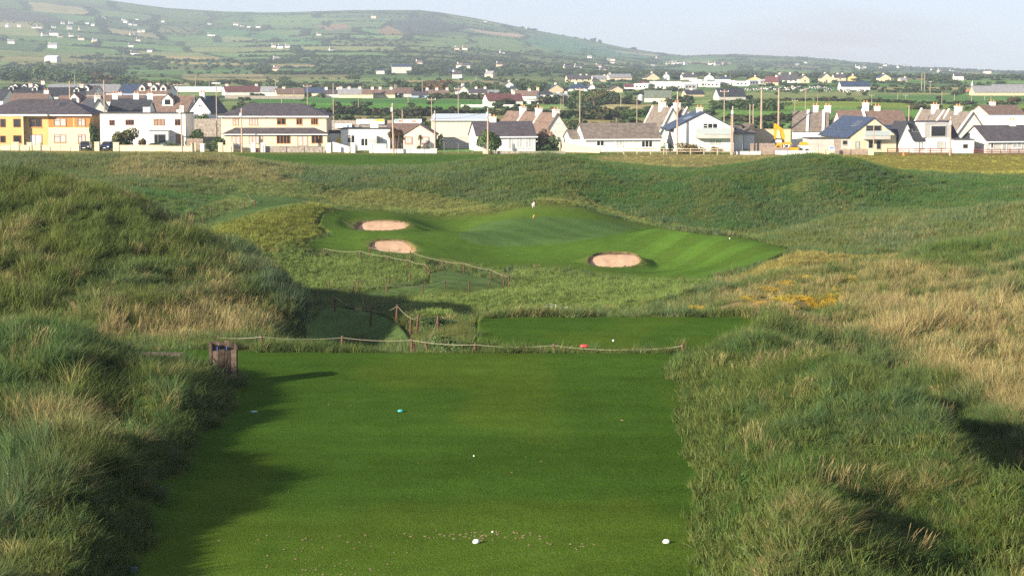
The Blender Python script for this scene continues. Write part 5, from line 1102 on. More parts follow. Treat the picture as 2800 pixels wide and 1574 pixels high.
# ------------------------------------------------------------------ houses beyond the green field and up to the village
M = [('white bungalow with red-brown roof, leftmost of the row beyond the green field',616,711,262,250,236,'gx','white','maroon',20,((.1,.6),(.95,.6)),4),
 ('grey-roofed white bungalow beside the red-brown one beyond the green field',712,756,263,251,238,'gx','white','greyr',0,(),2),
 ('cream gabled bungalow with brown roof beyond the green field',757,832,266,256,243,'gx','cream','tile',16,((.3,.4),),3),
 ('dark slate bungalow beyond the green field, above the cream house roof',826,882,265,254,241,'gx','cream','navy',-10,(),3),
 ('small brown bungalow with a white chimney beyond the green field',884,927,267,257,246,'gx','white','slate',0,((.15,.7),(.9,.6)),2),
 ('grey two-tone bungalow with flat dormer beyond the green field',924,989,268,257,243,'gx','cream','greyr',0,((.1,.4),(.45,.4),(.9,.4)),3),
 ('brown-roofed cream cottage beyond the green field, first of three joined',990,1020,269,257,245,'gx','cream','tile',0,((.9,.6),),1),
 ('brown-roofed cottage beyond the green field, middle of three joined',1021,1050,269,257,245,'gx','cream','tile',0,((.6,.6),),1),
 ('brown-roofed cream cottage beyond the green field, third of three joined',1051,1080,269,257,245,'gx','cream','tile',0,((.6,.6),),1),
 ('gabled house with a curved white parapet beyond the green field',1082,1133,267,254,241,'gx','white','tile',18,((.1,.8,'stone'),),1),
 ('small dark-roofed shed with blue panels beyond the green field',1126,1168,268,260,251,'gx','blue','slate',0,(),2),
 ('brown-roofed bungalow with three chimneys beyond the green field',1166,1228,266,258,247,'gx','cream','tile',0,((.02,.6),(.45,.6),(.9,.6)),3),
 ('tall white gabled house with dark roof above the shed',1253,1281,266,249,235,'gy','white','slate',18,((.15,.5),),0),
 ('white lower wing of the tall gabled house above the shed',1282,1331,266,254,243,'gx','white','slate',0,((.4,.4),(.9,.4)),2),
 ('grey-roofed house half hidden by trees right of the tall white house',1331,1364,259,254,247,'gx','white','greyr',0,(),0),
 ('white bungalow with a plum roof and white garden wall, alone in the green field',1334,1430,291,274,258,'gx','white','maroon',18,((.8,.9),),2),
 ('brown-roofed house with a bluish gable behind the plum-roofed bungalow',1408,1466,276,262,249,'gx','white','tile',-14,((.6,.4),),0),
 ('small white flat-roofed garage right of the plum-roofed bungalow',1441,1472,285,273,273,'flat','white','felt',0,(),1),
 ('pink-white gabled house above the plum-roofed bungalow',1382,1404,240,232,224,'gy','white','slate',12,((.2,.4),),0),
 ('blue-roofed house below the pink-white gable',1394,1426,250,243,236,'gx','white','navy',-10,(),0),
 ('dark hip-roofed house with a yellow chimney left of the wind-bent tree',1468,1517,270,259,247,'hip','white','dark',0,((.05,.9,'cream'),),3),
 ('cream gabled house above the wind-bent tree',1502,1541,254,244,232,'gy','tan','navy',12,((.3,.5),),0),
 ('house with a broad navy roof left of the wind-bent tree',1553,1606,250,243,228,'hip','white','navy',0,((.4,.7),),3),
 ('row of small pink cottages below the cream gable',1514,1556,272,264,256,'gx','pink','greyr',0,((.3,.4),(.8,.4)),3),
 ('narrow white house right of the navy roof',1610,1627,248,238,229,'gy','white','slate',10,((.1,.5),),0),
 ('cream gabled house with dark roof above the grey silo',1672,1703,254,245,236,'gy','cream','slate',16,(),0),
 ('plum-roofed house among the caravans',1708,1777,244,238,230,'gx','white','maroon',0,(),3),
 ('white house with maroon hip roof beside the caravans',1743,1776,236,229,221,'hip','cream','maroon',0,(),2),
 ('long low maroon-roofed building behind the caravans',1782,1893,238,231,223,'gx','white','maroon',0,(),8),
 ('cream bungalow with three gables, leftmost on the village rise',1552,1617,225,216,206,'gx','cream','slate',12,((.6,.4),(.85,.4)),4),
 ('cream gabled bungalow beside the three-gabled one on the village rise',1622,1660,224,216,207,'gx','cream','greyr',14,((.9,.4),),2),
 ('grey-roofed cream house on the village rise, left of the big cream gable',1666,1728,220,212,203,'gx','cream','greyr',16,((.1,.5),),2),
 ('big cream gabled house with dark wings on the village rise',1767,1803,221,213,200,'gy','cream','slate',14,((.3,.5),),2),
 ('tall narrow white house with bluish side on the village rise',1813,1830,220,208,201,'gy','white','navy',-10,((.2,.4),),1),
 ('white house with two gables on the village rise',1867,1906,219,211,203,'gx','white','slate',14,((.1,.5),(.8,.5)),3),
 ('white gabled house with a blue side wall on the village rise',1926,1951,223,212,204,'gy','white','slate',-16,((.4,.4),),1),
 ('blue-grey hip-roofed house on the village rise',1966,1998,225,217,209,'hip','white','navy',0,((.6,.5),),2),
 ('yellow two-storey gabled house above the grazing cows',2046,2081,230,217,210,'gy','yellow','slate',-18,((.2,.4),),2),
 ('cream gabled house with a maroon roof above the grazing cows',2092,2128,234,224,210,'gx','tan','maroon',-16,((.8,.5),),1),
 ('house with a broad dark roof and white walls above the grazing cows',2130,2182,227,218,203,'gx','white','slate',0,((.05,.5),(.6,.7)),4),
 ('cream gabled house with white porch right of the broad dark roof',2188,2213,228,216,207,'gy','cream','slate',12,((.5,.5),),1),
 ('tall cream gable with white lean-to on the village rise',2245,2275,227,214,201,'gy','cream','slate',8,((.6,.3),),1),
 ('cream house with chimneys between two tall gables on the village rise',2281,2313,222,212,203,'gx','cream','slate',10,((.4,.5),(.8,.5)),1),
 ('yellow gabled house near the right end of the village rise',2318,2343,222,213,206,'gy','yellow','tile',-14,((.5,.4),),0),
 ('cream gabled house with blue slates at the right end of the village rise',2405,2436,225,213,203,'gy','cream','navy',8,((.6,.3),),0),
 ('white bungalow with two gables and a navy roof beside the cows',2300,2379,247,236,223,'gx','white','navy',6,(),4),
 ('small cream cottage right of the blue slate house',2463,2481,228,220,213,'gx','cream','greyr',10,((.9,.4),),1),
 ('large house with a tall dark slate roof in the fields below the caravans',1966,2039,274,262,243,'gx','grey','dark',16,(),3),
 ('small dark-roofed stone house below the caravans',1876,1926,265,257,247,'gx','tan','dark',14,((.4,.5),),1),
 ('long barn with a green-grey roof and pink walls right of the silo',1762,1835,280,266,249,'gx','pink','greenr',-6,(),0),
 ('grey farm shed with a broad sheet roof at the right edge',2664,2800,262,252,236,'gx','tan','greyr',0,(),0),
 ('second grey farm shed at the right edge, partly behind the first',2720,2850,250,243,232,'gx','grey','greyr',0,(),0),
 ('long pale industrial shed left of the red-brown bungalow',470,620,252,247,238,'gx','white','metal',0,(),0),
 ('pale low shed behind the estate roofs',130,280,246,240,231,'gx','cream','greyr',0,(),0)]
for lb, a, b_, bs, ev, rd, rf, wl, rm, rot, ch, nw in M:
    X, Y, Z = ground_at((a + b_) / 2, bs, 335); Y = min(max(Y, 420), 1500)
    # houses further up the rise stand on the ground that carries them
    dep = (b_ - a) * Y / F * (.9 if rf == 'gy' else .45); dep = min(max(dep, 6), 12)
    house(lb, a, b_, bs, Y, dep, ev, rd, rf, wl, rm, rot=rot, chims=ch, trim=False, autow=nw, cat='shed' if 'shed' in lb else 'barn' if 'barn' in lb else 'house', name='shed' if 'shed' in lb else 'barn' if 'barn' in lb else 'house', group='village houses')
# ------------------------------------------------------------------ garden walls, fences and gates along the lane
def wall(label, px0, px1, top, Y, m='white', th=.25, base=None, piers=(), name='garden_wall', cat='wall', Y1=None, coping=True, top1=None):
    x0, _, z0 = at(px0, top, Y); Y1 = Y1 or Y; x1, _, z1 = at(px1, top if top1 is None else top1, Y1); g = min(gz(x0, Y), gz(x1, Y1)) - .3
    d = Vector((x1 - x0, Y1 - Y, 0)); L_ = d.length; t = thing(name, label, cat, (x0, Y, g), math.atan2(d.y, d.x)); h0, h1 = z0 - g, z1 - g
    MB().prism([(0, 0), (L_, 0), (L_, h1), (0, h0)], 'y', 0, th).build('wall_body', V[m], t)
    if coping: MB().prism([(-.03, h0 + .002), (L_ + .03, h1 + .002), (L_ + .03, h1 + .08), (-.03, h0 + .08)], 'y', -.05, th + .05).build('coping', V[m], t)
    for p in piers:
        k, ww, hp = p; x = L_ * k; MB().box(x - ww / 2, x + ww / 2, -.12, th + .12, 0, hp + h0).box(x - ww / 2 - .06, x + ww / 2 + .06, -.18, th + .18, hp + h0 + .002, hp + h0 + .12).build('pier', V[m], t)
    return t
YW = 321
wall('low cream garden wall with square piers in front of the yellow house', -40, 216, 398, YW, 'cream', piers=((.32,1.1,.45),(.47,.75,.4),(.57,.7,.4)))
wall('pale wall end with a pier left of the parked blue car', 258, 272, 396, YW, 'cream', piers=((.5,.75,.35),))
wall('cream garden wall with a pier in front of the white flat-roofed house', 309, 446, 398, YW, 'cream', piers=((.06,.9,.4),))
wall('cream garden wall ending at two piers left of the tall hedge', 447, 532, 401, YW, 'cream', piers=((.96,.75,.5),))
wall('single bluish-white gate pier beside the tall hedge', 548, 558, 397, YW, 'white', piers=((.5,.6,.12),), name='gate_pier', cat='gate pier')
wall('short cream wall between two piers beside the tall hedge', 597, 636, 398, YW, 'cream', piers=((.14,.7,.35),(.88,.75,.4)))
wall('grey stone garden wall in front of the wide cream house', 725, 888, 401, YW, 'stone')
wall('pair of white gate piers with a brown gate in front of the cream house', 687, 724, 405, YW, 'brickp', piers=(), coping=False, name='garden_gate', cat='gate')
for a, lb in ((692, 'white gate pier on the left of the brown gate'), (719, 'white gate pier on the right of the brown gate'), (898, 'broad white pier at the right end of the stone wall'), (965, 'white gate pier in front of the flat-roofed bungalow'), (1326, 'short cream pier beside the big round bush'), (2383, 'pale stone gate pier in front of the blue-roofed house')):
    hh = 390 if a < 1000 else (407 if a == 1326 else 407); wall(lb, a - 5, a + 5, hh + 3, YW - .5, 'cream' if a in (1326, 2383) else 'white', th=.6, piers=((.5,.7,.02),), name='gate_pier', cat='gate pier')
wall('white driveway wall sloping down to the gate', 910, 953, 390, YW + 4, 'white', Y1=YW, top1=403)
wall('white garden wall block in front of the glazed porch', 1012, 1056, 395, YW, 'white', piers=((.05,.5,.1),))
wall('low white garden wall in front of the pink bungalow', 1057, 1191, 409, YW, 'white', piers=((.96,1.0,.05),))
wall('low grey stone wall in front of the white cottage', 1350, 1546, 414, YW, 'stone', coping=False)
wall('stone boundary wall sloping down beside the long bungalow', 1530, 1640, 388, 330, 'tan', Y1=326, top1=408, coping=False)
wall('long stone wall with advertising banners behind the flat-roofed bungalow', 893, 1150, 329, 356, 'stone', coping=False, name='boundary_wall')
wall('tall grey stone wall between the flat-roofed house and the cream house', 508, 606, 325, 352, 'stone', coping=False, name='boundary_wall')
wall('grey block wall below the big shed', 1212, 1280, 376, 344, 'concrete', name='boundary_wall')
wall('low white wall left of the building plot', 2008, 2080, 415, YW, 'white')
wall('low white concrete wall in front of the excavator', 2121, 2228, 413, YW, 'white')
wall('low cream wall between the excavator and the blue sign', 2229, 2268, 412, YW, 'cream')
wall('tan block wall behind the excavator', 2048, 2162, 354, 352, 'tan', name='boundary_wall')
wall('white garden wall of the plum-roofed bungalow in the green field', 1260, 1420, 287, ground_at(1340, 294, 420)[1], 'white', name='garden_wall')
wall('grey roadside wall beyond the green field', 615, 830, 262, 800, 'stone', name='boundary_wall', coping=False)

def board_fence(label, px0, px1, top, Y, m='board'):
    x0, _, z0 = at(px0, top, Y); x1 = at(px1, top, Y)[0]; g = gz(x0, Y) - .2; t = thing('board_fence', label, 'fence', (x0, Y, g)); b = MB(); n = int((x1 - x0) / .16)
    for i in range(n): b.box(i * .16, i * .16 + .145, 0, .02, 0, z0 - g + rng.normal(0, .03))
    b.build('boards', V[m], t)
    for i in range(0, n, 12): MB().box(i * .16, i * .16 + .1, .022, .12, 0, z0 - g - .02).build('post', V[m], t)
    MB().box(0, n * .16, .024, .07, .5, .6).build('rail', V[m], t)
board_fence('grey board fence beside the building plot', 2052, 2120, 392, YW + 3); board_fence('weathered board fence under the excavator', 2086, 2160, 403, YW + 1.5)
board_fence('brown board fence in front of the blue-roofed house', 2296, 2378, 407, YW + 1); board_fence('board fence between the hedge and the white flat-roofed house', 510, 556, 379, 330)
board_fence('tall grey board fence beside the blue sign', 2281, 2300, 382, YW + 4)
def rail_fence(label, px0, px1, top, Y, m, gap=36, rails=(.98, .6, .25), h=None, Y1=None):
    Y1 = Y1 or Y; x0, _, z0 = at(px0, top, Y); x1 = at(px1, top, Y1)[0]; t = thing('rail_fence', label, 'fence', (x0, Y, gz(x0, Y)), math.atan2(Y1 - Y, x1 - x0)); L_ = math.hypot(x1 - x0, Y1 - Y); h = h or (z0 - gz(x0, Y)); n = max(2, round(L_ / (gap * Y / F)))
    for i in range(n + 1): x = L_ * i / n; MB().box(x - .07, x + .07, -.06, .06, -.4, h * 1.05).build('post', V[m], t)
    for r in rails: MB().box(0, L_, -.09, -.062, h * r - .06, h * r + .06).build('rail', V[m], t)
rail_fence('bleached timber post and rail fence in front of the long bungalow and balcony house', 1705, 1998, 406, YW - .6, 'wood', rails=(.93, .5))
rail_fence('red-brown rail fence running in front of the box-dormer house', 2427, 2603, 406, YW + .5, 'redwood', gap=28, rails=(.95, .6, .25))
rail_fence('red-brown rail fence in front of the grey bungalow at the right edge', 2663, 2860, 408, YW + 1, 'redwood', gap=24, rails=(.95, .6, .25))
def wire_fence(label, px0, px1, top, Y, gap=30):
    x0, _, z0 = at(px0, top, Y); x1 = at(px1, top, Y)[0]; g = gz(x0, Y); t = thing('wire_fence', label, 'fence', (x0, Y, g)); n = max(2, round((x1 - x0) / (gap * Y / F)))
    for i in range(n + 1): x = (x1 - x0) * i / n; MB().box(x - .03, x + .03, -.03, .03, -.3, z0 - g).build('post', V['fgrey'], t)
    b = MB()
    for k in (.25, .5, .75, .97): b.box(0, x1 - x0, -.04, -.031, (z0 - g) * k, (z0 - g) * k + .014)
    b.build('wires', V['fgrey'], t)
wire_fence('thin dark wire fence in front of the cream house and stone wall', 560, 905, 392, YW - 1.2, 52); wire_fence('thin wire fence along the lane in front of the pink bungalow', 1060, 1330, 391, YW - 1.2, 40)
wire_fence('thin wire fence left of the timber rail fence', 1540, 1690, 399, YW - 1, 28); wire_fence('thin wire fence in front of the excavator plot', 2030, 2290, 394, YW - 1.2, 50); wire_fence('thin wire fence in front of the yellow house', 0, 220, 392, YW - 1.2, 60)

# advertising banners: long printed sheets tied to the stone wall
def sheet(label, px0, py0, px1, py1, Y, bands, name='banner', cat='banner'):
    x0, _, z1 = at(px0, py0, Y); x1, _, z0 = at(px1, py1, Y); t = thing(name, label, cat, (x0, Y, z0)); w, h = x1 - x0, z1 - z0
    MB().box(0, w, -.03, 0, 0, h).build('sheet', V['fwhite'], t)
    for a, b, c, d, m in bands: MB().box(w * a, w * b, -.034, -.0305, h * c, h * d).build('printed_band', m, t)
    return t
m_y, m_g, m_r, m_t, m_b = (mat(n, c, .6) for n, c in (('print_yellow', (.80, .58, .03)), ('print_grey', (.55, .50, .55)), ('print_red', (.55, .16, .10)), ('print_teal', (.15, .50, .45)), ('print_blue', (.10, .22, .60))))
sheet('white advertising banner with a yellow end, on the stone wall', 975, 326, 1051, 340, 355.6, [(.67, .995, .55, .97, m_y), (.05, .6, .55, .8, m_g)])
sheet('white advertising banner with a teal end, on the stone wall right of the tall pole', 1079, 326, 1153, 340, 355.6, [(.01, .13, .5, .95, m_t), (.14, .26, .4, .9, m_r), (.62, .80, .4, .75, m_r), (.30, .55, .55, .8, m_g)])
sheet('white advertising sheet on the stone wall above the flat-roofed bungalow', 916, 338, 962, 350, 355.6, [(.05, .5, .3, .6, m_g), (.7, .85, .0, .7, m_b)])
t = sheet('blue and white notice board leaning on the low cream wall', 2267, 400, 2281, 417, YW - .4, [(.05, .95, .62, .92, m_b), (.1, .9, .12, .3, m_y)], 'notice_board', 'sign')
x, y, z = at(1823, 418, YW - 1.2); t = thing('road_sign', 'small white road sign on a post by the timber fence', 'sign', (x, y, gz(x, y))); MB().box(-.04, .04, 0, .06, -.2, 1.5).build('post', V['wood'], t); MB().box(-.16, .16, -.03, -.002, .95, 1.75).build('plate', V['fwhite'], t); MB().box(-.10, .10, -.034, -.031, 1.4, 1.58).build('red_mark', m_r, t)
x, y, z = at(2471, 421, YW - 1); tag(MB().lathe([(.30, 0), (.30, .05), (.2, .06), (.13, .3), (.05, .62), (.03, .64)], 12).build('traffic_cone', mat('cone_orange', (.80, .18, .04), .6), loc=(x, y, gz(x, y))), 'orange traffic cone on the verge by the red-brown fence', 'traffic cone')

# ------------------------------------------------------------------ parked cars seen from the front
M_blk, M_blue, M_tyre, M_light, M_plate = mat('car_black', (.012, .013, .016), .25, spec=.6), mat('car_blue', (.015, .022, .085), .22, spec=.6), mat('tyre', (.015, .015, .015), .9), mat('headlamp', (.6, .6, .62), .1, spec=.8), mat('number_plate', (.7, .7, .66), .5)
def car(px, Y, paint, label, rz, w=1.76):
    x = at(px, 400, Y)[0]; t = thing('parked_car', label, 'car', (x, Y, gz(x, Y) + .02), rz, 'cars parked behind the garden walls')
    # body: cross-sections along y (front at y=0)
    secs = [(0.0, .70, .34, .62), (.12, .80, .26, .78), (.55, .86, .22, .90), (1.05, .88, .22, .98), (1.7, .88, .22, 1.0), (3.3, .88, .24, 1.02), (3.95, .84, .28, .98), (4.1, .74, .40, .86)]
    vs = []
    for y, hw, zl, zh in secs:
        hw *= w / 1.76; vs += [(-hw * .92, y, zl), (-hw, y, zl + .18), (-hw, y, zh - .12), (-hw * .86, y, zh), (hw * .86, y, zh), (hw, y, zh - .12), (hw, y, zl + .18), (hw * .92, y, zl)]
    n = 8; fs = [(j * n + i, j * n + (i + 1) % n, (j + 1) * n + (i + 1) % n, (j + 1) * n + i) for j in range(len(secs) - 1) for i in range(n)] + [tuple(range(n)), tuple(range(len(secs) * n - 1, (len(secs) - 1) * n - 1, -1))]
    MB().add(vs, fs).build('body', paint, t, smooth=False, bevel=0)
    a, c = .80 * w / 1.76, .60 * w / 1.76
    cab = [(-a, 1.05, .98), (a, 1.05, .98), (a, 3.75, 1.0), (-a, 3.75, 1.0), (-c, 1.85, 1.44), (c, 1.85, 1.44), (c, 3.2, 1.46), (-c, 3.2, 1.46)]
    MB().add(cab, [(4,5,6,7),(1,2,6,5),(2,3,7,6),(3,0,4,7),(0,1,5,4)]).build('cabin', paint, t)
    MB().add([(-a * .90, 1.07, 1.02), (a * .90, 1.07, 1.02), (c * .93, 1.79, 1.42), (-c * .93, 1.79, 1.42)], [(0,1,2,3)]).build('windscreen', V['glass'], t).location = (0, -.02, .015)
    for s_ in (-1, 1):
        MB().box(s_ * .66 - .15, s_ * .66 + .15, -.03, .2, .60, .74).build('headlight', M_light, t)
        MB().box(s_ * .93 - .08, s_ * .93 + .08, 1.2, 1.3, .98, 1.1).build('mirror', paint, t)
        for yy in (.75, 3.3): o = MB().tube((s_ * .70, yy, .31), (s_ * .89, yy, .31), .31, n=16).build('wheel', M_tyre, t); MB().tube((s_ * .88, yy, .31), (s_ * .90, yy, .31), .18, n=12).build('rim', V['galv'], o)
    MB().box(-.26, .26, -.035, .0, .42, .53).build('number_plate', M_plate, t); MB().box(-.45, .45, -.012, .05, .56, .64).build('grille', M_dark, t)
car(229, 321.4, M_blk, 'black car parked nose out in front of the cream half of the house', R(6)); car(284, 321.4, M_blue, 'dark blue car parked between two garden piers', R(-4), 1.7)

# ------------------------------------------------------------------ excavator and dumper on the plot
M_jcb = mat('digger_yellow', (.66, .29, .012), .45, noise=.08); M_rub = mat('digger_rubber', (.02, .02, .02), .8)
x, y, z = at(2150, 410, 326); ex = thing('excavator', 'yellow excavator with its jointed boom raised, black JCB lettering panel at the rear', 'excavator', (x, y, gz(x, y) + .2))
ppm = F / 326
def ep(px, py): X, _, Z = at(px, py, 326); return X - x, Z - (gz(x, y) + .2)
for s_ in (-.9, .9): MB().prism([(-1.9, .15), (-1.5, 0), (1.5, 0), (1.9, .15), (1.95, .6), (1.6, .8), (-1.6, .8), (-1.95, .6)], 'y', s_ - .28, s_ + .28).build('track', M_rub, ex).location = (-.5, 0, -.25)
q0, q1 = ep(2121, 405), ep(2163, 389); MB().prism([(q0[0], q0[1]), (q1[0] - .1, q0[1]), (q1[0], q0[1] + .2), (q1[0], q1[1] - .25), (q1[0] - .3, q1[1]), (q0[0], q1[1] - .1)], 'y', -1.15, 1.15).build('body', M_jcb, ex)
pa, pb = ep(2136, 394), ep(2161, 405); MB().box(pa[0], pb[0], -1.19, -1.151, pb[1], pa[1]).build('lettering_panel', M_dark, ex)
cu = D.curves.new('lettering', 'FONT'); cu.body = 'JCB'; cu.size = .92; cu.extrude = .006; cu.align_x = 'CENTER'; cu.align_y = 'CENTER'
lo = D.objects.new('lettering', cu); COL.objects.link(lo); bpy.context.view_layer.update(); me = D.meshes.new_from_object(lo); D.objects.remove(lo); me.materials.clear(); me.materials.append(V['fwhite'])
lo = D.objects.new('lettering', me); COL.objects.link(lo); lo.parent = ex; lo.location = ((pa[0] + pb[0]) / 2, -1.20, (pa[1] + pb[1]) / 2); lo.rotation_euler = (math.pi / 2, 0, 0); lo.scale = (.92, .85, 1)
ca, cb = ep(2116, 379), ep(2137, 392); cab = MB().box(ca[0], cb[0], -1.12, 0, cb[1], ca[1]).build('cab', M_rub, ex); MB().box(ca[0] + .1, cb[0] - .1, -1.145, -1.121, cb[1] + .12, ca[1] - .12).build('window', V['clear'], cab)
def beam(pts, ws, y0, y1, nm, m):
    up, dn = [], []
    for i, (p, w_) in enumerate(zip(pts, ws)):
        a = Vector(pts[max(i - 1, 0)]); b = Vector(pts[min(i + 1, len(pts) - 1)]); d = (b - a).normalized(); n = Vector((-d.y, d.x)); up.append(Vector(p) + n * w_); dn.append(Vector(p) - n * w_)
    pr = [tuple(v) for v in up] + [tuple(v) for v in reversed(dn)]; return MB().prism(pr, 'y', y0, y1).build(nm, m, ex)
beam([ep(2139, 392), ep(2140, 372), ep(2136, 356), ep(2122, 343)], (.28, .36, .33, .2), -.3, .05, 'boom', M_jcb)
beam([ep(2119, 338), ep(2120, 350), ep(2119, 380)], (.18, .26, .15), -.28, .03, 'dipper_arm', M_jcb)
MB().tube((*ep(2134, 378)[:1], -.36, ep(2134, 378)[1]), (ep(2129, 354)[0], -.36, ep(2129, 354)[1]), .07).build('hydraulic_ram', V['galv'], ex)
bq = ep(2118, 382); MB().prism([(bq[0] - .45, bq[1] - .1), (bq[0] + .2, bq[1] + .25), (bq[0] + .35, bq[1] - .3), (bq[0] - .1, bq[1] - .75), (bq[0] - .5, bq[1] - .6)], 'y', -.6, .35).build('bucket', M_rub, ex)
x, y, z = at(2197, 409, 325); t = thing('site_dumper', 'small yellow and grey site dumper beside the excavator', 'dumper', (x, y, gz(x, y) + .2))
MB().prism([(-.8, .55), (.7, .55), (.9, 1.2), (-.9, 1.2)], 'y', -.6, .6).build('skip', V['galv'], t); MB().prism([(-.7, 1.22), (.65, 1.22), (.75, 1.55), (.3, 1.75), (-.5, 1.7)], 'y', -.55, .55).build('bonnet', M_jcb, t)
for a in (-.5, .5): MB().tube((a, -.65, .33), (a, -.45, .33), .33, n=14).build('wheel', M_rub, t)
x, y, z = at(2171, 410, 324); t = thing('spoil_skip', 'low yellow skip on the building plot', 'skip', (x, y, gz(x, y) + .3)); MB().prism([(-.5, .1), (.5, .1), (.75, .8), (-.75, .8)], 'y', -.5, .5).build('body', M_jcb, t); MB().box(-.78, .78, -.53, .53, .802, .86).build('rim', M_rub, t)

# ------------------------------------------------------------------ poles and wires
def pole(label, px, top, base, Y=None, r=.13, arm=None, m='pole', lean=0):
    if Y is None: X, Y, _ = ground_at(px, base, 326)
    X, _, zt = at(px, top, Y); g = gz(X, Y); t = thing('utility_pole' if arm != 'lamp' else 'lamp_post', label, 'pole' if arm != 'lamp' else 'lamp post', (X, Y, g), 0, 'poles standing about the village'); h = zt - g
    MB().tube((lean * h, 0, -.4), (0, 0, h), r, r * .72, 8).build('shaft', V[m], t)
    if arm == 't': MB().box(-.85, .85, -.06, .06, h - .45, h - .32).build('crossarm', V[m], t); [MB().lathe([(.05, 0), (.07, .06), (.04, .16)], 8, (e, 0, h - .318)).build('insulator', V['fwhite'], t) for e in (-.75, .75)]
    if arm == 'lamp': MB().box(-.75, .75, -.15, .15, h - .1, h + .12).build('lamp_head', V['galv'], t)
    if arm == 'box': MB().box(-.28, .05, -.32, -.1, h - 1.2, h - .5).build('fuse_box', V['galv'], t); MB().lathe([(.09, 0), (.05, .15)], 8, (.0, 0, h)).build('cap', V['galv'], t)
    return (X, Y, zt)
TP = {}
for key, lb, px, top, base, Y, r, arm in [
 ('a','tall timber pole rising behind the left roof of the yellow house',190,222,290,395,.16,None),('b','tall timber pole rising behind the white gable right of the yellow house',284,221,312,392,.16,None),
 ('c','timber pole standing at the garden wall of the flat-roofed house',494,290,416,319.5,.14,'box'),('d','thin pole with a T-shaped head above the estate',485,228,300,430,.09,'t'),('e','grey floodlight mast left of the cream house',591,228,350,345,.10,'lamp'),
 ('f','short timber pole in front of the estate gable',531,259,305,424,.10,None),('g','timber pole in front of the left end of the cream house',660,300,416,319.5,.15,'box'),('h','thin pole in the green field above the cream house roof',770,258,282,620,.14,'t'),
 ('i','slim pole beyond the cream house, left of the T-shaped one',804,245,273,None,.14,None),('j','pole with a T-shaped head right behind the cream house roof',840,231,300,400,.09,'t'),('k','tall thin pole above the stone banner wall',911,228,348,360,.09,None),
 ('l','thin pole in the green field right of the banner wall mast',980,260,302,None,.10,None),('m','tall gnarled timber pole in front of the palm-like trees',1073,285,417,319.5,.17,'box'),('n','short timber pole behind the pink bungalow roof',1100,300,352,350,.12,None),
 ('o','timber pole at the right corner of the pink bungalow',1189,305,412,322,.15,'box'),('p','timber pole in front of the big round bush',1334,298,420,319.5,.16,'box'),('q','thin pole rising behind the blue shed roof',1180,267,316,400,.09,'t'),('r','tall thin pole above the right end of the blue shed roof',1253,238,316,400,.09,'t'),
 ('s','thin pole at the far edge of the green field above the banner wall',1116,252,282,None,.14,None),('t','tall thin pole rising behind the long tiled bungalow',1586,240,342,360,.11,'t'),('u','thin pole left of the wind-bent tree',1534,268,312,None,.10,None),('v','thin pole beside its twin left of the wind-bent tree',1540,262,315,None,.09,None),
 ('w','slim white pole in the field above the long bungalow ridge',1685,322,342,352,.07,None),('x','dark pole standing among the hedges below the silo',1742,262,336,365,.08,None),('y','thin pole right of the wind-bent tree',1698,258,292,None,.13,None),
 ('z','tall timber pole in front of the left side of the balcony house',1853,250,392,332.5,.17,None),('A','tall thin pole behind the roof of the balcony house',1981,245,330,380,.11,'t'),('B','concrete pole at the right end of the timber fence',2004,293,419,320,.15,'box'),('C','timber stay pole beside the concrete pole',2000,315,419,320.3,.11,None),
 ('D','thick tall timber pole behind the tan wall, left of the excavator boom',2083,238,352,354,.20,None),('E','thick tall timber pole right behind the excavator boom',2130,241,352,354,.20,None),('F','left one of two short twin poles behind the tan wall',2051,285,352,353,.12,None),('G','right one of two short twin poles behind the tan wall',2060,285,352,353,.12,None),
 ('H','thin pole in the meadow right of the excavator',2174,272,321,None,.10,'t'),('I','thin pole among the cows',2203,240,309,None,.10,None),('J','thin pole beyond the terrace roof right of the excavator',2236,257,296,None,.08,None),('K','thin pole above the terrace chimney in the meadow',2384,258,297,None,.10,'t'),
 ('L','timber pole behind the box-dormer house roof',2486,288,336,362,.13,None),('M','tall timber pole in front of the box-dormer house',2600,322,424,319.5,.16,'box'),('N','slim pole in front of the glazed gable',2390,328,422,320.5,.10,None),
 ('O','thin pole in the right-hand fields, left of the crossed one',2455,256,277,None,.12,None),('P','thin pole with a crossbar in the right-hand fields',2477,258,283,None,.12,'t'),('Q','thin pole in the right-hand fields below the orange flag',2576,250,287,None,.11,None),('R','thin pole right of the lone shrub in the right-hand fields',2610,256,281,None,.12,None),
 ('S','thin pole under the upright silo at the right',2657,252,285,None,.12,None),('T','thin pole below the grey farm shed',2693,252,275,None,.12,None),('U','thin pole below the middle of the grey farm shed',2710,258,286,None,.11,None),('W','thin pole near the right edge below the grey farm shed',2773,256,284,None,.11,None),
 ('X','left one of two tall poles on the right-hand plain',2521,200,249,None,.18,None),('Y','right one of two tall poles on the right-hand plain',2529,198,249,None,.18,None),('Z','slim lamp post on the right-hand plain',2544,224,256,None,.12,'lamp'),
 ('1','pole in front of the dark wood at the top left',204,205,234,None,.22,None),('2','pole in front of the bushes above the red-brown bungalow',534,207,242,None,.20,None),('3','slim pole above the red-brown bungalow roof',572,222,242,None,.16,None),('4','pole beyond the red-brown bungalow, among scrub',753,220,246,None,.18,None),
 ('5','pole in the trees above the tall white gabled house',1302,208,238,None,.20,None),('6','slim pole in the trees above the brown cottages',1155,222,262,None,.15,None)]:
    TP[key] = pole(lb, px, top, base, Y, r, arm, lean=.02 if key in 'cm' else 0)
def wire(a, b, sag, label):
    A_, B_ = Vector(TP[a]), Vector(TP[b]); pts = []
    for k in range(13): q = k / 12; p = A_.lerp(B_, q); p.z -= .35 + sag * 4 * q * (1 - q); pts.append(p)
    tag(MB().path(pts, .017, 4).build('overhead_wire', M_steel), label, 'wire', 'overhead wires')
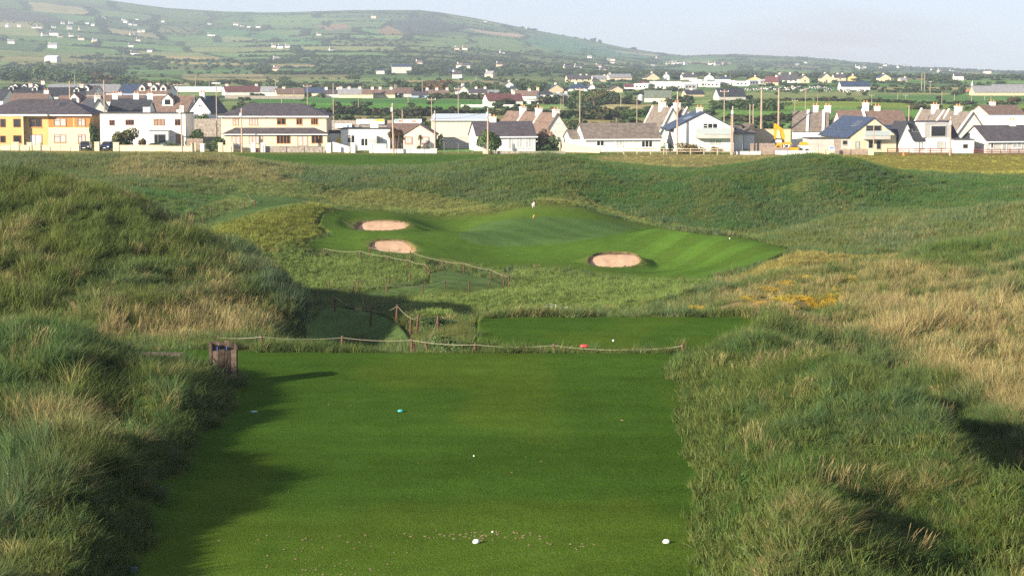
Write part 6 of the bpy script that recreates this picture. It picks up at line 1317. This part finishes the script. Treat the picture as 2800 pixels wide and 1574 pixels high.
for a, b, s_, lb in (('c','g',1.2,'overhead wire from the flat-roofed house pole to the cream house pole'),('g','m',1.8,'overhead wire from the cream house pole to the gnarled pole'),('m','p',1.6,'overhead wire from the gnarled pole to the pole at the round bush'),('p','B',2.6,'overhead wire from the round bush pole to the concrete pole'),('B','M',2.4,'overhead wire from the concrete pole to the box-dormer house pole'),('a','b',.7,'overhead wire between the two tall poles behind the yellow house')): wire(a, b, s_, lb)

# ------------------------------------------------------------------ silos, cows, caravans
x, Y, z = ground_at(1752, 284, 420); s_ = F / Y; t = thing('grain_silo', 'upright silver grain silo beside the green-grey barn', 'silo', (x, Y, z)); MB().lathe([(8 / s_, -.3), (8 / s_, 20 / s_)], 18).build('drum', V['galv'], t); MB().lathe([(8.4 / s_, 20 / s_), (7 / s_, 22.5 / s_), (3 / s_, 25 / s_), (.6 / s_, 25.6 / s_)], 18).build('dome', V['galv'], t)
x, Y, z = ground_at(2658, 254, 420); s_ = F / Y; t = thing('grain_silo', 'slim pale silo at the left end of the grey farm shed', 'silo', (x, Y, z)); MB().lathe([(3.4 / s_, -.3), (3.4 / s_, 24 / s_)], 14).build('drum', V['galv'], t); MB().lathe([(3.6 / s_, 24 / s_), (1 / s_, 28 / s_), (.4 / s_, 33 / s_)], 14).build('cap', V['galv'], t)
x, Y, z = ground_at(2648, 252, 420); s_ = F / Y; tag(MB().prism([(-6.5 / s_, 0), (-4 / s_, 5 / s_), (6 / s_, 4 / s_), (6.4 / s_, 0), (3.8 / s_, -.0), (3 / s_, 1.8 / s_), (-3.5 / s_, 2.3 / s_), (-4 / s_, 0)], 'y', -.9, .9).build('orange_trailer', mat('trailer_orange', (.72, .14, .06), .6), loc=(x, Y, z + .1)), 'small bright orange farm trailer left of the slim silo', 'trailer')

bm_v = [(0,-1.05,1.0,.30),(0,-.5,1.02,.42),(0,.1,1.0,.46),(0,.65,1.05,.38),(0,1.0,1.12,.27),(0,1.32,.92,.17),(0,1.52,.60,.15),(0,1.70,.36,.09)]
def cow_mesh(nm, seed, m):
    me = D.meshes.new(nm); v = [p[:3] for p in bm_v]; e = [(i, i + 1) for i in range(len(v) - 1)]; rad = [p[3] for p in bm_v]
    for s in (-1, 1):
        for hy, at_ in ((-.92, 0), (.62, 3)):
            b = len(v); v += [(s * .24, hy, .72), (s * .25, hy + (.06 if hy < 0 else 0), .40), (s * .25, hy, .03)]; rad += [.15, .075, .07]; e += [(at_, b), (b, b + 1), (b + 1, b + 2)]
    b = len(v); v += [(0, -1.2, .85), (0, -1.22, .4)]; rad += [.04, .05]; e += [(0, b), (b, b + 1)]
    for s in (-1, 1): b = len(v); v.append((s * .26, 1.5, .72)); rad.append(.05); e.append((6, b))
    me.from_pydata(v, e, []); o = D.objects.new(nm, me); COL.objects.link(o); o.modifiers.new('s', 'SKIN'); sk = me.skin_vertices[0].data
    for i, r in enumerate(rad): sk[i].radius = (r, r)
    sk[2].use_root = True; md = o.modifiers.new('u', 'SUBSURF'); md.levels = 1; dg = bpy.context.evaluated_depsgraph_get(); dg.update()
    me2 = D.meshes.new_from_object(o.evaluated_get(dg)); D.objects.remove(o); me2.materials.clear(); me2.materials.append(m); me2.polygons.foreach_set('use_smooth', [True] * len(me2.polygons)); return me2
def hide_mat(nm, a, b, sc):
    m = D.materials.new(nm); m.use_nodes = True; nt = m.node_tree; bs = nt.nodes['Principled BSDF']; tc = nt.nodes.new('ShaderNodeTexCoord'); nz = nt.nodes.new('ShaderNodeTexNoise'); nz.inputs['Scale'].default_value = sc; rp = nt.nodes.new('ShaderNodeValToRGB'); rp.color_ramp.interpolation = 'CONSTANT'; rp.color_ramp.elements[0].color = (*a, 1); rp.color_ramp.elements[1].color = (*b, 1); rp.color_ramp.elements[1].position = .52
    nt.links.new(tc.outputs['Object'], nz.inputs['Vector']); nt.links.new(nz.outputs['Fac'], rp.inputs[0]); nt.links.new(rp.outputs[0], bs.inputs['Base Color']); return m
COWS = [cow_mesh('cow', 1, hide_mat('hide_piebald', (.02, .018, .018), (.65, .62, .58), 1.1)), cow_mesh('cow', 2, hide_mat('hide_dark', (.018, .016, .016), (.6, .56, .5), .6)), cow_mesh('cow', 3, hide_mat('hide_brown', (.14, .05, .03), (.6, .5, .4), .8))]
cowp = sorted([(2046,247),(2053,249),(2060,247),(2067,248),(2080,246),(2089,247),(2097,246),(2105,248),(2112,244),(2120,246),(2129,248),(2138,246),(2147,244),(2150,250),(2158,250),(2166,248),(2165,243),(2171,240),(2180,245),(2185,240),(2189,243),(2196,250),(2203,250),(2212,249),(2219,241),(2226,242),(2235,241),(2243,246),(2252,244),(2262,251),(2270,247),(2298,252),(2313,253),(2321,253),(2352,252),(2358,253),(2371,253)])
for i, (px, py) in enumerate(cowp):
    X, Y, Z = ground_at(px, py + 2, 420); k = 2 if i in (22, 31) else int(rng.integers(0, 2)); o = D.objects.new('cow', COWS[k]); COL.objects.link(o); o.location = (X, Y, Z); o.rotation_euler = (0, 0, rng.choice([-1, 1]) * math.pi / 2 + rng.normal(0, .5)); o.scale = (1.15,) * 3
    tag(o, f'{["black and white","mostly black","brown"][k]} cow grazing below the village, {ordl(i, len(cowp))} in the herd', 'cow', 'cows grazing in the field')
cvp = sorted([(1795,238),(1812,241),(1826,239),(1843,238),(1812,247),(1838,246),(1862,240),(1866,246),(1886,240),(1884,246),(1900,231),(1908,238),(1922,232),(1930,239),(1940,232),(1950,240),(1960,231),(1973,231),(1965,238),(1995,235),(2028,237),(2058,234),(2088,232),(1755,246),(1776,244)])
vv = lambda: None
cx_b = MB(); L_, w_, h_ = 8.5, 3.0, 2.5
for i, (px, py) in enumerate(cvp):
    X, Y, Z = ground_at(px, py, 450); Y = min(Y, 1300); X = at(px, py, Y)[0]; Z = gz(X, Y)
    if i == 0:
        cv0 = thing('static_caravan', '', 'caravan', (0, 0, 0), 0, 'white caravans in rows'); MB().box(-L_ / 2, L_ / 2, -w_ / 2, w_ / 2, .2, h_).build('body', V['white'], cv0)
        MB().prism([(-w_ / 2 - .15, h_ + .01), (w_ / 2 + .15, h_ + .01), (w_ / 2 - .1, h_ + .35), (0, h_ + .6), (-w_ / 2 + .1, h_ + .35)], 'x', -L_ / 2 - .15, L_ / 2 + .15).build('roof', V['white'], cv0)
        for e in (-2.6, -.4, 2.2): MB().box(e - .6, e + .6, -w_ / 2 - .03, -w_ / 2 - .001, 1.1, 1.9).build('window', V['glass'], cv0)
        c_ = cv0
    else: c_ = dup(cv0, '')
    c_['label'] = f'white static caravan with a low roof, {ordl(i, len(cvp))} in the caravan park'; c_.location = (X, Y, Z - .1); c_.rotation_euler = (0, 0, rng.normal(.1, .35)); c_.scale = (.9, .9, 1.05)
# ------------------------------------------------------------------ tiny farmhouses on the hill
HILL = [(23,75,18,'w','left hamlet'),(53,74,12,'p','left hamlet'),(92,78,8,'w','left hamlet'),(107,78,14,'w','left hamlet'),(147,77,8,'w','left hamlet'),(172,66,9,'w','upper left slope'),(193,66,13,'w','upper left slope'),(190,81,16,'g','left hamlet'),(239,66,9,'w','upper left slope'),(222,84,14,'c','left hamlet'),(254,72,9,'w','upper left slope'),(284,53,11,'w','upper left slope'),
 (338,56,10,'w','hilltop cluster'),(345,64,14,'w','hilltop cluster'),(357,69,9,'w','hilltop cluster'),(370,70,8,'w','hilltop cluster'),(374,55,9,'w','hilltop cluster'),(446,61,9,'w','hilltop cluster'),(573,68,10,'w','upper mid slope'),(645,72,14,'w','upper mid slope'),(661,73,8,'p','upper mid slope'),(680,76,7,'w','upper mid slope'),
 (122,99,18,'w','white farm on the left slope'),(147,99,24,'w','white farm on the left slope'),(165,103,14,'y','white farm on the left slope'),(195,102,14,'w','white farm on the left slope'),(360,98,12,'y','mid left slope'),(371,98,13,'y','mid left slope'),(381,89,8,'c','mid left slope'),(391,88,7,'w','mid left slope'),(573,100,10,'w','mid slope'),(583,101,7,'w','mid slope'),
 (30,121,20,'w','lower left slope'),(145,132,26,'w','lower left slope'),(222,111,18,'p','lower left slope'),(260,118,18,'c','lower left slope'),(378,113,13,'p','lower left slope'),(358,130,10,'w','lower left slope'),(368,153,24,'w','foot of the left slope'),(410,144,7,'w','foot of the left slope'),(145,171,42,'s','grey shed on the plain'),
 (706,78,13,'w','slope under the green fields'),(872,98,12,'w','slope under the green fields'),(749,131,10,'g','farm on the mid plain'),(768,133,18,'w','farm on the mid plain'),(786,132,12,'w','farm on the mid plain'),(907,141,13,'w','farm on the mid plain'),(755,168,17,'w','plain under the hill'),(757,199,20,'c','plain under the hill'),(1024,53,18,'c','hilltop beside the green field'),
 (1250,139,14,'p','slope under the pale fields'),(1271,138,14,'w','slope under the pale fields'),(1373,149,12,'w','slope under the pale fields'),(1146,180,10,'w','middle plain'),(1258,188,10,'w','middle plain'),(1276,188,8,'w','middle plain'),(1366,185,15,'p','middle plain'),(1040,203,20,'b','blue farm sheds on the plain'),(1098,201,56,'b','blue farm sheds on the plain'),(1237,204,20,'b','blue farm sheds on the plain'),(1250,215,20,'w','trees below the sheds'),(1340,214,22,'y','trees below the sheds'),
 (1327,62,8,'w','skyline'),(1443,78,7,'w','skyline'),(1800,165,16,'y','far right village'),(1826,178,12,'w','far right village'),(1843,179,13,'w','far right village'),(1855,177,16,'w','far right village'),(1875,178,14,'w','far right village'),(1943,178,13,'w','far right village'),(1982,179,13,'y','far right village'),(1960,180,16,'g','far right village'),
 (1612,160,8,'w','wooded plain'),(1666,168,6,'w','wooded plain'),(1676,168,6,'w','wooded plain'),(1675,177,8,'w','wooded plain'),(1637,188,11,'w','wooded plain'),(1552,192,24,'c','wooded plain'),(1580,190,20,'w','wooded plain'),(1648,198,10,'p','wooded plain'),(1785,187,8,'w','wooded plain'),
 (2344,187,10,'w','right ridge'),(2354,190,11,'w','right ridge'),(2363,187,8,'w','right ridge'),(2420,182,11,'w','right ridge'),(2408,190,7,'w','right ridge'),(2458,188,13,'w','right ridge'),(2472,182,7,'w','right ridge'),(2550,196,13,'w','far right plain'),(2570,199,16,'c','far right plain'),(2603,198,13,'w','far right plain'),(2700,202,22,'p','far right plain'),(2620,220,8,'w','far right plain'),(2202,174,8,'w','right ridge'),(2180,181,9,'g','right ridge')]
WM = dict(w='white', p='pink', y='cream', c='tan', g='grey', s='metal', b='blue'); NMC = dict(w='white', p='pinkish', y='cream', c='tan', g='grey', s='grey', b='blue-grey')
cnt = {}
for q in HILL: cnt[(q[4], q[3])] = cnt.get((q[4], q[3]), []) + [q[0]]
for px, py, wpx, k, band in HILL:
    X, Y, Z = ground_at(px, py, 900); Y = min(Y, 5200); s_ = F / Y; w = max(7, wpx / s_ * .95); d = min(w * .55, 9); h = max(3.0, min(w * .34, 5.5)) ; X = at(px, py, Y)[0]; Z = gz(X, Y)
    shed = k in 'sb'; n = sorted(cnt[(band, k)]); i = n.index(px)
    lb = f'tiny {NMC[k]} {"shed" if shed else "house"} far off, {band}' + (f', {ordl(i, len(n))}' if len(n) > 1 else '')
    t = thing('farm_shed' if shed else 'farmhouse', lb, 'shed' if shed else 'house', (X, Y, Z), rng.normal(.1, .35), 'far-off houses dotted over the hill')
    rr = h * (1.3 if shed else 1.65)
    MB().prism([(-d / 2, -2), (d / 2, -2), (d / 2, h), (0, rr), (-d / 2, h)], 'x', -w / 2, w / 2).build('wall', V['grey'] if shed else V[WM[k]], t)
    ro = MB().prism([(-d / 2 - .3, h - .2), (0, rr + .05), (d / 2 + .3, h - .2), (d / 2 + .3, h + .05), (0, rr + .3), (-d / 2 - .3, h + .05)], 'x', -w / 2 + .05, w / 2 - .05).build('roof', V['navy' if k == 'b' else 'metal' if k == 's' else rng.choice(['slate', 'slate', 'greyr', 'tile'])], t)
    if not shed and wpx > 9: MB().box(-w * .4 - .5, -w * .4 + .5, -.5, .5, rr - .5, rr + 1.2).build('chimney', V['white'], ro)

# ------------------------------------------------------------------ trees and shrubs one can tell apart
FR = [('shrub','broad olive-brown bush in the garden of the flat-roofed house',338,402,327,76,66,'olive',1500,.045),('shrub','smaller reddish bush beside the broad olive one',388,402,327,30,34,'rust',800,.05),('hedge_bush','dark green hedge bush between the yellow house and the flat-roofed house',259,396,331,30,80,'dark',1000,.05),
 ('shrub','low green bush at the porch of the flat-roofed house',420,401,325,40,20,'fresh',700,.05),('shrub','low green bush under the lattice door of the flat-roofed house',475,401,325,50,16,'fresh',700,.05),('shrub','dark evergreen shrub against the tall stone wall',538,395,334,62,54,'dark',1300,.045),('shrub','bright green shrub at the left corner of the cream house',600,404,326,50,40,'fresh',1200,.045),('shrub','dense green shrub between the gate piers',578,410,322.5,36,34,'mid',900,.05),
 ('tree','big round bushy tree in front of the white cottage',1342,416,323,80,78,'mid',2400,.036),('tree','flowering tree covered in pale pink blossom beside the white cottage',1492,398,338,66,64,'cream',1600,.03),('shrub','green underbrush below the flowering tree',1490,402,337,90,48,'dark',1200,.045),('shrub','dark clipped hedge beside the pink bungalow',1203,400,336,26,44,'dark',900,.05),
 ('shrub','tufted pampas-like grass clump in front of the balcony house',1880,412,324,84,28,'gold',1300,.035),('shrub','smaller golden grass clump right of the lower window',1960,412,324,50,16,'gold',700,.04),('shrub','round green shrub between two golden grass clumps',1920,411,324,26,16,'mid',500,.05),('shrub','rusty shrub behind the white shed at the right edge',2768,350,360,70,26,'rust',900,.045),('shrub','small dark shrub between the long bungalow and the balcony house',1828,404,330,30,24,'dark',600,.05),
 ('shrub','low green shrub by the gable of the estate house',548,318,408,60,24,'mid',800,.05),('shrub','bushes behind the white chimneys of the bungalow',985,352,349,66,18,'olive',800,.05),('shrub','small garden shrub in front of the pink bungalow left window',1145,405,330,18,12,'fresh',400,.06),('shrub','tiny garden shrub in front of the pink bungalow right window',1170,405,330,16,10,'fresh',400,.06)]
for nm, lb, px, py, Y, w, h, m, n, sz in FR:
    t = plant('flowering_tree' if 'blossom' in lb else 'round_tree' if nm == 'tree' else 'garden_shrub', lb, 'tree' if nm == 'tree' else 'shrub', px, py, Y, w, h, m, n, sz, kind='shrub')
# cordyline palms: bare stems with heads of sword leaves
def cordyline(label, px, base, top, Y, heads, m='rust'):
    x = at(px, base, Y)[0]; g = gz(x, Y); t = thing('cordyline_palm', label, 'palm', (x, Y, g)); co, q, bv = [], [], []
    tr = MB()
    for hx, hy, s_ in heads:
        X, _, Z = at(hx, hy, Y); c = Vector((X - x, 0, Z - g)); tr.tube(((X - x) * .2, 0, -.2), c, .13, .09, 7)
        for i in range(130):
            d = rng.normal(size=3); d[2] += .25; d /= np.linalg.norm(d); l = s_ * rng.uniform(.7, 1.1); sd = np.cross(d, (0, 0, 1)); sd /= np.linalg.norm(sd) + 1e-6; b0 = len(co); cc = np.array(c)
            co += [cc - sd * .04, cc + sd * .04, cc + d * l * .6 + sd * .05, cc + d * l * .6 - sd * .05, cc + d * l - np.array((0, 0, .3 * l)) + sd * .01, cc + d * l - np.array((0, 0, .3 * l)) - sd * .01]; v_ = rng.uniform(.6, 1.4); bv += [(v_, v_, v_)] * 6; q += [(b0, b0 + 1, b0 + 2, b0 + 3), (b0 + 3, b0 + 2, b0 + 4, b0 + 5)]
    tr.build('trunk', M_bark, t); me = mesh_np('crown', co, q, False); color_attr(me, 'bv', np.array(bv)); me.materials.append(ML[m]); o = D.objects.new('crown', me); COL.objects.link(o); o.parent = t
cordyline('tall many-headed palm-like tree with reddish leaf heads left of the pink bungalow', 1085, 412, 350, 330, [(1066,366,.75),(1078,358,.85),(1092,362,.8),(1072,372,.6)])
cordyline('second palm-like tree with browner heads touching the pink bungalow gable', 1097, 412, 356, 331, [(1086,370,.6),(1100,374,.7),(1096,360,.6)], 'olive')
cordyline('small palm-like tree between the two windows of the pink bungalow', 1149, 408, 372, 331, [(1149,375,.65)], 'olive')

TR = [(a, b, w, h, m, kind) for a, b, w, h, m, kind in [
 (15,222,70,40,'blue','w'),(55,225,60,42,'dark','w'),(100,222,70,54,'mid','w'),(128,208,40,30,'dark','w'),(150,224,60,42,'mid','w'),(178,226,50,40,'dark','w'),(215,226,60,40,'fresh','w'),(240,232,50,34,'mid','w'),(280,230,64,38,'rust','w'),(310,228,46,28,'olive','w'),(345,232,70,34,'mid','w'),(375,234,46,26,'olive','w'),(35,204,56,26,'blue','w'),(250,208,54,26,'dark','w'),(320,204,60,22,'dark','w'),
 (400,236,40,24,'olive','m'),(440,236,44,24,'mid','m'),(480,236,40,20,'olive','m'),(540,236,50,22,'mid','m'),(575,240,44,24,'mid','m'),(610,232,50,20,'dark','m'),(660,232,60,20,'olive','m'),(700,236,44,18,'mid','m'),(760,240,50,18,'mid','m'),(800,238,60,20,'mid','m'),(850,240,50,18,'olive','m'),(910,238,56,20,'mid','m'),(960,240,50,16,'dark','m'),
 (1085,246,50,38,'mid','c'),(1110,248,46,34,'dark','c'),(1140,250,52,36,'mid','c'),(1178,250,60,42,'rust','c'),(1212,252,56,44,'rust','c'),(1245,254,40,30,'mid','c'),(1310,244,44,28,'mid','c'),(1285,206,36,24,'dark','c'),(1335,246,44,26,'fresh','c'),(1370,250,36,26,'mid','c'),
 (1430,252,50,38,'dark','r'),(1465,254,54,42,'mid','r'),(1490,250,40,28,'dark','r'),(1575,274,52,36,'mid','r'),(1600,284,60,44,'mid','r'),(1560,216,44,14,'dark','r'),(1690,240,30,16,'dark','r'),(1775,244,40,22,'mid','r'),
 (1960,300,50,30,'mid','h'),(1985,302,40,30,'dark','h'),(2020,300,64,38,'mid','h'),(2055,302,50,30,'dark','h'),(2100,304,60,44,'mid','h'),(2132,300,30,24,'dark','h'),(1745,322,50,30,'fresh','b'),(1720,320,44,28,'mid','b'),(1790,322,70,32,'dark','b'),(1840,318,60,30,'dark','b'),(1695,316,40,24,'olive','b'),
 (1270,312,60,20,'olive','b'),(1310,312,64,20,'mid','b'),(1355,316,50,18,'olive','b'),
 (2510,300,60,22,'olive','e'),(2560,300,44,20,'olive','e'),(2603,298,16,14,'dark','e'),(2565,224,46,18,'mid','e'),(2770,284,44,24,'rust','e'),(2540,222,30,14,'dark','e'),(2382,296,16,10,'olive','e'),(2340,224,26,14,'dark','e'),(2230,224,26,12,'mid','e'),(1850,220,30,12,'dark','e')]]
GN = dict(w='wood behind the estate', m='scrub behind the red-brown bungalow', c='trees behind the brown cottages', r='trees round the navy-roofed house', h='dark clump below the cows', b='hedge bushes above the long bungalow', e='right-hand fields')
bc = {}
for i, q in enumerate(TR): bc.setdefault(q[5], []).append((q[0], i))
for g in bc: bc[g].sort()
AD = dict(blue='bluish-green', dark='dark green', mid='green', fresh='bright green', rust='rusty-brown', olive='olive')
for i, (px, py, w, h, m, g) in enumerate(TR):
    rank = [k for _, k in bc[g]].index(i); big = g in 'wchr'
    plant('broadleaf_tree' if big else 'field_bush', f'{AD[m]} {"tree" if big else "bush"}, {ordl(rank, len(bc[g]))} of the {GN[g]}', 'tree' if big else 'bush', px, py, None, w * 1.15, h, m, 900, .05, GN[g], kind='shrub')
# wind-bent tree
x, Y, z = ground_at(1625, 302, 420); s_ = F / Y; t = thing('windswept_tree', 'wind-bent tree with a flat leaning crown beside the navy-roofed house', 'tree', (x, Y, z)); me = leafball('crown', 1600, [(-.1,0,.55,.28,.14),(.15,0,.62,.26,.13),(.35,0,.68,.22,.12),(-.28,0,.48,.18,.1),(.1,.1,.75,.2,.1),(.48,0,.74,.12,.07)], .035, 5); me.materials.append(ML['olive']); o = D.objects.new('crown', me); COL.objects.link(o); o.parent = t; o.scale = (66 / s_, 50 / s_, 62 / s_)
b = MB(); b.tube((0, 0, -.3), (-.1, 0, 22 / s_), .45, .3); b.tube((-.1, 0, 21 / s_), (14 / s_, 0, 40 / s_), .28, .12); b.tube((-.1, 0, 21 / s_), (-12 / s_, 0, 34 / s_), .22, .1); b.build('trunk', M_bark, t)
SKY = [(1426,80,14,10),(1452,84,40,9),(1622,112,18,11),(1640,114,12,9),(1600,108,8,6),(1732,134,22,7),(1720,136,12,5),(1500,92,10,5),(1540,98,12,5),(1575,104,10,5)]
for i, (px, py, w, h) in enumerate(SKY):
    plant('skyline_tree', f'small dark tree on the hill skyline, {ordl([q[0] for q in sorted(SKY)].index(px), len(SKY))}', 'tree', px, py + 1, 5150, w, h, 'dark', 350, .09, 'trees on the hill skyline', kind='shrub')

# ------------------------------------------------------------------ hedgerows and scrub over the plain and hill
def bush_coll(nm, k, n, size, sd):
    c = D.collections.new(nm)
    for i in range(k):
        me = leafball('hedge_leaves', n, lobes(6, sd + i, .9, .3), size, sd + i); me.materials.append(M_grass); c.objects.link(D.objects.new('hedge_leaves', me))
    return c
S_hed = bush_coll('hedge_bushes', 5, 110, .13, 60)
def hedges(name, label, ncand, y0, y1, prob_edge, prob_scrub, wmin, wmax, hr):
    j = rng.integers(np.searchsorted(Yg, y0), np.searchsorted(Yg, y1) - 1, ncand); i = rng.integers(0, NU - 1, ncand); a, b = rng.random(ncand), rng.random(ncand)
    Y = Yg[j] * (1 - b) + Yg[j + 1] * b; u = uu[i] * (1 - a) + uu[i + 1] * a; X = u * Y
    wx = X + 70 * (fbm(1, X / 400, Y / 500, 2) - .5) + .18 * Y; wy = Y + 110 * (fbm(4, X / 500, Y / 600, 2) - .5) + .30 * X; _, _, ed = cells(wx, wy)
    sc = sstep(.50, .62, fbm(5, X / 330 + 9, Y / 420, 3)) * sstep(900, 1500, Y); z, v, pxx, pyy = gi(X, Y, GZ, vis, PX, PY); clear = gi(X, Y, CLEAR)
    gap = sstep(.34, .5, fbm(2, X / (.05 * Y) + 4, Y / (.05 * Y), 2))
    kp = (np.abs(pxx - 1400) < 1650) & (v > .5) & (rng.random(ncand) < np.maximum(prob_edge * sstep(.0035, .0012, ed) * gap, prob_scrub * sc) * clear)
    X, Y, z, sc = X[kp], Y[kp], z[kp], sc[kp]; k = len(X); w = rng.uniform(wmin, wmax, k); h = w * hr * rng.uniform(.5, 1.2, k)
    t = np.array([(.048,.082,.030),(.066,.098,.034),(.080,.094,.040),(.056,.088,.042)])[rng.integers(0, 4, k)] * rng.uniform(.8, 1.25, k)[:, None]
    scatter(name, label, np.stack([X, Y, z - .15 * h], -1), np.stack([0 * w, 0 * w, rng.uniform(0, 6.3, k)], -1), np.stack([w, w, h], -1), rng.integers(0, 5, k), t, S_hed, 'hedges')
CLEAR = np.ones(GX.shape)
for poly, c, y0, y1 in FIELDS: CLEAR *= 1 - soft(poly, 3, y0, y1) * .93
for poly, f_, y0, y1 in (([(1380,285),(1900,285),(1950,342),(1380,342)], .8, 380, 900), ([(1900,250),(2850,250),(2850,335),(1900,335)], .6, 380, 1400), ([(-50,180),(1400,180),(1400,236),(-50,236)], .5, 900, 2600), ([(1400,150),(2850,190),(2850,215),(1400,215)], .45, 1200, 4500)): CLEAR *= 1 - f_ * soft(poly, 12, y0, y1)
hedges('hedgerow', 'dark hedgerows and scrub dividing the fields of the plain', 170000, 420, 1700, .5, .008, 2, 4.2, .65)
hedges('hillside_hedgerow', 'dark hedges and scrub patches over the hillside', 330000, 1600, 5200, .8, .035, 4, 8, .55)
def hedge_line(name, label, pts, n, w0, w1, hr, cols):
    P = [ground_at(px, py, 340) for px, py in pts]; k = rng.random(n) * (len(P) - 1); i = np.minimum(k.astype(int), len(P) - 2); f = k - i; P = np.array(P); XY = P[i] * (1 - f[:, None]) + P[i + 1] * f[:, None]
    X = XY[:, 0] + rng.normal(0, .8, n); Y = XY[:, 1] + rng.normal(0, 2.5, n); Z = gi(X, Y, GZ); w = rng.uniform(w0, w1, n); h = w * hr * rng.uniform(.6, 1.2, n)
    scatter(name, label, np.stack([X, Y, Z - .15 * h], -1), np.stack([0 * w, 0 * w, rng.uniform(0, 6.3, n)], -1), np.stack([w, w, h], -1), rng.integers(0, 5, n), np.array(cols)[rng.integers(0, len(cols), n)], S_hed, 'hedge')
DK = [(.032,.050,.020),(.050,.060,.026),(.07,.065,.03)]
hedge_line('field_hedge', 'dark scrubby hedge along the near edge of the green field', [(880,312),(980,314),(1080,318),(1160,318),(1260,316)], 110, 2.5, 4.5, .7, DK)
hedge_line('field_hedge', 'dark hedge at the far side of the green field below the cottages', [(1230,270),(1300,272),(1345,274)], 40, 3, 5, .6, DK)
hedge_line('field_hedge', 'scrubby hedge across the plain above the tiled bungalow', [(1400,318),(1500,324),(1600,326),(1700,330)], 90, 2.5, 5, .7, DK)
hedge_line('field_hedge', 'low hedge in the meadow behind the building plot', [(1990,330),(2060,334),(2160,330),(2200,328)], 70, 2, 4, .6, DK)
hedge_line('field_hedge', 'line of scrub along the foot of the village rise', [(1380,292),(1500,286),(1640,284),(1760,288)], 36, 3, 5, .7, DK)
hedge_line('field_hedge', 'hedge between the cow field and the meadow', [(1950,284),(2140,276),(2300,277),(2500,284),(2800,288)], 130, 2, 3.6, .5, DK)

# ------------------------------------------------------------------ air
b = MB().box(-3900, 3900, -60, 7000, -14, 330); hz = b.build('haze', D.materials.new('haze_air')); hz['kind'] = 'stuff'; hz['label'] = 'pale blue haze over the plain and hill'; hz['category'] = 'haze'
m = hz.data.materials[0]; m.use_nodes = True; nt = m.node_tree; nt.nodes.remove(nt.nodes['Principled BSDF']); pv = nt.nodes.new('ShaderNodeVolumePrincipled'); pv.inputs['Color'].default_value = (.72, .86, 1, 1); pv.inputs['Density'].default_value = 1.6e-4; pv.inputs['Anisotropy'].default_value = .2
nt.links.new(pv.outputs[0], nt.nodes['Material Output'].inputs['Volume'])
# ------------------------------------------------------------------ light
EL, AZ = 18.5, 41.0           # sun height; the light travels to the right and away
sd = D.lights.new('sun', 'SUN'); so = D.objects.new('sun', sd); COL.objects.link(so)
sd.energy = 5.0; sd.angle = R(.5); sd.color = (1, .88, .68)
dv = (math.cos(R(AZ)) * math.cos(R(EL)), math.sin(R(AZ)) * math.cos(R(EL)), -math.sin(R(EL)))
from mathutils import Vector
so.rotation_euler = Vector(dv).to_track_quat('-Z', 'Y').to_euler()
wd = D.worlds.new('World'); SC.world = wd; wd.use_nodes = True; nt = wd.node_tree
sky = nt.nodes.new('ShaderNodeTexSky'); sky.sky_type = 'NISHITA'; sky.sun_disc = False
sky.sun_elevation = R(EL); sky.sun_rotation = math.atan2(-dv[0], -dv[1])
sky.air_density = 1.0; sky.dust_density = .3; sky.ozone_density = 2.5; sky.altitude = 0
bg = nt.nodes['Background']; bg.inputs[1].default_value = .07
hs = nt.nodes.new('ShaderNodeHueSaturation'); hs.inputs['Saturation'].default_value = .55
tn = nt.nodes.new('ShaderNodeMix'); tn.data_type = 'RGBA'; tn.blend_type = 'MULTIPLY'; tn.inputs[0].default_value = 1; tn.inputs[7].default_value = (.855, .905, 1.15, 1)
nt.links.new(sky.outputs[0], hs.inputs['Color']); nt.links.new(hs.outputs[0], tn.inputs[6]); 
# faint high cloud
tc = nt.nodes.new('ShaderNodeTexCoord'); mp = nt.nodes.new('ShaderNodeMapping'); mp.inputs['Scale'].default_value = (1, 1, 7); nz = nt.nodes.new('ShaderNodeTexNoise'); nz.inputs['Scale'].default_value = 5.5; nz.inputs['Detail'].default_value = 5
nt.links.new(tc.outputs['Generated'], mp.inputs[0]); nt.links.new(mp.outputs[0], nz.inputs['Vector'])
rp = nt.nodes.new('ShaderNodeMapRange'); rp.inputs['From Min'].default_value = .47; rp.inputs['From Max'].default_value = .66; rp.inputs['To Max'].default_value = .9; nt.links.new(nz.outputs['Fac'], rp.inputs['Value'])
cm = nt.nodes.new('ShaderNodeMix'); cm.data_type = 'RGBA'; cm.inputs[7].default_value = (5.1, 4.75, 4.85, 1); nt.links.new(rp.outputs[0], cm.inputs[0]); nt.links.new(tn.outputs[2], cm.inputs[6]); nt.links.new(cm.outputs[2], bg.inputs[0])
SC.view_settings.view_transform = 'Standard'; SC.view_settings.look = 'None'; SC.view_settings.exposure = 1.42; SC.view_settings.gamma = 1
cy = SC.cycles
cy.max_bounces = 5; cy.diffuse_bounces = 2; cy.glossy_bounces = 2; cy.transmission_bounces = 3; cy.transparent_max_bounces = 6; cy.volume_bounces = 0
cy.use_denoising = False; cy.denoiser = 'OPENIMAGEDENOISE'; cy.denoising_input_passes = 'RGB_ALBEDO_NORMAL'; cy.denoising_prefilter = 'ACCURATE'
